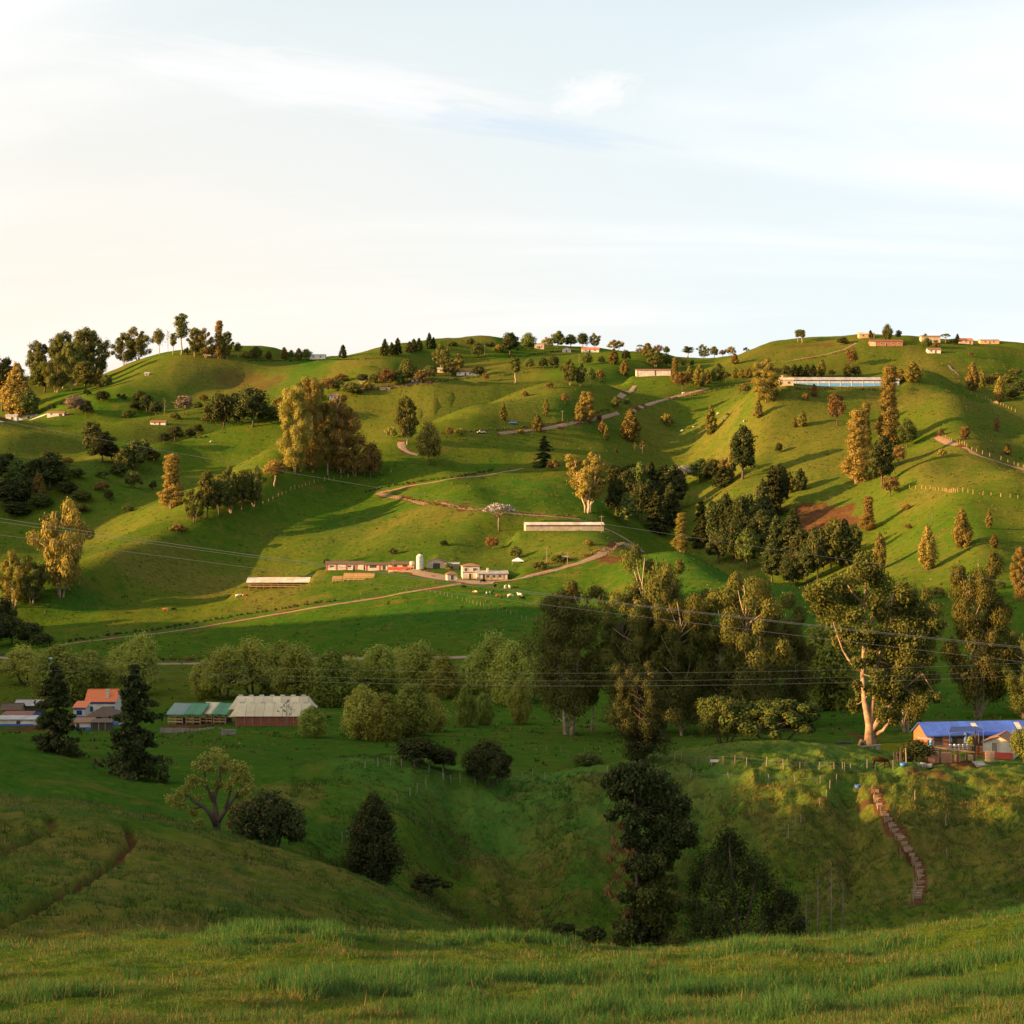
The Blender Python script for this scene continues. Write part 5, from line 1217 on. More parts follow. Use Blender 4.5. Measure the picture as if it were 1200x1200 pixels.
T('small_shrub', 178, 898, 10, 22, 'small shrub behind the mound by the conifer', cat='shrub', name='shrub', dmin=200)
T('dark_bush', 690, 897, 16, 34, 'low bush on the fence line left of the eucalypts', cat='bush', name='bush', dmin=200, leaf='broad')
# the tall eucalypts of the middle distance
T('euc_pair', 666, 861, 178, 84, 'twin-trunked airy eucalyptus at the left of the tall row', name='eucalyptus_tree', dmin=280)
T('euc_thin', 694, 858, 76, 22, 'short trunk with a tuft right of the twin-trunked eucalyptus', name='eucalyptus_tree', dmin=280, leaf='euc')
T('euc_mid', 735, 862, 172, 80, 'dense eucalyptus left of the highest bushy one', name='eucalyptus_tree', dmin=280)
T('euc_mid2', 768, 858, 216, 84, 'highest bushy eucalyptus at left of the middle clump', name='eucalyptus_tree', dmin=280)
T('euc_mid', 800, 862, 168, 70, 'eucalyptus filling the middle clump behind the conifer', name='eucalyptus_tree', dmin=280)
T('euc_mid', 752, 900, 122, 74, 'dark conifer standing in front of the tall eucalypts', name='conifer_tree', dmin=225, dmax=300, leaf='dark', bark=BARK_DARK)
T('euc_mid2', 845, 858, 178, 80, 'domed eucalyptus at the left of the wide dark pair', name='eucalyptus_tree', dmin=280)
T('euc_mid', 888, 858, 184, 88, 'broad domed eucalyptus of the wide dark pair', name='eucalyptus_tree', dmin=280)
T('euc_mid2', 922, 852, 140, 64, 'lower dark eucalyptus at the right of the wide dark pair', name='eucalyptus_tree', dmin=280)
T('euc_mid', 1060, 858, 166, 84, 'shaded dense eucalyptus behind the forked giant', name='eucalyptus_tree', dmin=290)
T('euc_mid2', 1145, 840, 190, 78, 'tall weeping eucalyptus behind the blue-roofed farm', name='eucalyptus_tree', dmin=290, rz=1.1)
T('euc_mid', 1199, 842, 106, 56, 'dark eucalyptus cut by the right edge behind the farm', name='eucalyptus_tree', dmin=290)
T('big_bush', 908, 873, 48, 112, 'wide domed bush under the dark eucalypts', cat='bush', name='bush', dmin=260)
T('big_bush', 848, 872, 54, 70, 'smaller domed bush left of the wide one', cat='bush', name='bush', dmin=260, leaf='broad')
T('round', 1072, 893, 26, 44, 'low bush by the brick gable of the blue-roofed farm', cat='bush', name='bush', dmin=235, leaf='dark')
T('dark_bush', 1203, 893, 42, 40, 'rounded bush at the right edge by the white farm wall', cat='bush', name='bush', dmin=200, leaf='broad')

# the forked giant: its limbs follow the photograph
def forked_giant():
    p = at(1018, 872, 270)
    o = empty('eucalyptus_tree', p, 'forked giant eucalyptus with a white and red-brown trunk near the blue-roofed farm', 'tree')
    s = p.y / F
    def q(px, py, d=0.0): return Vector(((px - 1018) * s, d, (872 - py) * s))
    rnd = random.Random(9); t = MB()
    stems = [([(1020, 876), (1019, 850), (1013, 820), (1011, 790), (1013, 760), (1013, 732), (1014, 700), (1015, 672)], [1.05, .62, .44, .38, .35, .29, .22, .10], 0),
             ([(1020, 850), (1024, 820), (1026, 795), (1032, 765), (1040, 735), (1046, 712), (1052, 690)], [.5, .36, .30, .25, .2, .14, .06], 0.6),
             ([(1022, 855), (1036, 835), (1048, 815), (1055, 795), (1066, 772), (1075, 750)], [.55, .42, .34, .26, .2, .08], -1.2),
             ([(1012, 788), (1002, 782), (994, 772), (988, 762), (981, 742), (976, 726), (970, 705)], [.26, .2, .17, .15, .12, .09, .05], 0.3),
             ([(1014, 735), (1025, 725), (1038, 708), (1048, 695), (1052, 680)], [.30, .22, .18, .12, .05], -.5),
             ([(1014, 712), (1006, 702), (999, 694), (992, 682)], [.22, .17, .13, .05], .4),
             ([(1014, 712), (1022, 698), (1030, 684), (1034, 672)], [.22, .17, .12, .05], .2),
             ([(1024, 862), (1034, 856), (1039, 848), (1040, 842)], [.40, .28, .2, .08], -.9), ([(1016, 874), (1008, 868), (1004, 874)], [.5, .3, .15], -.8), ([(1024, 874), (1030, 876)], [.5, .2], -.9),
             ([(1050, 812), (1058, 806), (1068, 796), (1078, 788)], [.22, .16, .1, .04], -1.8), ([(1030, 775), (1052, 782), (1062, 770)], [.2, .14, .05], 1.5)]
    for pts, rad, d in stems:
        t.tube([q(a, b, d * i / len(pts) * 2) for i, (a, b) in enumerate(pts)], rad, 8)
    heads = [(1012, 656, 15), (1020, 668, 14), (1003, 672, 17), (990, 684, 16), (978, 682, 12), (1026, 676, 16), (1040, 686, 18), (1055, 690, 15), (1066, 700, 14), (970, 700, 17), (958, 690, 14), (950, 694, 12), (964, 712, 16), (980, 716, 15),
             (1000, 700, 15), (1022, 700, 15), (1000, 720, 14), (1015, 738, 13), (1034, 716, 15), (1060, 712, 17), (1076, 712, 16), (1088, 722, 15), (1096, 732, 12), (1072, 730, 17), (1054, 738, 15), (1038, 745, 14), (1086, 744, 13), (1024, 752, 12),
             (1046, 760, 15), (1062, 758, 15), (1078, 766, 12), (998, 748, 12), (988, 738, 11), (1040, 778, 14), (1056, 782, 14), (1070, 800, 12), (1086, 802, 9), (1044, 798, 14), (1034, 812, 13), (1048, 822, 13), (1030, 832, 11), (1058, 812, 11), (1004, 828, 8), (1078, 818, 8), (1010, 812, 7), (1094, 815, 6), (1040, 842, 9), (984, 752, 8), (1002, 775, 9), (1024, 790, 10), (1016, 806, 7), (1036, 795, 12), (1000, 800, 6), (1068, 745, 15), (1080, 758, 13), (1070, 785, 13), (1048, 838, 10), (1020, 770, 9)]
    C = []; R = []
    for a, b, r in heads:
        d = rnd.uniform(-1, 1) * 3.2; C.append(tuple(q(a, b, d))); rr = r * s * 0.95; R.append((rr, rr, rr * 0.8))
        n = min((Vector(x) for pts, _, dd in stems for x in [q(*pt, dd) for pt in pts]), key=lambda v: (v - Vector(C[-1])).length)
        t.tube([n, (n + Vector(C[-1])) / 2 + Vector((0, 0, -.2)), Vector(C[-1])], [.09, .07, .03], 4)
    V = [cards(C, R, 300, 0.40, 0.5, 1.0, 901, 0.45, 0.55), cards([(c[0], c[1], c[2] - r_[2] * .8) for c, r_ in zip(C, R)], np.array(R) * .8, 70, 0.4, 0.9, 1.1, 902, .1, .3)]
    t.build('trunk', BARK_HERO, o, smooth=True)
    obj('crown', card_mesh('crown', V, LEAF['euc']), o)
BARK_HERO = mat('peeling_bark', (0.30, 0.225, 0.165), 0.9, 0.5, 0.8, 0.6, dirt=(0.10, 0.046, 0.026))
forked_giant()
# the yellow willow with its dark open limbs
def yellow_willow():
    p = at(252, 978, 150)
    o = empty('willow_tree', p, 'pale yellow willow with dark spreading limbs in the near hollow', 'tree')
    s = p.y / F
    def q(px, py, d=0.0): return Vector(((px - 252) * s, d, (978 - py) * s))
    rnd = random.Random(19); t = MB()
    stems = [([(252, 982), (254, 965), (252, 950), (250, 938), (256, 915), (258, 895)], [.50, .38, .26, .2, .13, .05], .3), ([(254, 968), (246, 952), (240, 945), (228, 938), (222, 930), (220, 928)], [.3, .22, .18, .14, .1, .05], -.4),
             ([(256, 962), (264, 950), (272, 938), (284, 922), (292, 912)], [.26, .2, .15, .1, .04], .2), ([(250, 940), (243, 922), (240, 905), (238, 890)], [.16, .12, .09, .04], -.2), ([(264, 948), (270, 925), (272, 905)], [.14, .1, .04], .7), ([(240, 945), (226, 948), (216, 945)], [.12, .08, .03], .5)]
    for pts, rad, d in stems: t.tube([q(a, b, d * i * .6) for i, (a, b) in enumerate(pts)], rad, 7)
    C = []; R = []
    for a, b, r in [(240, 890, 10), (252, 884, 9), (262, 890, 9), (232, 898, 9), (246, 900, 9), (258, 904, 9), (276, 896, 10), (286, 900, 10), (290, 912, 9), (276, 912, 8), (226, 912, 8), (214, 928, 10), (204, 934, 8), (222, 922, 8), (236, 916, 8), (268, 922, 8), (288, 926, 7), (296, 920, 6), (214, 942, 8), (226, 952, 7), (232, 934, 6), (254, 920, 7), (246, 932, 6), (206, 944, 5), (236, 962, 7), (280, 934, 5)]:
        C.append(tuple(q(a, b, rnd.uniform(-1.6, 1.6)))); rr = r * s; R.append((rr, rr, rr * .8))
        n = min((Vector(x) for pts, _, dd in stems for x in [q(*pt, dd) for pt in pts]), key=lambda v: (v - Vector(C[-1])).length)
        t.tube([n, (n + Vector(C[-1])) / 2, Vector(C[-1])], [.05, .035, .015], 4)
    t.build('trunk', BARK_DARK, o, smooth=True)
    obj('crown', card_mesh('crown', [cards(C, R, 330, 0.15, -0.2, 1.0, 905, 0.15, 0.4)], LEAF['pale']), o)
yellow_willow()

def sketched_tree(name, label, cat, bx, by, dmin, dmax, stems, heads, leafkey, per, size, bark, seed, spread=1.4, tall=1.0, droop=0.4, twigs=(), shell=0.35, leaf2=None, heads2=(), grow=1.0, extra=()):
    """a tree whose limbs and leaf heads are set out one by one, given as picture columns and rows at its own distance"""
    p = at(bx, by, dmin, dmax); s = p.y / F; rnd = random.Random(seed)
    o = empty(name, p, label, cat)
    q = lambda a, b, d=0.0: Vector(((a - bx) * s, d, (by - b) * s))
    t = MB()
    for pts, rad, d in stems: t.tube([q(a, b, d * i / len(pts)) for i, (a, b) in enumerate(pts)], rad, 7)
    for (a, b), (c, d_) in twigs:
        A, B = q(a, b), q(c, d_, rnd.uniform(-1.2, 1.2)); t.tube([A, A.lerp(B, .5) + Vector((0, 0, .12)), B], [.035, .022, .008], 4)
        for _ in range(4):
            M = A.lerp(B, rnd.uniform(.35, .95)); t.tube([M, M + Vector((rnd.uniform(-.6, .1), rnd.uniform(-.5, .5), rnd.uniform(-.6, .05)))], [.014, .005], 3)
    V = []
    for hs, key in ((heads, leafkey), (heads2, leaf2)):
        if not hs: continue
        C = []; R = []
        for a, b, r in hs:
            c = q(a, b, rnd.uniform(-spread, spread)); C.append(tuple(c)); rr = r * s * grow; R.append((rr, rr, rr * tall))
            n = min((q(*pt) for pts, _, dd in stems for pt in pts), key=lambda v: (v - c).length)
            t.tube([n, (n + c) / 2 + Vector((0, 0, .1)), c], [.05, .03, .01], 4)
        obj('crown' if key == leafkey else 'ivy', card_mesh('crown', [cards(C, R, per, size, droop, 1.0, seed, shell, 0.45)], LEAF[key]), o)
    for hs, key, n_ in extra:
        C = [tuple(q(a, b, rnd.uniform(-spread, spread))) for a, b, r in hs]; R = [(r * s, r * s, r * s) for a, b, r in hs]
        tw = obj('dead_twigs', card_mesh('dead_twigs', [cards(C, R, n_, size * .8, droop, 1.0, seed + 7, 0.0, 0.2, 4.5)], LEAF[key]), o); tw['kind'] = 'stuff'
    t.build('trunk', bark, o, smooth=True)
    return o
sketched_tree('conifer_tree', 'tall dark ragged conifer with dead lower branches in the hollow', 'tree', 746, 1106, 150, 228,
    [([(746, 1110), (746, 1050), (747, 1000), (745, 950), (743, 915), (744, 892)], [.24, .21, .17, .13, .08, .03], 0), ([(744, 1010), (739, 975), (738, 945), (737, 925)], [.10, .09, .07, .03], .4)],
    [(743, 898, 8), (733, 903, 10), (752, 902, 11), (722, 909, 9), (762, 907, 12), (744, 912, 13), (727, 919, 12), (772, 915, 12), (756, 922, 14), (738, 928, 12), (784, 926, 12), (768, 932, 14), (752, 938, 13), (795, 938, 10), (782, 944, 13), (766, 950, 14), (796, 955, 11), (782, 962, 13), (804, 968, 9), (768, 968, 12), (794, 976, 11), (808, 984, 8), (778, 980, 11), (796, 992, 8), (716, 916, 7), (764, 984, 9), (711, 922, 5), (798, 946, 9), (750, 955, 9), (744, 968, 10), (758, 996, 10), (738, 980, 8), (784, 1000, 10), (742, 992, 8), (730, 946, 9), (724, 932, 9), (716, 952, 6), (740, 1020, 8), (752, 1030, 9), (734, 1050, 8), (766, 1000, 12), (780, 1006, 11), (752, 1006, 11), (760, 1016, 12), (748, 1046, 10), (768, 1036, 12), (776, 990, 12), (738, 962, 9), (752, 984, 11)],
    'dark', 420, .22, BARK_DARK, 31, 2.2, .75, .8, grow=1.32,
    twigs=[((745, 940 + 9*i), (745 - 26 - 7*(i % 3) - 3*(i % 2)*i, 946 + 14*i)) for i in range(7)] + [((746, 975), (708, 972)), ((746, 1000), (722, 1040)), ((744, 960), (704, 985))],
    leaf2='broad', heads2=[(768, 1002, 9), (778, 1012, 10), (764, 1020, 10), (774, 1032, 11), (786, 1030, 8), (756, 1044, 10), (770, 1052, 12), (784, 1056, 10), (750, 1068, 12), (766, 1076, 13), (782, 1082, 12), (740, 1088, 12), (756, 1096, 12), (774, 1102, 12), (728, 1098, 10), (790, 1100, 9), (752, 1012, 9), (746, 1078, 12), (730, 1082, 9), (762, 1060, 12), (792, 1066, 8)],
    extra=[([(728, 965, 9), (720, 985, 9), (715, 1005, 9), (728, 1000, 11), (722, 1030, 10), (732, 1020, 11), (712, 1040, 8), (726, 1055, 10), (735, 1070, 10), (738, 1000, 10), (738, 1040, 10)], 'brown', 40)])
sketched_tree('feathery_tree', 'tall soft feathery dark tree in the hollow beside the ragged conifer', 'tree', 866, 1106, 150, 228,
    [([(866, 1112), (862, 1060), (856, 1010), (854, 985)], [.22, .16, .1, .03], 0), ([(868, 1110), (880, 1060), (888, 1020)], [.16, .12, .03], .5), ([(864, 1110), (840, 1060), (832, 1020)], [.16, .1, .03], -.4), ([(872, 1112), (902, 1075), (920, 1050)], [.14, .1, .03], .3)],
    [(853, 982, 9), (846, 994, 11), (862, 992, 11), (836, 1006, 12), (852, 1008, 13), (870, 1004, 12), (826, 1022, 12), (842, 1024, 15), (862, 1024, 15), (882, 1016, 13), (894, 1026, 13), (818, 1042, 12), (836, 1046, 15), (858, 1048, 16), (880, 1042, 16), (900, 1042, 14), (912, 1046, 11), (922, 1054, 11), (812, 1062, 12), (830, 1070, 15), (852, 1074, 16), (876, 1070, 16), (898, 1066, 15), (918, 1070, 13), (932, 1066, 9), (816, 1086, 13), (838, 1094, 15), (862, 1098, 16), (886, 1094, 16), (908, 1092, 14), (926, 1086, 11), (936, 1078, 7)],
    'dark', 560, .15, BARK_DARK, 33, 2.8, 1.4, -.5, shell=.05, grow=1.2)

SH = [(238, 470, 8, 12, 'small dark shrub on the brown slope foot above the hollow'), (150, 490, 10, 16, 'low dark shrub at the left end of the hollow line'), (205, 492, 9, 14, 'shrub right of the red-roofed hollow house'), (245, 495, 12, 20, 'shrub at the left foot of the big black trees'),
      (232, 480, 9, 12, 'shrub left above the big black trees'), (328, 478, 12, 20, 'scrubby bush right above the big black trees'), (345, 470, 13, 20, 'olive bush climbing the slope behind the golden grove'), (355, 460, 12, 18, 'olive bush at the top behind the golden grove'),
      (180, 540, 12, 18, 'dark bush in the second hollow of the left valley'), (120, 560, 9, 18, 'low bush under the left valley clump'), (90, 560, 12, 20, 'bush between the left wood and the left valley clump'), (80, 545, 9, 14, 'small bush above the left wood'),
      (95, 600, 10, 20, 'low bush right of the dark left wood'), (60, 612, 10, 24, 'low scrub under the dark left wood'), (150, 600, 8, 14, 'tiny bush on the lower left fold'), (400, 448, 10, 18, 'bush on the dark slope below the lone skyline pine'),
      (425, 448, 10, 16, 'bush beside the pale low roof'), (446, 446, 13, 18, 'bush right of the pale low roof'), (505, 440, 12, 16, 'bush behind the grey-roofed house'), (585, 412, 8, 12, 'bush on the brow left of the big dark round tree'),
      (575, 406, 6, 10, 'tiny bush on the middle skyline brow'), (530, 406, 6, 12, 'low bush on the skyline right of the fence corner pines'), (615, 465, 7, 10, 'small bush in the shaded fold of the middle slope'), (660, 436, 8, 10, 'small bush below the white gabled house'),
      (850, 445, 10, 14, 'bush at the end of the row right of the low barn'), (912, 440, 8, 10, 'small bush left of the barn row'), (975, 441, 8, 10, 'small bush right of the tallest cone behind the barn'), (1190, 440, 9, 16, 'bush at the right edge below the skyline'),
      (1170, 446, 10, 18, 'bush behind the lower golden cone'), (1062, 598, 8, 10, 'small bush in the dark fold of the right hill'), (1100, 700, 12, 18, 'bush at the foot of the right slope'), (1170, 690, 10, 16, 'bush on the right slope near the frame'),
      (690, 640, 8, 12, 'small bush beside the road bend'), (520, 640, 7, 10, 'small bush on the slope above the silo'), (460, 650, 8, 12, 'small bush above the red farm store'), (383, 664, 9, 10, 'small bush at the left end of the milking shed')]
for a, b, c, d, lb in SH:
    T(random.choice(['scrub', 'round_dark', 'round', 'forest_olive']), a, b, c, d, lb, cat='bush', name='bush', leaf=random.choice(['broad', 'gold', None]))

# ------------------------------------------------------------------ building materials
WHITE = mat('whitewash', (0.60, 0.56, 0.51), 0.9, 0.35, 0.6, 0.1, dirt=(0.36, 0.31, 0.26))
CREAM = mat('cream_plaster', (0.54, 0.43, 0.30), 0.9, 0.3, 0.6, 0.1, dirt=(0.34, 0.26, 0.18))
ORANGE_W = mat('ochre_plaster', (0.55, 0.33, 0.17), 0.9, 0.3, 0.7, 0.1)
RED = mat('red_paint', (0.50, 0.055, 0.035), 0.6, 0.3, 1.5, 0.1)
BLUE_P = mat('blue_paint', (0.045, 0.11, 0.36), 0.6, 0.25, 1.2, 0.1)
BLUE_ROOF = mat('blue_sheet', (0.055, 0.14, 0.62), 0.6, 0.4, 0.5, 0.15, dirt=(0.04, 0.08, 0.32))
SKYBLUE = mat('sky_blue_tarp', (0.10, 0.30, 0.66), 0.6, 0.2, 0.8, 0.1)
GREY_S = mat('grey_sheet', (0.40, 0.40, 0.41), 0.55, 0.25, 0.5, 0.1, dirt=(0.26, 0.22, 0.19))
PALE_S = mat('pale_sheet', (0.62, 0.58, 0.53), 0.6, 0.2, 0.25, 0.1, dirt=(0.42, 0.30, 0.20))
TAN_S = mat('tan_plastic_roof', (0.52, 0.44, 0.30), 0.7, 0.2, 0.4, 0.1)
GREEN_S = mat('green_sheet', (0.055, 0.19, 0.10), 0.6, 0.25, 0.6, 0.1)
TEAL_S = mat('grey_green_sheet', (0.16, 0.24, 0.22), 0.6, 0.25, 0.6, 0.1)
TILE = mat('clay_tile', (0.26, 0.125, 0.07), 0.9, 0.45, 2.2, 0.5)
TILE_DARK = mat('old_tile', (0.12, 0.078, 0.056), 0.95, 0.45, 2.2, 0.5)
TILE_OR = mat('orange_tile', (0.62, 0.16, 0.055), 0.85, 0.2, 2.0, 0.3)
RUST = mat('rusty_sheet', (0.22, 0.085, 0.045), 0.85, 0.45, 0.9, 0.2)
WOOD = mat('grey_timber', (0.26, 0.20, 0.145), 0.95, 0.45, 3.0, 0.4)
WOOD_OR = mat('raw_timber', (0.42, 0.26, 0.13), 0.95, 0.35, 2.0, 0.3)
WOOD_DK = mat('dark_timber', (0.070, 0.052, 0.038), 0.95, 0.4, 3.0, 0.4)
GLASS = mat('dark_glass', (0.03, 0.035, 0.04), 0.15, 0.1, 1.0, 0.0)
DARK_IN = mat('dim_interior_board', (0.06, 0.05, 0.042), 0.95, 0.3, 1.0, 0.1)  # colour for the painted darkness of unlit insides
STEEL = mat('milk_can_steel', (0.42, 0.43, 0.44), 0.35, 0.2, 2.0, 0.05, 0.6)
SILO_M = mat('silo_sheet', (0.60, 0.57, 0.53), 0.5, 0.2, 1.0, 0.1)
RED_BAND = mat('red_brown_curtain', (0.20, 0.062, 0.032), 0.9, 0.35, 1.2, 0.2)
BLUE_DRUM = mat('blue_plastic', (0.035, 0.20, 0.55), 0.4, 0.15, 2.0, 0.05)
CABLE_M = mat('cable_grey', (0.11, 0.13, 0.17), 0.6, 0.1, 1.0, 0.0)
CONCRETE = mat('concrete', (0.34, 0.32, 0.29), 0.95, 0.3, 1.2, 0.2)
STONE = mat('stone_blocks', (0.22, 0.19, 0.16), 0.95, 0.4, 1.5, 0.4)
def brick_mat():
    m, n, l = new_mat('brickwork')
    out = n.new('ShaderNodeOutputMaterial'); bs = n.new('ShaderNodeBsdfDiffuse'); t = n.new('ShaderNodeTexCoord')
    mp = n.new('ShaderNodeMapping'); l.new(t.outputs['Object'], mp.inputs[0]); mp.inputs['Rotation'].default_value = (math.radians(90), 0, math.radians(90))
    b = n.new('ShaderNodeTexBrick'); l.new(mp.outputs[0], b.inputs['Vector']); b.inputs['Scale'].default_value = 2.2
    b.inputs['Color1'].default_value = (0.34, 0.13, 0.065, 1); b.inputs['Color2'].default_value = (0.27, 0.10, 0.05, 1); b.inputs['Mortar'].default_value = (0.28, 0.20, 0.15, 1)
    l.new(b.outputs['Color'], bs.inputs['Color']); l.new(bs.outputs[0], out.inputs[0]); return m
BRICKWALL = brick_mat()
BRICK = mat('loose_brick', (0.52, 0.25, 0.15), 0.9, 0.35, 4.0, 0.2)

def house(name, label, cat, px, py, wpx, depth, wall_h, roof_h, wall=WHITE, roof=TILE, rz=0.0, axis='x', over=0.4, openings=(), base=None, chimney=None, group=None, dmin=20.0, dmax=1800, rooft=0.10, posts=0, hip=False, mono=None, sheets=0, wallmat_front=None):
    """walls with real openings' frames, doors and a two-pitch (or single-pitch) roof; origin at the middle of the front foot.
    openings: (kind, x share -1..1, z, width, height) on the front wall; axis: ridge along x or along y"""
    p = at(px, py, dmin, dmax); w = wpx / F * p.y
    e = empty(name, p, label, cat, rz, group)
    x0, x1, y0, y1 = -w/2, w/2, 0.0, depth
    m = MB(); zb = -1.6
    h = wall_h
    if posts == 0:
        m.face([(x0,y0,zb),(x1,y0,zb),(x1,y0,h),(x0,y0,h)]); m.face([(x1,y1,zb),(x0,y1,zb),(x0,y1,h),(x1,y1,h)])
        m.face([(x0,y1,zb),(x0,y0,zb),(x0,y0,h),(x0,y1,h)]); m.face([(x1,y0,zb),(x1,y1,zb),(x1,y1,h),(x1,y0,h)])
        if not hip and mono is None:
            if axis == 'x':
                ym = (y0+y1)/2; m.face([(x0,y1,h),(x0,y0,h),(x0,ym,h+roof_h)]); m.face([(x1,y0,h),(x1,y1,h),(x1,ym,h+roof_h)])
            else:
                m.face([(x0,y0,h),(x1,y0,h),(0,y0,h+roof_h)]); m.face([(x1,y1,h),(x0,y1,h),(0,y1,h+roof_h)])
        m.build('wall', wall, e)
        if base:
            MB().box(x0-.03, x1+.03, y0-.03, y1+.03, zb, base[0]).build('wall_base', base[1], e)
    else:
        pm = MB().box(-.09, .09, -.09, .09, zb, h).mesh('post', WOOD)
        for i in range(posts):
            for y in (y0+.2, y1-.2):
                q = obj('post', pm, e); q.location = (x0 + .2 + (w-.4)*i/(posts-1), y, 0)
        MB().box(x0+.1, x1-.1, y0+.05, y0+.15, 0.45, 0.75).box(x0+.1, x1-.1, y0+.05, y0+.15, 1.1, 1.3).build('rail', WOOD_OR, e)
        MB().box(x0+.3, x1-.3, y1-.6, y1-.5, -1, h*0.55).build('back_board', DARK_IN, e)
    o = over
    if mono is not None:                                     # single pitch falling towards the front
        fall = [[(x0-o,y0-o,h),(x1+o,y0-o,h),(x1+o,y1+o,h+roof_h),(x0-o,y1+o,h+roof_h)]]
    elif hip:
        r = min(w, depth)/2*0.9; ym = (y0+y1)/2
        a = (x0+r, ym, h+roof_h); b = (x1-r, ym, h+roof_h)
        if x0+r > x1-r: a = b = (0, ym, h+roof_h)
        A,B,C_,D_ = (x0-o,y0-o,h),(x1+o,y0-o,h),(x1+o,y1+o,h),(x0-o,y1+o,h)
        fall = [[A,B,b,a] if a != b else [A,B,b], [B,C_,b], [C_,D_,a,b] if a != b else [C_,D_,a], [D_,A,a]]
    elif axis == 'x':
        ym = (y0+y1)/2; dz = roof_h * o / (depth/2)
        fall = [[(x0-o,y0-o,h-dz),(x1+o,y0-o,h-dz),(x1+o,ym,h+roof_h),(x0-o,ym,h+roof_h)], [(x1+o,y1+o,h-dz),(x0-o,y1+o,h-dz),(x0-o,ym,h+roof_h),(x1+o,ym,h+roof_h)]]
    else:
        dz = roof_h * o / (w/2)
        fall = [[(x0-o,y1+o,h-dz),(x0-o,y0-o,h-dz),(0,y0-o,h+roof_h),(0,y1+o,h+roof_h)], [(x1+o,y0-o,h-dz),(x1+o,y1+o,h-dz),(0,y1+o,h+roof_h),(0,y0-o,h+roof_h)]]
    if sheets and axis == 'x' and not hip:
        rm = MB()
        for f_ in (fall[1:] if len(fall) > 1 else []): rm.slab([(a, b, c + rooft) for a, b, c in f_], rooft)
        R = rm.build('roof', roof, e) if rm.v else None
        if R is None:
            R = MB().box(x0-o, x1+o, y1+o-.1, y1+o, h+roof_h-.1, h+roof_h+rooft+.05).build('roof', roof, e)
        f0 = fall[0]; sw = (f0[1][0]-f0[0][0]) / sheets
        for i in range(sheets):                               # one corrugated sheet, its edge lapped over the next
            xa = f0[0][0] + sw*i; xb = xa + sw*1.02
            s_ = MB(); k = 6
            for j in range(k):
                u0 = xa+(xb-xa)*j/k; u1 = xa+(xb-xa)*(j+1)/k; zz0 = .03*(j%2); zz1 = .03*((j+1)%2); lap = .012*(i%2)
                s_.face([(u0,f0[0][1],f0[0][2]+rooft+zz0+lap),(u1,f0[0][1],f0[0][2]+rooft+zz1+lap),(u1,f0[2][1],f0[2][2]+rooft+zz1+lap),(u0,f0[2][1],f0[2][2]+rooft+zz0+lap)])
            s_.face([(xa,f0[0][1],f0[0][2]),(xb,f0[0][1],f0[0][2]),(xb,f0[0][1],f0[0][2]+rooft),(xa,f0[0][1],f0[0][2]+rooft)])
            s_.face([(xb,f0[0][1],f0[0][2]-.02),(xa,f0[0][1],f0[0][2]-.02),(xa,f0[2][1],f0[2][2]-.02),(xb,f0[2][1],f0[2][2]-.02)])
            s_.build('roof_sheet', roof, R)
    else:
        rm = MB()
        for f_ in fall: rm.slab([(a, b, c + rooft) for a, b, c in f_], rooft)
        if hip or mono is not None: pass
        elif axis == 'x': rm.box(x0-o, x1+o, (y0+y1)/2-.12, (y0+y1)/2+.12, h+roof_h+rooft-.04, h+roof_h+rooft+.06)
        else: rm.box(-.12, .12, y0-o, y1+o, h+roof_h+rooft-.04, h+roof_h+rooft+.06)
        R = rm.build('roof', roof, e)
    if chimney:
        cx, cy, ch, cm = chimney
        MB().box(cx-.35, cx+.35, cy-.35, cy+.35, h, h+roof_h+ch).box(cx-.45, cx+.45, cy-.45, cy+.45, h+roof_h+ch, h+roof_h+ch+.15).build('chimney', cm, R)
    for op in openings:
        kd, xs, z, ow, oh = op[:5]; cm = op[5] if len(op) > 5 else None
        cx = xs * w / 2; a, b = cx - ow/2, cx + ow/2
        if kd == 'door':
            d = MB().box(a, b, y0-.06, y0-.02, z, z+oh).build('door', cm or WOOD_DK, e)
            MB().box(a-.1, a, y0-.09, y0+.01, z, z+oh+.1).box(b, b+.1, y0-.09, y0+.01, z, z+oh+.1).box(a, b, y0-.09, y0+.01, z+oh, z+oh+.1).build('door_frame', WHITE, d)
        elif kd == 'window':
            fr = MB().box(a-.1, b+.1, y0-.08, y0+.01, z-.1, z).box(a-.1, b+.1, y0-.08, y0+.01, z+oh, z+oh+.1).box(a-.1, a, y0-.08, y0+.01, z, z+oh).box(b, b+.1, y0-.08, y0+.01, z, z+oh).box(cx-.03, cx+.03, y0-.07, y0+.01, z, z+oh).build('window', cm or WHITE, e)
            MB().box(a, b, y0-.04, y0-.01, z, z+oh).build('pane', GLASS, fr)
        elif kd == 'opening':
            MB().box(a, b, y0-.03, y0-.005, z, z+oh).build('doorway', DARK_IN, e)  # flat dark panel on the solid wall, unlit inside put into its colour
        elif kd == 'pillar':
            MB().box(a, b, y0-.12, y0+.02, -.8, wall_h).build('pillar', cm or RED, e)
        elif kd == 'band':
            MB().box(x0-.02, x1+.02, y0-.05, y0-.01, z, z+oh).build('wall_band', cm or RED, e)
    return e
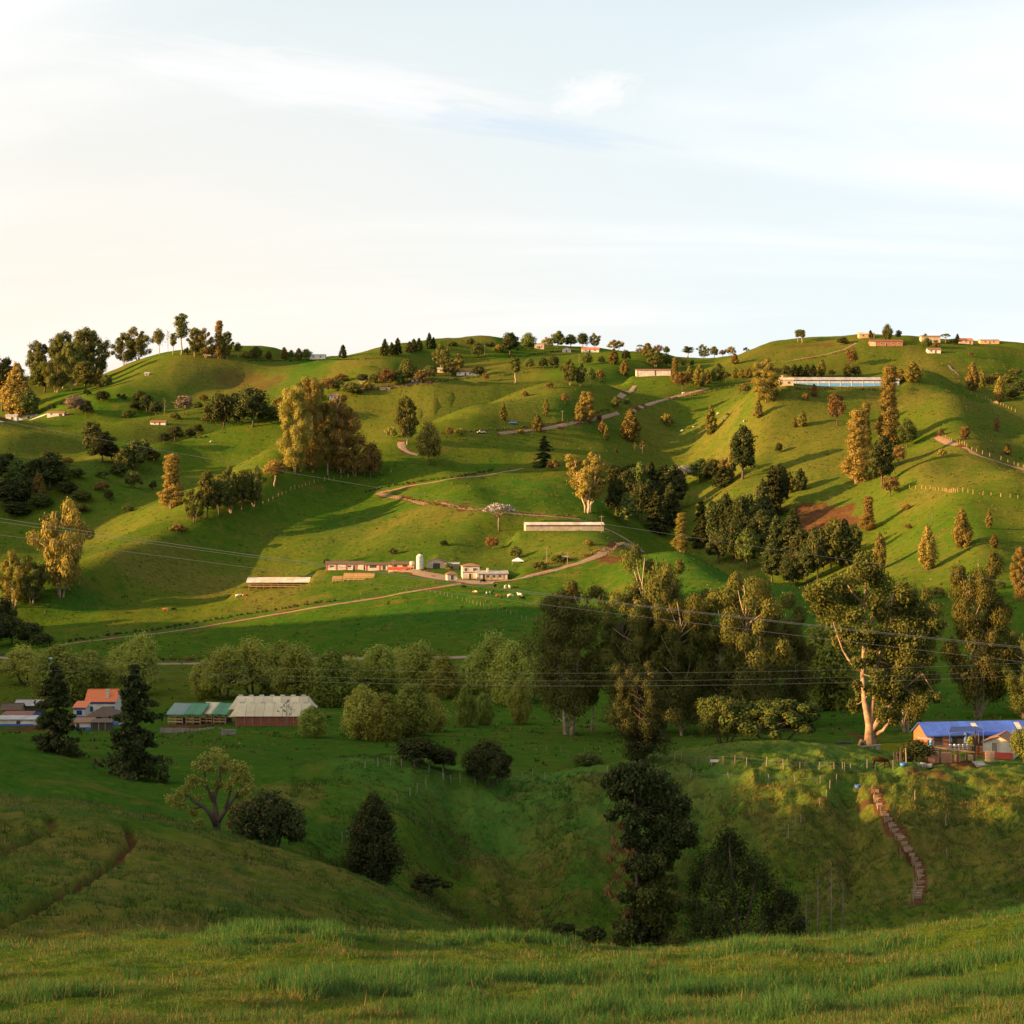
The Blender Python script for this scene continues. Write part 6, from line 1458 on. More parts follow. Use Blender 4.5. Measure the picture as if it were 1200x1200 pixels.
# ------------------------------------------------------------------ the hill farm in the middle of the slope
house('cattle_barn', 'long open cattle barn with a pale rust-streaked sheet roof on posts', 'barn', 326, 689, 70, 9.0, 2.3, 1.5, roof=PALE_S, posts=9, over=0.7, sheets=14, rz=0.03)
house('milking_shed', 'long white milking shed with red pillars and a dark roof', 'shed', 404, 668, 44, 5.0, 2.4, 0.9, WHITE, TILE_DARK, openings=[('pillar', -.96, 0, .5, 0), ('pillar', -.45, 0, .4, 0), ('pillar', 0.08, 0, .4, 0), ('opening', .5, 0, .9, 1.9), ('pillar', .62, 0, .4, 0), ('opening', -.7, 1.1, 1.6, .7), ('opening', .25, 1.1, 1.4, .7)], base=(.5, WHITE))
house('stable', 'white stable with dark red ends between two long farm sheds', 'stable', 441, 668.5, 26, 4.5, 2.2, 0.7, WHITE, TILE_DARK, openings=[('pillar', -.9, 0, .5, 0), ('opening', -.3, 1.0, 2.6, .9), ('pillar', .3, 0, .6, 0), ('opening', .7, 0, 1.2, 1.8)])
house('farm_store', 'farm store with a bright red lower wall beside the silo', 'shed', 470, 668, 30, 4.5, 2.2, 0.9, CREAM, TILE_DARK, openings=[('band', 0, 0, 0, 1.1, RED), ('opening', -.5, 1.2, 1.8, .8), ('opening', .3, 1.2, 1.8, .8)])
def silo():
    p = at(492, 667, 600); s = p.y / F
    e = empty('silo', p, 'pale round grain silo with a domed top by the brown shed', 'silo')
    r = 4.2*s; h = 14*s
    b = MB().lathe([(r, 0), (r, h*.33), (r+.06, h*.335), (r, h*.34), (r, h*.66), (r+.06, h*.665), (r, h*.67), (r, h)], 20).build('body', SILO_M, e, smooth=False)
    MB().lathe([(r+.08, h), (r*.8, h+.7), (r*.35, h+1.15), (.1, h+1.25)], 20).build('dome', SILO_M, e, smooth=True)
    lm = MB()
    for i in range(12): lm.box(-.2, .2, -r-.12, -r-.06, .4+i*h/12.5, .46+i*h/12.5)
    lm.box(-.24, -.2, -r-.14, -r-.02, .2, h).box(.2, .24, -r-.14, -r-.02, .2, h).build('ladder', GREY_S, e)
    p = at(483, 666, 600); e = empty('water_tank', p, 'small white tank on legs left of the silo', 'tank')
    MB().lathe([(.3, .9), (.95, 1.0), (1.0, 2.2), (.7, 2.6), (.2, 2.7)], 14).build('tank_body', WHITE, e, smooth=True)
    lg = MB().box(-.08, .08, -.08, .08, -.4, 1.0).mesh('leg', GREY_S)
    for a, b_ in ((-.6, -.6), (.6, -.6), (.6, .6), (-.6, .6)):
        q = obj('leg', lg, e); q.location = (a, b_, 0)
silo()
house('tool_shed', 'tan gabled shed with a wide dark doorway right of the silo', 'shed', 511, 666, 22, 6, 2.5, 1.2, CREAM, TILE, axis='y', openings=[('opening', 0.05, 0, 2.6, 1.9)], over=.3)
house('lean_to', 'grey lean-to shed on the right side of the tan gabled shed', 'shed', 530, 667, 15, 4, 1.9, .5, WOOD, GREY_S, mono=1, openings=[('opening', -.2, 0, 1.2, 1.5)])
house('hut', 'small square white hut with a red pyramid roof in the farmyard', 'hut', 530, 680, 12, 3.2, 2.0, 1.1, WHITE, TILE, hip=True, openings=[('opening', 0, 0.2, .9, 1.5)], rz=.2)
house('farmhouse', 'two-storey white farmhouse with a red tile roof and balcony band', 'house', 552, 678.5, 20, 5.5, 4.6, 0.9, WHITE, TILE, hip=True, openings=[('band', 0, 2.25, 0, .3, TILE), ('window', -.6, 2.9, 1.0, 1.0), ('window', .45, 2.9, 1.2, 1.0), ('door', -.1, 0, .9, 1.9), ('band', 0, 0, 0, .5, ORANGE_W)], rz=.12)
house('farmhouse', 'single-storey white farmhouse with pillared veranda and pale metal roof', 'house', 577, 679.5, 36, 6, 2.3, 0.9, WHITE, GREY_S, openings=[('door', -.55, 0, 1, 1.9), ('window', -.3, .8, 1, 1), ('window', .1, .8, 1, 1), ('window', .5, .8, 1, 1), ('pillar', -.9, 0, .25, 0, ORANGE_W), ('pillar', -.42, 0, .25, 0, ORANGE_W), ('pillar', -.1, 0, .25, 0, ORANGE_W), ('pillar', .3, 0, .25, 0, ORANGE_W), ('pillar', .7, 0, .25, 0, ORANGE_W), ('pillar', .97, 0, .25, 0, ORANGE_W), ('band', 0, 0, 0, .45, ORANGE_W)], chimney=(-1.6, 2, .9, WHITE), rz=.10)
house('long_shed', 'long cream shed with a whitish flat roof below the fan-shaped eucalyptus', 'shed', 662, 622, 92, 7, 2.4, 0.9, mat('shed_block_wall', (.40, .34, .27), .9, .35, .5, .1, dirt=(.24, .19, .15)), PALE_S, rz=.10, dmax=790, openings=[('opening', -.9+.2*i, 1.75, 3.2, .28) for i in range(10)], sheets=18, over=.3)
def canopy():
    p = at(607, 661, 600); e = empty('tent', p, 'white and blue pitched tent canopy on the slope above the farmhouse', 'tent'); w = 7 / F * p.y
    m = MB(); top = (0, 2, 2.4)
    c = [(-w, 0, 1.0), (w, 0, 1.0), (w, 4, 1.3), (-w, 4, 1.3)]
    for i in range(4): m.face([c[i], c[(i+1) % 4], top]); m.face([c[(i+1) % 4], c[i], (0, 2, 2.35)])
    m.build('canopy', mat('pale_blue_canvas', (0.52, 0.60, 0.70), .8, .15), e)
    pm = MB().tube([(0, 0, -1), (0, 0, 1.1)], .05, 6).mesh('pole', GREY_S)
    for x, y, z in c: q = obj('pole', pm, e); q.location = (x*.97, y, 0)
canopy()
house('shelter', 'tiny white shelter with a grey roof on the earth bank beside the road', 'shelter', 661, 657.5, 8, 1.6, 1.3, .4, WHITE, GREY_S, openings=[('opening', 0, .1, .7, .9)])
def pens():
    for px, py, w, d, lb in [(420, 680, 36, 5, 'orange timber cattle pens below the white milking shed'), (395, 681.5, 11, 2, 'small orange timber pen left of the larger ones')]:
        p = at(px, py, 600); e = empty('cattle_pen', p, lb, 'pen'); W = w / F * p.y
        pm = MB().box(-.08, .08, -.08, .08, -.8, 1.5).mesh('post', WOOD_OR); n = max(3, int(W / 1.8)); rows = 3 if d > 3 else 2
        rm = MB().box(-W/2, W/2, -.05, .05, .25, .55).mesh('rail', WOOD_OR); 
        for r in range(rows):
            dz = r * 0.55
            for i in range(n + 1): q = obj('post', pm, e); q.location = (-W/2 + W*i/n, r*d/(rows-1), dz)
            for z in (0, .5, .9): q = obj('rail', rm, e); q.location = (0, r*d/(rows-1) - .1, z + dz)
pens()

# ------------------------------------------------------------------ the valley farm on the left
house('farmhouse', 'tall house with a bright orange tile roof and white walls with blue trim', 'house', 118, 838, 34, 7, 3.4, 2.4, WHITE, TILE_OR, dmin=330, openings=[('band', 0, 2.6, 0, .5, BLUE_P), ('window', -.7, .9, 1, 1.1, BLUE_P), ('window', .8, .9, 1, 1.1, BLUE_P)], chimney=(1.4, 1.2, .1, WHITE), over=.4)
house('house_wing', 'low wing with a sloping orange roof and blue-framed window', 'house', 93, 842, 14, 5, 2.5, 1.0, WHITE, TILE_OR, dmin=330, mono=1, over=.3, openings=[('window', 0, .9, 1.1, .9, BLUE_P), ('band', 0, 0, 0, .55, BLUE_P), ('band', 0, 2.0, 0, .4, BLUE_P)])
house('cottage', 'cottage with a dark brown pyramid tile roof below the orange-roofed house', 'house', 121, 850, 36, 6, 1.9, 2.0, WHITE, TILE_DARK, dmin=330, hip=True, over=.6, openings=[('band', 0, 0, 0, .7, BLUE_P), ('opening', -.4, .2, 2, 1.6), ('window', .75, .9, 1, .8, BLUE_P)])
house('outhouse', 'brown-roofed white outhouse with a blue foot at the left of the dark-roofed cottage', 'outhouse', 97, 856, 19, 3, 1.7, .7, WHITE, TILE, dmin=330, mono=1, over=.4, openings=[('band', 0, 0, 0, .7, BLUE_P), ('opening', -.6, .7, .7, .8)])
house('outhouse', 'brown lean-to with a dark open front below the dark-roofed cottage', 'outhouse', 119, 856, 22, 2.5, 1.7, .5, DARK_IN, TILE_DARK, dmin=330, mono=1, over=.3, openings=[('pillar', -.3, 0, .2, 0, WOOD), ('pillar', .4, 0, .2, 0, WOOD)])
house('old_shed', 'brown-roofed shed at the left edge of the valley farm', 'shed', 13, 841, 22, 4, 2.0, 1.2, WOOD, TILE_DARK, dmin=330, openings=[('opening', -.3, .2, 1.5, 1.4)])
house('old_shed', 'dark grey-roofed shed behind the left conifer', 'shed', 33, 838, 30, 5, 2.4, 1.0, WOOD_DK, GREY_S, dmin=330, openings=[('window', -.75, .7, 1, 1, BLUE_P), ('band', 0, 0, 0, .6, BLUE_P)])
house('byre', 'long low whitish-blue byre at the left edge of the valley farm', 'shed', 14, 851, 50, 3.5, 1.5, .5, WHITE, GREY_S, dmin=330, mono=1, openings=[('band', 0, 0, 0, .5, BLUE_P), ('opening', .3, .2, .9, 1.0)])
house('outhouse', 'rusty-roofed outhouse between the grey shed and the whitish byre', 'outhouse', 20, 846, 32, 3, 1.6, .5, WOOD, RUST, dmin=330, mono=1)
for q in [(205, 849, 20, 'grey-green sheet roof shelter, leftmost of the valley farm pens', TEAL_S), (226, 849, 20, 'bright green sheet roof shelter next to the tan one', GREEN_S), (241, 848, 17, 'tan sheet roof shelter between two green ones', TAN_S), (257, 849, 17, 'dark green sheet roof shelter beside the tent-roofed shed', GREEN_S)]:
    house('animal_shelter', q[3], 'shelter', q[0], q[1], q[2], 4.2, 2.1, 2.0, roof=q[4], posts=3, mono=1, over=.25, dmin=330, sheets=4, rz=-.25)
def pen_wall():
    p = at(232, 856, 330); e = empty('stone_wall', p, 'low grey stone wall in front of the sheet-roofed shelters', 'wall'); s = p.y / F
    r = random.Random(4); x = -42*s
    ms = [MB().box(-.42+.04*k, .42-.03*k, -.2, .2+.03*k, -.5, .5-.06*k).mesh('stone', STONE) for k in range(3)]
    while x < 30*s:
        q = obj('stone', ms[r.randrange(3)], e); q.location = (x, r.uniform(-.06, .06), r.uniform(-.06, .06)); q.rotation_euler = (0, 0, r.uniform(-.08, .08)); x += .86
    p = at(268, 861, 330); e = empty('block_pier', p, 'grey block pier at the corner of the tent-roofed shed', 'wall'); 
    for i in range(3):
        for j in range(3): MB().box(-1.4+.95*i, -.5+.95*i, -.3, .3, j*.5-.4, j*.5+.06).build('stone', STONE, e)
pen_wall()
def tent_shed():
    p = at(320, 851, 330); s = p.y / F
    e = empty('tent_roofed_shed', p, 'long shed with a double-ridged tan plastic roof and red-brown curtain wall', 'greenhouse')
    W = 43*s; d = 6.0
    for k, (y, dz, dx) in enumerate([(0, 0, 0), (d, 0.9, -1.1)]):
        h = 2.1 + dz; rh = 2.4
        for i in range(8):                                       # stretched plastic bays between the hoops
            a = -W + 2*W*i/8 + dx; b = -W + 2*W*(i+1)/8 + dx - .05
            m = MB(); n = 6
            prof = [(y - .4 + (d + .6) * j / n, h + rh * (1 - abs(2*j/n - 1)**1.5)) for j in range(n + 1)]
            for j in range(n):
                (ya, za), (yb, zb) = prof[j], prof[j+1]
                m.face([(a, ya, za), (b, ya, za), (b, yb, zb), (a, yb, zb)]); m.face([(b, ya, za-.06), (a, ya, za-.06), (a, yb, zb-.06), (b, yb, zb-.06)])
            m.build('roof_bay', TAN_S, e)
        vm = MB().box(-.5, .5, -.12, .12, 0, .28).mesh('ridge_vent', WHITE)
        for i in range(7): q = obj('ridge_vent', vm, e); q.location = (-W*.9 + 1.75*W*i/6 + dx, y + d/2, h + rh + .02)
        for sx in (-1, 1):                                        # sloping gable ends
            m = MB(); X0 = sx*W + dx; X1 = sx*(W + 1.6) + dx
            pr = [(y - .4 + (d + .6)*j/6, h + rh*(1 - abs(2*j/6 - 1)**1.5)) for j in range(7)]
            for j in range(6):
                c = [(X0, pr[j][0], pr[j][1]), (X1, pr[j][0], h - .1), (X1, pr[j+1][0], h - .1), (X0, pr[j+1][0], pr[j+1][1])]
                m.face(c); m.face([(a, b, z - .05) for a, b, z in c[::-1]])
            m.build('roof_end', TAN_S, e)
    MB().box(-W-.3, W+.3, -.05, .05, -1, 2.1).build('curtain_wall', RED_BAND, e)
    MB().box(-W-.3, -W-.2, 0, 2*d, -1, 2.1).box(W+.2, W+.3, 0, 2*d, -1, 2.1).box(-W-.3, W+.3, 2*d-.1, 2*d, -1, 3).build('end_wall', RED_BAND, e)
    pm = MB().box(-.06, .06, -.14, -.06, -1, 2.15).mesh('post', WOOD)
    for i in range(10): q = obj('post', pm, e); q.location = (-W + 2*W*i/9, 0, 0)
tent_shed()
def lamp_post():
    p = at(60, 828, 350); e = empty('lamp_post', p, 'tall thin lamp post with a pale blue head among the left willows', 'lamp post'); h = 56 / F * p.y
    MB().tube([(0, 0, -.5), (0, 0, h)], [.09, .06], 8).build('pole', GREY_S, e)
    MB().box(-.5, .25, -.15, .15, h, h + .35).build('lamp_head', mat('lamp_blue', (.45, .62, .75), .5, .1), e)
lamp_post()

# ------------------------------------------------------------------ the near farm on the right
def ground_at(e, x, y):
    q = Matrix.Rotation(e.rotation_euler.z, 4, 'Z') @ Vector((x, y, 0)) + e.location
    return ground(q.x, q.y) - e.location.z
NF = dict(dmin=215, dmax=285)
h_ = house('farm_building', 'brick farm building with a long bright blue sheet roof at the right edge', 'building', 1186, 882, 190, 5.5, 2.1, 1.5, BRICKWALL, BLUE_ROOF, rz=.16, sheets=20, over=.35, openings=[('opening', -.86, 0.1, 1.2, 1.9), ('opening', -.62, 0.3, 2.2, 1.5), ('opening', -.3, .4, 2.2, 1.3), ('window', .1, .9, 1, .9), ('window', .4, .9, 1, .9)], **NF)
for xs in (-.35, .42):                                           # two translucent sheets let light in
    pass
h_.location.y += 5.0; h_.location.z = ground(h_.location.x, h_.location.y) + .1
sk = MB()
for x in (-4.2, 2.6):
    sk.v and None
    m = MB().slab([(x, .75, 2.1+.10+.75*1.5/2.75+.05), (x+.8, .75, 2.1+.10+.75*1.5/2.75+.05), (x+.8, 2.3, 2.1+.10+2.3*1.5/2.75+.05), (x, 2.3, 2.1+.10+2.3*1.5/2.75+.05)], .03)
    m.build('skylight', WHITE, h_)

wh = house('farmhouse', 'white near farm house with red lower wall and old brown tile roof', 'house', 1170, 889, 34, 6.5, 2.3, .85, WHITE, TILE, rz=-.42, axis='y', over=.35, openings=[('band', 0, -.6, 0, 1.5, RED), ('door', -.25, .95, .75, 1.3, WOOD)], **NF)
def tarp():
    p = at(1133, 881, **NF); e = empty('canopy', p, 'flat dark blue tarpaulin canopy on poles in front of the blue roof', 'canopy'); s = p.y / F
    c = [(-21*s, 0, 2.9), (20*s, -.2, 3.2), (16*s, 2.6, 3.45), (-14*s, 2.6, 3.35)]
    MB().slab(c, .05).build('tarpaulin', mat('dark_tarp', (.012, .035, .17), .7, .2), e)
    pm = MB().tube([(0, 0, -1), (0, 0, 2.95)], .05, 6).mesh('pole', BLUE_P)
    for x, y, z in c: q = obj('pole', pm, e); q.location = (x*.95, y, 0); q.scale.z = z/2.97
tarp()
def drum(px, py, r, h, m, name, label, cat, group=None, z=0.0, dmin=215):
    p = at(px, py, dmin, 290); e = empty(name, p + Vector((0, 0, z)), label, cat, 0, group)
    MB().lathe([(r*.94, 0), (r, .04), (r, h*.33), (r*1.04, h*.345), (r, h*.36), (r, h*.64), (r*1.04, h*.655), (r, h*.67), (r, h-.04), (r*.94, h)], 16).build('body', m, e, smooth=True)
    MB().lathe([(r*.9, h-.02), (r*.88, h+.02), (r*.3, h+.04), (r*.25, h+.07)], 14).build('lid', m, e, smooth=True)
    return e
drum(1091, 881, .24, .95, BLUE_DRUM, 'barrel', 'bright blue plastic barrel on the left end of the timber platform', 'barrel', z=.75)
for i, x in enumerate((1114, 1119, 1124, 1129, 1134)):
    drum(x, 884.5, .25, 1.0, STEEL, 'steel_drum', 'grey steel drum in the row behind the timber platform, number %s from the left' % ['one', 'two', 'three', 'four', 'five'][i], 'drum', 'grey drums behind the platform', z=.5)
drum(1119, 877, .22, 1.0, RUST, 'rusty_drum', 'rusty red drum under the blue canopy, left of two', 'drum', z=1.1); drum(1124, 877, .26, 1.1, RUST, 'rusty_drum', 'taller rusty red drum under the blue canopy, right of two', 'drum', z=1.1)
drum(1112, 877, .22, .5, WHITE, 'bucket', 'white bucket left of the rusty drums', 'bucket', z=1.2)
drum(1132, 878, .32, 1.5, BLUE_P, 'water_tank', 'dark blue upright tank under the canopy', 'tank', z=.9)
def platform():
    p = at(1117, 893, **NF); e = empty('loading_platform', p, 'rough timber platform with a sloping pale beam along the near farmyard', 'platform'); s = p.y / F
    x0, x1 = -27*s, 26*s
    MB().box(0, x1 - x0, -.15, .15, 0, .18).build('beam', WOOD_OR, e).matrix_local = Matrix.Translation((x0, 0, 1.98)) @ Matrix.Rotation(.13, 4, 'Y')
    MB().box(x0, x1, .5, .7, 2.0, 2.15).build('back_beam', WOOD, e)
    pm = MB().box(-.11, .11, -.11, .11, -1.2, 1.85).mesh('post', WOOD_DK)
    for i, x in enumerate((-26, -15, -7, 5, 16, 25)): q = obj('post', pm, e); q.location = (x*s, .05, 0); q.scale.z = (1 - .045*i)
    bm_ = MB().box(0, 2.6, 0, .9, 0, .06).mesh('plank', WOOD)
    for i in range(2): q = obj('plank', bm_, e); q.location = (x0 + .1 + i*2.65, .15, 1.55 - .15*i)
platform()
def brick_stack(px, py, w, h, label):
    p = at(px, py, **NF); s = p.y / F; e = empty('brick_stack', p, label, 'brick stack', random.uniform(-.15, .15), 'brick stacks under the platform')
    W = w*s; H = h*s; r = random.Random(px)
    bm_ = MB(); nz_ = int(H/.12); nx = max(2, int(W/.26))
    for k in range(-2, nz_):
        for i in range(nx):
            for j in range(2):
                if r.random() < .06 and k > nz_ - 3: continue
                x = -W/2 + i*W/nx + r.uniform(-.012, .012) + .05*(k % 2); y = j*.26 + r.uniform(-.03, .02)
                bm_.box(x, x + W/nx*.92, y, y + .24, k*.12, k*.12 + .105)
    q = bm_.build('bricks', BRICK, e); q['kind'] = 'stuff'
for q in [(1092, 894, 7, 14, 'leftmost tall stack of orange bricks under the platform'), (1098, 894, 5, 13, 'narrow brick stack touching the leftmost one'), (1106, 894, 5, 12, 'narrow brick stack between two dark posts'), (1112, 894, 7, 12, 'middle wide brick stack under the platform'), (1122, 893, 7, 9, 'short square brick stack right of the middle one'), (1136, 890, 8, 6, 'low brick stack at the right end of the platform')]:
    brick_stack(*q)
def red_gate():
    p = at(1154, 888, **NF); e = empty('cattle_gate', p, 'red metal cattle gate in front of the white farmhouse', 'gate', .1); s = p.y / F
    pm = MB().tube([(0, 0, -.8), (0, 0, 1.75)], .07, 8).mesh('post', RED)
    for x in (-10, -3, 2, 6, 11): q = obj('post', pm, e); q.location = (x*s, 0, 0)
    for a, b, zs in ((-10, -3, (.35, .75, 1.15, 1.55)), (2, 6, (.4, .8, 1.2)), (6, 11, (.3, .6, .9, 1.2))):
        for z in zs: MB().tube([(a*s, 0, z), (b*s, 0, z)], .045, 6).build('bar', RED, e)
    p = at(1160, 893, **NF); e = empty('timber_gate', p, 'grey timber slatted gate below the red cattle gate', 'gate', -.2); sl = MB().box(-.08, .08, -.03, .03, -.3, 1.5).mesh('slat', WOOD)
    for i in range(7): q = obj('slat', sl, e); q.location = (-.55 + .18*i, 0, 0)
    MB().box(-.7, .7, .03, .08, .2, .32).box(-.7, .7, .03, .08, 1.1, 1.22).build('rail', WOOD, e)
red_gate()
def old_posts():
    p = at(1142, 884, **NF); e = empty('post_group', p, 'cluster of old dark posts wrapped in creeper beside the platform', 'posts')
    r = random.Random(3)
    for i, (x, h) in enumerate(((-.3, 2.9), (0, 3.1), (.3, 2.7), (.55, 3.3))):
        MB().tube([(x, r.uniform(-.1, .2), -.8), (x + r.uniform(-.15, .15), .1, h)], [.13, .10], 6).build('post', WOOD_DK, e)
    obj('creeper', card_mesh('creeper', [cards([(-.7, 0, 2.2), (-.5, 0, 1.6), (-.9, .1, 1.8)], [.4, .4, .3], 90, .14, 0, 1, 5)], LEAF['willow']), e)
    p = at(1150, 896, **NF); e = empty('concrete_ramp', p, 'grey concrete slab at the gate of the near farm', 'slab', .1); MB().box(-.7, .7, -1.2, 1.2, -.5, .12).build('slab', CONCRETE, e); MB().box(-.7, .7, 1.2, 1.5, -.5, .25).build('step', CONCRETE, e)
    p = at(1085, 880, 215, 290); e = empty('shelf', p, 'pale sheet shelf on posts at the brick gable', 'shelf'); MB().slab([(-1, 0, 1.9), (.9, -.2, 1.7), (.9, .8, 1.8), (-1, .8, 2.0)], .06).build('sheet', PALE_S, e)
    pm = MB().box(-.06, .06, -.06, .06, -1, 1.8).mesh('post', WOOD)
    for a in (-.9, .8): q = obj('post', pm, e); q.location = (a, .1, 0)
    MB().box(-.6, .5, .2, .6, -.3, .9).build('block', CONCRETE, e)
    p = at(1080, 896, 215, 290); e = empty('rubble_heap', p, 'heap of pale rubble left of the brick stacks', 'rubble'); m = MB(); r = random.Random(8)
    for i in range(40):
        x, y = r.gauss(0, .6), r.gauss(0, .5); k = r.uniform(.07, .2); m.box(x-k, x+k*r.uniform(.6, 1.4), y-k, y+k, -.3, k*1.6*max(.2, 1-abs(x)))
    q = m.build('rubble', CONCRETE, e); q['kind'] = 'stuff'
old_posts()
for px, py, lb in [(1058, 898, 'blue plastic tub on the grass left of the near farm'), (1005, 924, 'dark blue tub by the fence at the head of the path')]:
    p = at(px, py, 210, 290); e = empty('tub', p, lb, 'tub'); MB().lathe([(.28, 0), (.34, .1), (.40, .42), (.36, .42), (.30, .12)], 16).build('body', BLUE_DRUM if '1058' in str(px) else BLUE_P, e, smooth=True); MB().lathe([(.40, .40), (.43, .42), (.40, .45), (.36, .43)], 16).build('rim', BLUE_P, e)
def trough():
    p = at(1020, 877, 240, 300); e = empty('plank_bridge', p, 'long weathered plank lying on stones below the forked giant', 'plank', .25); s = p.y/F
    MB().box(-13*s, 13*s, -.25, .25, .3, .42).build('plank', WOOD, e).rotation_euler = (0, -.06, 0)
    for a in (-9, 0, 9): MB().box(a*s-.3, a*s+.3, -.2, .2, -.5, .31).build('stone', STONE, e)
    p = at(988, 870, 240, 310); e = empty('fallen_log', p, 'dark fallen log left of the forked giant', 'log', .1); MB().tube([(-1.2, 0, .2), (0, .1, .25), (1.2, 0, .18)], [.25, .22, .16], 8).build('log', WOOD_DK, e); MB().tube([(1.0, 0, .2), (1.5, .3, .7)], [.12, .05], 6).build('branch_stub', WOOD_DK, e)
    p = at(696, 861, 280, 330); e = empty('fallen_log', p, 'short pale log at the foot of the tufted trunk', 'log', .2); MB().tube([(-1.1, 0, .15), (1.1, .1, .15)], [.2, .16], 8).build('log', WOOD_OR, e); MB().tube([(.3, 0, .2), (.6, .2, .5)], [.07, .04], 6).build('branch_stub', WOOD_OR, e)
    p = at(839, 894, 220, 300); e = empty('feed_trough', p, 'small white trough by the near fence', 'trough'); MB().box(-.7, .7, -.2, .2, .1, .16).box(-.7, .7, -.22, -.17, .1, .4).box(-.7, .7, .17, .22, .1, .4).build('basin', WHITE, e); MB().box(-.6, -.5, -.18, .18, -.3, .1).box(.5, .6, -.18, .18, -.3, .1).build('leg', WOOD, e)
trough()

# ------------------------------------------------------------------ far buildings
FB = []
house('barn', 'very long barn with a pale roof and a blue band under the hilltop', 'barn', 985, 453, 138, 9, 3.6, 1.6, WHITE, GREY_S, rz=.02, over=.6, openings=[('band', 0, .2, 0, 1.7, SKYBLUE), ('band', 0, 2.9, 0, .4, BLUE_P)] + [('pillar', -.95 + .19*i, 0, .35, 0, WHITE) for i in range(11)], sheets=26)
house('barn_annex', 'small cream annex with a chimney at the left end of the blue-banded barn', 'annex', 922, 452, 16, 6, 3.2, 1.0, CREAM, PALE_S, chimney=(-2, 2, 1.2, CREAM), openings=[('window', .3, 1, 1.2, 1.2)])
house('barn', 'low cream barn with a rusty roof edge and a dark gap in its wall', 'barn', 766, 440.5, 40, 8, 3.6, .8, WHITE, RUST, rz=.02, openings=[('opening', .1, .2, .9, 3.0), ('pillar', -.97, 0, .8, 0, ORANGE_W)], over=.5)
house('house', 'pale block house with a flat roof on the lit knoll', 'house', 632, 409, 11, 6, 4.0, .6, CREAM, GREY_S, openings=[('window', -.4, 1, 1, 1.2), ('window', .4, 1, 1, 1.2), ('opening', 0, .2, 1.2, 1.8)])
house('house', 'white gabled house under the knoll trees', 'house', 664, 413, 10, 6, 2.4, 1.4, WHITE, GREY_S, axis='y', openings=[('door', 0, 0, 1, 1.9), ('window', .6, 1, .8, .9)])
house('house', 'long white house with an orange roof under the knoll trees', 'house', 692, 413, 20, 6, 2.4, 1.4, WHITE, TILE_OR, openings=[('door', -.1, 0, 1, 1.9), ('window', -.6, 1, 1, 1), ('window', .5, 1, 1, 1)])
house('house', 'grey-roofed cream house at the left of the middle farm', 'house', 520, 437, 15, 6, 2.6, 1.3, CREAM, GREY_S, openings=[('window', -.5, 1, 1, 1), ('door', .2, 0, 1, 2)])
house('house', 'long house with a red roof and white front in the middle farm', 'house', 548, 440, 26, 6, 2.6, 1.6, WHITE, RUST, openings=[('window', -.7, 1, 1, 1), ('door', -.2, 0, 1, 2), ('window', .2, 1, 1, 1), ('window', .7, 1, 1, 1)], chimney=(3, 2, .8, WHITE))
house('hut', 'tiny white rounded hut on the pasture left of the middle farm', 'hut', 486, 447, 8, 3.5, 1.6, 1.2, WHITE, WHITE, hip=True, openings=[('opening', 0, .1, 1, 1.3)])
house('wall_shed', 'low ochre shed at the end of the farm lane', 'shed', 451, 457, 12, 3, 1.2, .4, ORANGE_W, PALE_S, mono=1, openings=[('opening', .3, .2, 1, .7)])
house('glasshouse', 'long pale low roof far left of the middle farm', 'shed', 431, 446, 22, 6, 1.6, .7, TEAL_S, GREY_S, openings=[('opening', 0, .2, 3, 1)])
house('house', 'tan house on the right skyline behind a small pine', 'house', 1016, 396, 18, 7, 2.8, 1.2, ORANGE_W, PALE_S, openings=[('window', -.5, 1, 1.2, 1.2), ('window', .3, 1, 1.2, 1.2)])
house('house', 'long red-walled house with a white end on the right hilltop', 'house', 1039, 405.5, 38, 7, 3.0, 1.2, BRICKWALL, RUST, openings=[('pillar', -.85, 0, 4, 0, CREAM), ('window', -.3, 1, 1.2, 1.2), ('door', 0, 0, 1.1, 2), ('window', .4, 1, 1.2, 1.2), ('window', .75, 1, 1.2, 1.2)])
house('house', 'cream two-part house between bushes on the right skyline', 'house', 1091, 402, 22, 7, 4.2, .9, CREAM, TILE, openings=[('window', -.4, 2, 1.2, 1.2), ('opening', .5, .3, 3, 1.6), ('door', 0, 0, 1.1, 2)])
house('house', 'small white house with a brown roof below the right skyline houses', 'house', 1095, 414, 15, 6, 2.4, 1.3, WHITE, TILE, openings=[('window', -.5, 1, 1, 1), ('door', .2, 0, 1, 1.9)])
house('house', 'red-roofed house among bushes on the right skyline', 'house', 1132, 403, 16, 6, 2.4, 1.5, CREAM, TILE_OR, openings=[('window', 0, 1, 1, 1), ('door', .6, 0, 1, 1.9)])
house('house', 'flat-roofed tan house, rightmost on the skyline', 'house', 1160, 403, 22, 7, 2.8, .8, ORANGE_W, GREY_S, openings=[('window', -.5, 1, 1.2, 1.2), ('window', .4, 1, 1.2, 1.2), ('door', 0, 0, 1, 2)])
house('house', 'red-roofed white house hidden in the hilltop eucalypts', 'house', 246, 417, 16, 7, 2.8, 1.6, WHITE, TILE_OR, openings=[('window', -.4, 1, 1.2, 1.2), ('door', .3, 0, 1, 2)])
house('house', 'white flat house on the left skyline beside small trees', 'house', 372, 421, 18, 7, 3.4, .6, WHITE, GREY_S, openings=[('window', -.5, 1.2, 1.4, 1.2), ('window', .4, 1.2, 1.4, 1.2)])
house('farm_building', 'small white farm building at the left edge, first along the lane', 'building', 13, 492, 13, 5, 2.6, .8, WHITE, GREY_S, openings=[('opening', .2, .2, 1.4, 1.6)])
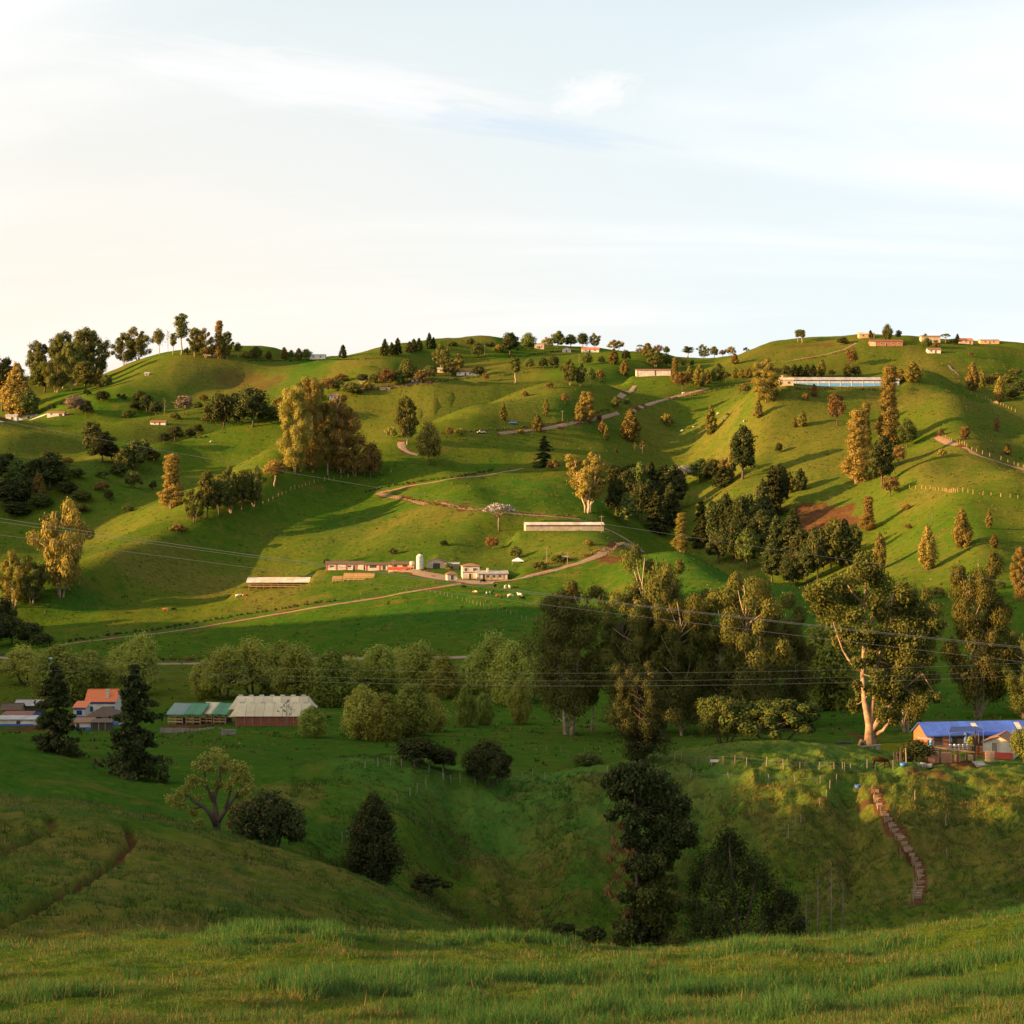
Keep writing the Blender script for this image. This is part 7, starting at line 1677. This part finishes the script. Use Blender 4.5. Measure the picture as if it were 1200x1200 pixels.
house('farm_building', 'long white farm building with a grey roof, second along the lane', 'building', 31, 491, 24, 6, 2.4, 1.2, WHITE, GREY_S, openings=[('opening', .2, .2, 1.4, 1.6), ('window', -.5, 1, 1, 1)])
house('farm_building', 'white farm building with a red-brown end, third along the lane', 'building', 65, 488, 20, 5, 2.4, .9, WHITE, TILE, openings=[('opening', .6, .2, 2.2, 1.6), ('window', -.5, 1, 1, 1)])
house('house', 'red-roofed low house in the left valley hollow', 'house', 185, 498, 18, 5, 1.8, 1.2, WHITE, RUST, openings=[('window', -.4, .7, .9, .8), ('door', .2, 0, .9, 1.6)])
house('hut', 'tiny grey hut alone on the bare hill slope', 'hut', 172, 440, 5, 2.5, 1.6, .7, GREY_S, GREY_S, openings=[('opening', 0, .1, .8, 1.2)])
house('house', 'white house with a brown roof above the golden grove', 'house', 391, 468, 10, 5, 2.2, 1.1, WHITE, TILE, openings=[('window', -.4, .8, .8, .8), ('door', .3, 0, .8, 1.7)])
def vehicles():
    def veh(px, py, label, colr, dmin, rz):
        p = at(px, py, dmin); e = empty('parked_car', p + Vector((0, 0, .12)), label, 'car', rz)
        b = MB(); pr = [(-2.1, .35), (-2.1, .8), (-1.3, .9), (-.8, 1.42), (.9, 1.45), (1.5, .95), (2.1, .85), (2.15, .35)]
        n = len(pr)
        for y in (-.8, .8): b.face([(x, y, z) for x, z in (pr if y > 0 else pr[::-1])])
        for i in range(n): (a, c), (d, f) = pr[i], pr[(i+1) % n]; b.face([(a, -.8, c), (a, .8, c), (d, .8, f), (d, -.8, f)][::-1])
        b.build('body', colr, e)
        MB().box(-.75, .85, -.815, -.80, .95, 1.36).box(-.75, .85, .80, .815, .95, 1.36).build('window', GLASS, e)
        wm = MB().lathe([(.33, -.1), (.33, .1)], 12).mesh('wheel', mat('rubber', (.02, .02, .02), .9, .1))
        for x in (-1.3, 1.35):
            for y in (-.78, .78): q = obj('wheel', wm, e); q.location = (x, y, .33); q.rotation_euler = (math.pi/2, 0, 0)
    veh(564, 508, 'small white car on the road at the lower end of the shaded bowl', WHITE, 700, .3)
    veh(601, 497, 'small blue car parked on the lit pasture by the road bank', BLUE_DRUM, 700, .1)
vehicles()

# ------------------------------------------------------------------ fences, poles, path
POST = {}
def fence(label, pix, spacing, h, dmin=20.0, dmax=1800, r=.07, wires=0, jitter=.12, m=None, cat='fence', name='fence', thick=1.0, bank=None):
    pts = line_pts(pix, dmin, 14, dmax)
    e = empty(name, pts[0], label, cat)
    key = (h, r, m)
    if key not in POST: POST[key] = [MB().tube([(0, 0, -.5), (.03*k, .02, h*(.85+.15*k))], [r, r*.8], 6).mesh('post', m or WOOD) for k in range(3)]
    acc = 0; P = []
    rnd = random.Random(int(pix[0][0]*7 + pix[0][1]))
    nxt = 0.0
    for a, b in zip(pts[:-1], pts[1:]):
        L = (b - a).length
        while nxt <= acc + L and L > 0:
            t = (nxt - acc) / L; q = a.lerp(b, t); q.z = ground(q.x, q.y); P.append(q); nxt += spacing * rnd.uniform(1 - jitter*2, 1 + jitter*2)
        acc += L
    for q in P[:290]:
        o = obj('post', POST[key][rnd.randrange(3)], e); o.location = q - e.location; o.rotation_euler = (rnd.gauss(0, .06), rnd.gauss(0, .06), rnd.uniform(0, 6)); o.scale.z = rnd.uniform(.85, 1.1)
    for k in range(wires):
        w = MB(); z = h * (.45 + .4 * k)
        w.tube([q - e.location + Vector((0, 0, z)) for q in P], .012, 4, cap=False).build('wire', CABLE_M, e)
    return e
fence('grey post fence along the crest of the near mound left of the horse', [(742, 897), (758, 890), (775, 889), (800, 893), (850, 897), (905, 900), (960, 902), (1010, 902), (1050, 901)], 1.9, 1.1, 215, 262, .065, 2, .2)
fence('sparse second fence of thin posts just below the near crest fence', [(690, 912), (735, 910), (790, 910), (824, 912), (870, 914), (912, 917), (951, 918), (990, 922)], 4.5, 1.2, 205, 280, .05, 1, .25)
fence('broken fence of leaning pale posts running down the hummocky slope', [(990, 905), (972, 925), (968, 940), (940, 962), (922, 985), (905, 1000)], 4.0, 1.3, 185, 260, .055, 0, .25)
fence('dark post fence over the green mound in mid field', [(428, 900), (460, 896), (490, 900), (520, 912), (545, 918), (570, 920), (600, 916), (640, 912)], 1.8, 1.1, 200, 290, .06, 1)
fence('few leaning posts on the left flank of the green mound', [(520, 914), (490, 928), (460, 945), (420, 968), (400, 990)], 4.5, 1.1, 185, 260, .05, 0, .25)
fence('thin posts scattered on the right slope beside the stepped path', [(1072, 938), (1100, 960), (1120, 990), (1105, 1020)], 7.0, 1.3, 185, 270, .05, 0, .3)
fence('dark timber rail fence left of the near farm', [(1048, 893), (1060, 891), (1075, 889), (1088, 888)], 1.0, 1.3, 225, 290, .08, 2, m=WOOD_DK)
fence('single tall post by the rubble heap of the near farm', [(1062, 896), (1062.5, 896)], 5, 2.4, 215, 290, .08, 0)
fence('lit post fence beside the red earth lane on the right hill', [(1098, 508), (1120, 519), (1150, 532), (1200, 548)], 4.2, 1.4, 700, r=.13, m=WOOD_OR)
fence('post fence down the right hill under the three cones', [(1138, 462), (1160, 470), (1180, 478), (1192, 484)], 4.0, 1.4, 700, r=.13, m=WOOD_OR)
fence('long fence across the right slope, lit orange', [(1066, 572), (1090, 573), (1120, 577), (1160, 581), (1205, 585)], 3.5, 1.4, 600, r=.13, m=WOOD_OR)
fence('post fence along the ridge of the left pasture below the golden grove', [(308, 592), (325, 583), (345, 573), (370, 565), (400, 560), (430, 557), (460, 553)], 3.6, 1.5, 600, r=.16, m=WOOD_OR)
fence('dark post fence along the upper zigzag track', [(432, 575), (470, 568), (520, 560), (560, 554), (600, 549)], 2.4, 1.3, 600, r=.12, m=WOOD_DK)
fence('dark post fence along the lower zigzag track', [(455, 582), (490, 590), (540, 598), (600, 604), (650, 607), (700, 611)], 2.4, 1.2, 600, r=.12, m=WOOD_DK)
fence('post fence along the road under the lit pasture', [(490, 510), (540, 507), (600, 503), (650, 497), (700, 488)], 3.4, 1.3, 700, r=.13, m=WOOD_DK)
fence('dark post fence along the dirt track below the farm', [(75, 752), (130, 744), (190, 739), (260, 727), (340, 713), (420, 701), (500, 687)], 2.2, 1.2, 560, 760, .10, 1, m=WOOD_DK)
fence('faint fence slanting across the cow pasture below the farm', [(500, 693), (540, 703), (580, 715), (620, 727), (650, 734)], 2.6, 1.2, 560, 760, .08, 0)
fence('dark fence along the brow left of the middle farm', [(420, 457), (460, 453), (505, 448), (545, 443), (590, 441)], 3.0, 1.4, 800, r=.16, m=WOOD_DK)
fence('pale fence posts above the gully wood', [(818, 588), (850, 584), (880, 581), (905, 578)], 3.0, 1.4, 700, r=.10)
fence('dark fence on the skyline shoulder right of the knoll', [(600, 424), (640, 420), (680, 416)], 3.0, 1.4, 900, r=.16, m=WOOD_DK)
fence('post fence along the stream road in the valley', [(60, 776), (140, 777), (220, 777), (300, 773)], 3.0, 1.2, 480, 640, .08, 1, m=WOOD_DK)
fence('guard fence of pale posts along the gravel road bend', [(752, 626), (735, 640), (700, 655), (660, 667), (620, 677)], 2.6, 1.2, 600, 780, .09, 1)
fence('post line in the green flat below the twin-trunked eucalyptus', [(640, 880), (670, 881), (700, 882), (740, 884)], 3.4, 1.0, 280, 360, .05, 0)
def hedge(label, pix, h, w, dmin=20.0, dmax=1800, leaf='dark', name='hedge', size=.45):
    pts = line_pts(pix, dmin, 5, dmax); e = empty(name, pts[0], label, 'hedge'); r = random.Random(int(pix[0][0])); C = []; R = []
    for a, b in zip(pts[:-1], pts[1:]):
        n = max(1, int((b - a).length / (h * 0.9)))
        for i in range(n):
            if r.random() < .12: continue
            c = a.lerp(b, (i + r.random()) / n); k = h * r.uniform(.35, 1.0); x, y = c.x + r.gauss(0, w*.3), c.y + r.gauss(0, w*.3)
            C.append(tuple(Vector((x, y, ground(x, y) + k*.35)) - e.location)); R.append((k*.8, k*.8, k*.6))
    obj('foliage', card_mesh('foliage', [cards(C, R, 26, size, 0, 1, abs(int(pix[0][0])), .3, .5)], LEAF[leaf]), e)
    MB().tube([(p - e.location) + Vector((0, 0, -.1)) for p in pts[::3]] if len(pts) > 6 else [p - e.location for p in pts], .05, 4).build('stems', BARK_DARK, e)
hedge('dark scrubby bank along the dirt track below the farm', [(76, 753), (130, 744), (185, 738), (260, 725), (340, 712), (395, 704)], 1.1, 1.2, 560, 770)
hedge('dark scrubby bank along the upper zigzag track', [(428, 577), (450, 571), (490, 565), (540, 558), (580, 551)], 1.2, 1.4, 600)
hedge('brown weedy bank along the lower zigzag track', [(470, 583), (520, 593), (570, 598), (620, 602), (680, 607)], 1.0, 1.2, 600, leaf='brown')
hedge('dark weedy bank under the valley road', [(-20, 766), (60, 772), (140, 774), (220, 774), (300, 770), (400, 768), (520, 767)], 1.6, 2.0, 500, 640, leaf='brown')
hedge('dark hedge bank along the road at the foot of the lit pasture', [(500, 508), (560, 505), (620, 500), (670, 493), (715, 480)], 1.3, 1.6, 700, leaf='broad')
hedge('dark hedge line on the brow below the middle farm', [(415, 458), (460, 454), (500, 449), (545, 444), (590, 440), (620, 436)], 2.0, 2.5, 800)
hedge('dark hedge line along the shoulder under the knoll', [(590, 420), (625, 416), (660, 411), (690, 412)], 1.6, 1.8, 900)
hedge('dark hedge line on the skyline dip left of the pines', [(290, 423), (340, 423), (400, 422), (445, 420)], 1.2, 1.6, 900)
hedge('brown hedge along the lane up to the right hilltop', [(905, 426), (940, 422), (975, 416), (1000, 408)], 1.6, 1.6, 900, leaf='brown')
hedge('dark hedge from the bowl rim up towards the row of cones', [(780, 468), (810, 464), (845, 456), (880, 450), (915, 449)], 1.6, 2.0, 700, leaf='brown')
hedge('hedge in front of the blue-banded barn', [(925, 456), (970, 456), (1020, 457), (1050, 457)], 1.3, 1.2, 700, leaf='brown')
hedge('orange weedy bank above the gravel road by the farm', [(628, 664), (650, 660), (680, 655), (712, 643)], 1.3, 3.0, 600, 780, leaf='brown')
def pole(px, py, h, label):
    p = at(px, py, 400); e = empty('utility_pole', p, label, 'pole'); H = h / F * p.y
    MB().tube([(0, 0, -.6), (0, 0, H)], [.15, .10], 7).build('pole', WOOD, e); MB().box(-.9, .9, -.06, .06, H - .6, H - .45).build('crossarm', WOOD, e)
for q in [(659, 494, 13, 'wooden utility pole on the roadside bank in the shaded bowl'), (705, 624, 20, 'wooden utility pole in front of the long cream shed'), (641, 661, 20, 'wooden utility pole in the earth bank above the road, left one'), (665, 662, 16, 'wooden utility pole in the earth bank above the road, right one'), (461, 671, 16, 'utility pole before the red farm store'), (568, 416, 12, 'lit pole on the brow of the knoll'), (973, 594, 13, 'thin pole on the shaded right slope')]:
    pole(*q)
def path_steps():
    pts = line_pts([(1026, 924), (1029, 940), (1036, 953), (1045, 966), (1055, 981), (1065, 996), (1074, 1010), (1080, 1024), (1080, 1038), (1075, 1052)], 185, 3, 262)
    P = [pts[0]]; acc = 0
    e = empty('stepped_path', pts[0], 'stepped path of pale timber treads climbing to the near farm', 'steps')
    ms = [MB().box(-.34-.06*k, .32+.05*k, -.12, .12, -.45, .04+.02*k).mesh('tread', mat('worn_tread', (.27, .18, .115), .95, .4, 3.0, .3)) for k in range(3)]
    r = random.Random(6); L = 0; last = None; n = 0
    for a, b in zip(pts[:-1], pts[1:]):
        L += (b - a).length
        if L > .55:
            L = 0; q = obj('tread', ms[n % 3], e); n += 1; g_ = Vector((b.x, b.y, ground(b.x, b.y) + .16))
            q.location = g_ - e.location; q.rotation_euler = (r.gauss(0, .03), r.gauss(0, .05), r.gauss(0.1, .12))
    f = fence('thin handrail posts along the left side of the stepped path', [(1022, 930), (1034, 958), (1050, 985), (1068, 1012), (1074, 1032), (1070, 1060), (1062, 1085)], 2.6, 1.2, 185, 262, .045, 0)
path_steps()

# ------------------------------------------------------------------ animals
def skin(name, V, E, R, mt, lv=2):
    me = bpy.data.meshes.new(name); me.from_pydata(V, E, []); o = bpy.data.objects.new(name, me); SC.collection.objects.link(o)
    sm = o.modifiers.new('s', 'SKIN'); 
    for i, r in enumerate(R): me.skin_vertices[0].data[i].radius = (r if isinstance(r, tuple) else (r, r))
    me.skin_vertices[0].data[0].use_root = True
    sb = o.modifiers.new('d', 'SUBSURF'); sb.levels = lv
    dg = bpy.context.evaluated_depsgraph_get(); res = bpy.data.meshes.new_from_object(o.evaluated_get(dg)); res.name = name
    bpy.data.objects.remove(o); res.materials.clear(); res.materials.append(mt)
    res.polygons.foreach_set('use_smooth', [True]*len(res.polygons)); return res
def coat(name, a, b, thr):
    m, n, l = new_mat(name); out = n.new('ShaderNodeOutputMaterial'); bs = n.new('ShaderNodeBsdfDiffuse'); t = n.new('ShaderNodeTexCoord'); oi = n.new('ShaderNodeObjectInfo')
    mp = n.new('ShaderNodeVectorMath'); mp.operation = 'ADD'; l.new(t.outputs['Object'], mp.inputs[0]); cx = n.new('ShaderNodeCombineXYZ'); mu = n.new('ShaderNodeMath'); mu.operation = 'MULTIPLY'; l.new(oi.outputs['Random'], mu.inputs[0]); mu.inputs[1].default_value = 30
    l.new(mu.outputs[0], cx.inputs[0]); l.new(cx.outputs[0], mp.inputs[1])
    z = n.new('ShaderNodeTexNoise'); z.inputs['Scale'].default_value = 1.4; z.inputs['Detail'].default_value = 2; l.new(mp.outputs[0], z.inputs['Vector'])
    r = n.new('ShaderNodeValToRGB'); r.color_ramp.elements[0].position = thr - .02; r.color_ramp.elements[1].position = thr + .02; r.color_ramp.elements[0].color = (*a, 1); r.color_ramp.elements[1].color = (*b, 1)
    l.new(z.outputs['Fac'], r.inputs[0]); l.new(r.outputs[0], bs.inputs['Color']); l.new(bs.outputs[0], out.inputs[0]); return m
def quad_beast(name, L, legs, neck, head, chest, belly, mt, tail):
    """pelvis, trunk, neck and head, four jointed legs, ears; head towards +x"""
    h = legs
    V = [(-L*.42, 0, h*1.12), (-L*.15, 0, h*1.10), (L*.12, 0, h*1.10), (L*.36, 0, h*1.16), *neck, *head]
    R = [(chest*.80, chest*.86), (belly, belly), (belly, belly*1.02), (chest*.78, chest)]
    R += [(chest*.45, chest*.52), (chest*.30, chest*.36)][:len(neck)] + [(chest*.28, chest*.30), (chest*.18, chest*.18)][:len(head)]
    E = [(i, i+1) for i in range(len(V)-1)]; hb = len(V) - 1
    for sx in (1, -1):
        for s in (1, -1):
            b = len(V); w = chest*.55*s
            if sx > 0: V += [(L*.34, w, h*.80), (L*.35, w, h*.45), (L*.33, w, h*.10), (L*.36, w, 0.03)]; E += [(3, b), (b, b+1), (b+1, b+2), (b+2, b+3)]; R += [chest*.32, chest*.17, chest*.12, chest*.14]
            else: V += [(-L*.38, w, h*.80), (-L*.47, w, h*.42), (-L*.44, w, h*.10), (-L*.41, w, 0.03)]; E += [(0, b), (b, b+1), (b+1, b+2), (b+2, b+3)]; R += [chest*.40, chest*.17, chest*.12, chest*.14]
    b = len(V); V += tail; E += [(0, b)] + [(b+i, b+i+1) for i in range(len(tail)-1)]; R += [chest*.10]*(len(tail)-1) + [chest*.14]
    hd = len(neck) + 4
    for s in (1, -1): b = len(V); x, y, z = V[hd]; V.append((x - .04, s*chest*.42, z + chest*.28)); E.append((hd, b)); R.append(chest*.08)
    return skin(name, V, E, R, mt)
COATS = dict(bw=coat('black_and_white_coat', (.02, .018, .016), (.66, .61, .55), .53), wb=coat('white_and_black_coat', (.02, .018, .016), (.66, .61, .55), .44), br=coat('brown_and_white_coat', (.22, .08, .03), (.60, .50, .40), .58), bk=coat('black_coat', (.018, .016, .015), (.05, .04, .035), .6), wt=coat('white_coat', (.55, .48, .40), (.70, .64, .56), .5))
cow_up = quad_beast('body', 2.0, .78, [(1.0, 0, 1.10), (1.12, 0, 1.22)], [(1.24, 0, 1.24), (1.50, 0, 1.08)], .34, .42, COATS['bw'], [(-1.02, 0, .95), (-1.05, 0, .60), (-1.04, 0, .40)])
cow_dn = quad_beast('body', 2.0, .78, [(1.02, 0, .85), (1.16, 0, .55)], [(1.24, 0, .38), (1.36, 0, .12)], .34, .42, COATS['bw'], [(-1.02, 0, .95), (-1.05, 0, .60), (-1.04, 0, .40)])
horn = MB().tube([(0, -.12, 0), (0, -.22, .06), (.03, -.26, .14)], [.03, .022, .008], 5).tube([(0, .12, 0), (0, .22, .06), (.03, .26, .14)], [.03, .022, .008], 5).mesh('horns', WHITE)
def cow(px, py, up, c, rz, label, dmin, group):
    p = at(px, py, dmin); e = empty('cow', p, label, 'cow', rz, group)
    b = obj('body', cow_up if up else cow_dn, e); b.material_slots[0].link = 'OBJECT'; b.material_slots[0].material = COATS[c]
    q = obj('horns', horn, e); q.location = (1.2, 0, 1.40) if up else (1.16, 0, .55)
g = 'cattle below the hill farm'
for q in [(557, 696, 0, 'br', 2.6, 'brown cow at the left of the herd below the farm'), (573, 697, 0, 'bw', .2, 'dark cow with white patches, second in the lower herd row'), (584, 700, 0, 'br', .1, 'reddish cow in the middle of the lower herd row'), (598, 700, 0, 'wt', .3, 'mostly white cow right of the reddish one'), (609, 699, 1, 'wb', 2.4, 'white cow with head up at the right of the herd'), (612, 703, 0, 'bk', .2, 'black cow lowest at the right of the herd'),
          (580, 689, 1, 'bk', 1.2, 'black cow just below the farmyard'), (592, 690, 1, 'wt', 1.4, 'white cow just below the veranda farmhouse, left of two'), (597, 690, 1, 'wt', 1.8, 'pale cow just below the veranda farmhouse, right of two'), (543, 690, 0, 'bk', .1, 'black cow at the edge of the yard'), (566, 683, 0, 'bk', .4, 'black cow standing on the yard gravel')]:
    cow(*q, 560, g)
g = 'cattle on the left pasture'
for q in [(279, 700, 1, 'wt', .2, 'white cow left of the open barn'), (287, 700, 0, 'br', .1, 'brown cow beside the white one left of the open barn'), (194, 716, 0, 'br', 2.9, 'brown cow far down the left pasture'), (203, 716, 0, 'bk', .2, 'black cow far down the left pasture')]:
    cow(*q, 560, g)
g = 'cattle on the right hill'
for q in [(842, 486, 0, 'wt', .2, 'white cow highest in the right hill group'), (853, 487, 0, 'bk', .1, 'black cow right of the highest white one'), (849, 493, 1, 'wb', 3.0, 'white and black cow lower in the right hill group'), (872, 495, 1, 'wt', 1.2, 'white cow standing apart near the slim cone'), (883, 488, 0, 'br', .4, 'brown cow behind the slim cone'), (800, 506, 0, 'wb', .3, 'white cow on the dry bank at the bowl rim'), (813, 502, 0, 'br', .2, 'brown cow on the dry bank at the bowl rim'), (801, 462, 0, 'wt', .2, 'white cow left below the row of cones')]:
    cow(*q, 700, g)
g = 'cattle on the left spur'
for q in [(229, 514, 0, 'bk', .1), (236, 514, 0, 'bk', 3.0), (241, 513, 0, 'bk', .3), (248, 519, 0, 'wb', .2)]:
    cow(*q, {229: 'leftmost dark cow of the small group on left spur', 236: 'second dark cow, facing left, on the left spur', 241: 'third dark cow of the row on the left spur', 248: 'patched cow apart to the right on the left spur'}[q[0]], 700, g)
def horse():
    p = at(1031, 903, 200, 290); e = empty('horse', p + Vector((0, 0, .28)), 'brown horse grazing on the crest left of the near farm', 'horse', -.05)
    bay = coat('bay_coat', (.022, .009, .005), (.038, .015, .008), .5)
    me = quad_beast('body', 1.75, 1.0, [(.92, 0, 1.0), (1.10, 0, .72)], [(1.20, 0, .50), (1.32, 0, .16)], .29, .33, bay, [(-.92, 0, 1.15), (-1.0, 0, .8), (-1.0, 0, .35)])
    obj('body', me, e)
    mn = mat('dark_mane', (.02, .012, .008), .9, .2)
    MB().tube([(.70, 0, 1.42), (.95, 0, 1.20), (1.12, 0, .92), (1.2, 0, .72)], [.05, .07, .06, .03], 6).build('mane', mn, e); MB().tube([(-.93, 0, 1.15), (-1.02, 0, .8), (-1.02, 0, .25)], [.05, .08, .03], 6).build('tail', mn, e)
horse()

# ------------------------------------------------------------------ power cables across the valley
def cable(label, pix, D, r, m=CABLE_M):
    xs = np.array([a for a, b in pix], float); ys = np.array([b for a, b in pix], float)
    c = np.polyfit(xs, ys, 2); X = np.linspace(-250, 1450, 60); Yp = np.polyval(c, X)
    pts = [Vector(((x - 600)/F*D, D, (600 - y)/F*D)) for x, y in zip(X, Yp)]
    e = empty('power_cable', pts[0], label, 'cable'); k = MB().tube([p - pts[0] for p in pts], r, 5); k.build('conductor', m, e)
    return e
cable('thick cable slanting down from left edge to the right over the hill farm, upper strand', [(0, 607), (190, 637), (370, 659), (513, 680), (633, 695), (800, 715), (983, 736), (1200, 758)], 205, .023)
cable('thinner strand close beneath the thick slanting cable', [(0, 611), (190, 640), (370, 662), (513, 682), (633, 696.5), (800, 716), (983, 737), (1200, 760)], 206, .015)
cable('thin dark cable slanting below the thick pair', [(0, 627), (185, 651), (430, 682), (637, 708), (740, 723), (830, 732), (950, 746)], 212, .014)
cable('uppermost thin cable over the gully wood on the right', [(800, 628), (900, 643), (1000, 656), (1065, 667), (1200, 684)], 285, .017)
for i, dy in enumerate((0, 9, 15)):
    cable('%s of three level cables crossing in front of the tall eucalypts' % ['top', 'middle', 'lowest'][i], [(0, 768 + dy), (400, 781 + dy), (640, 790 + dy), (800, 790 + dy), (1000, 786 + dy), (1200, 775 + dy)], 222, .0115)
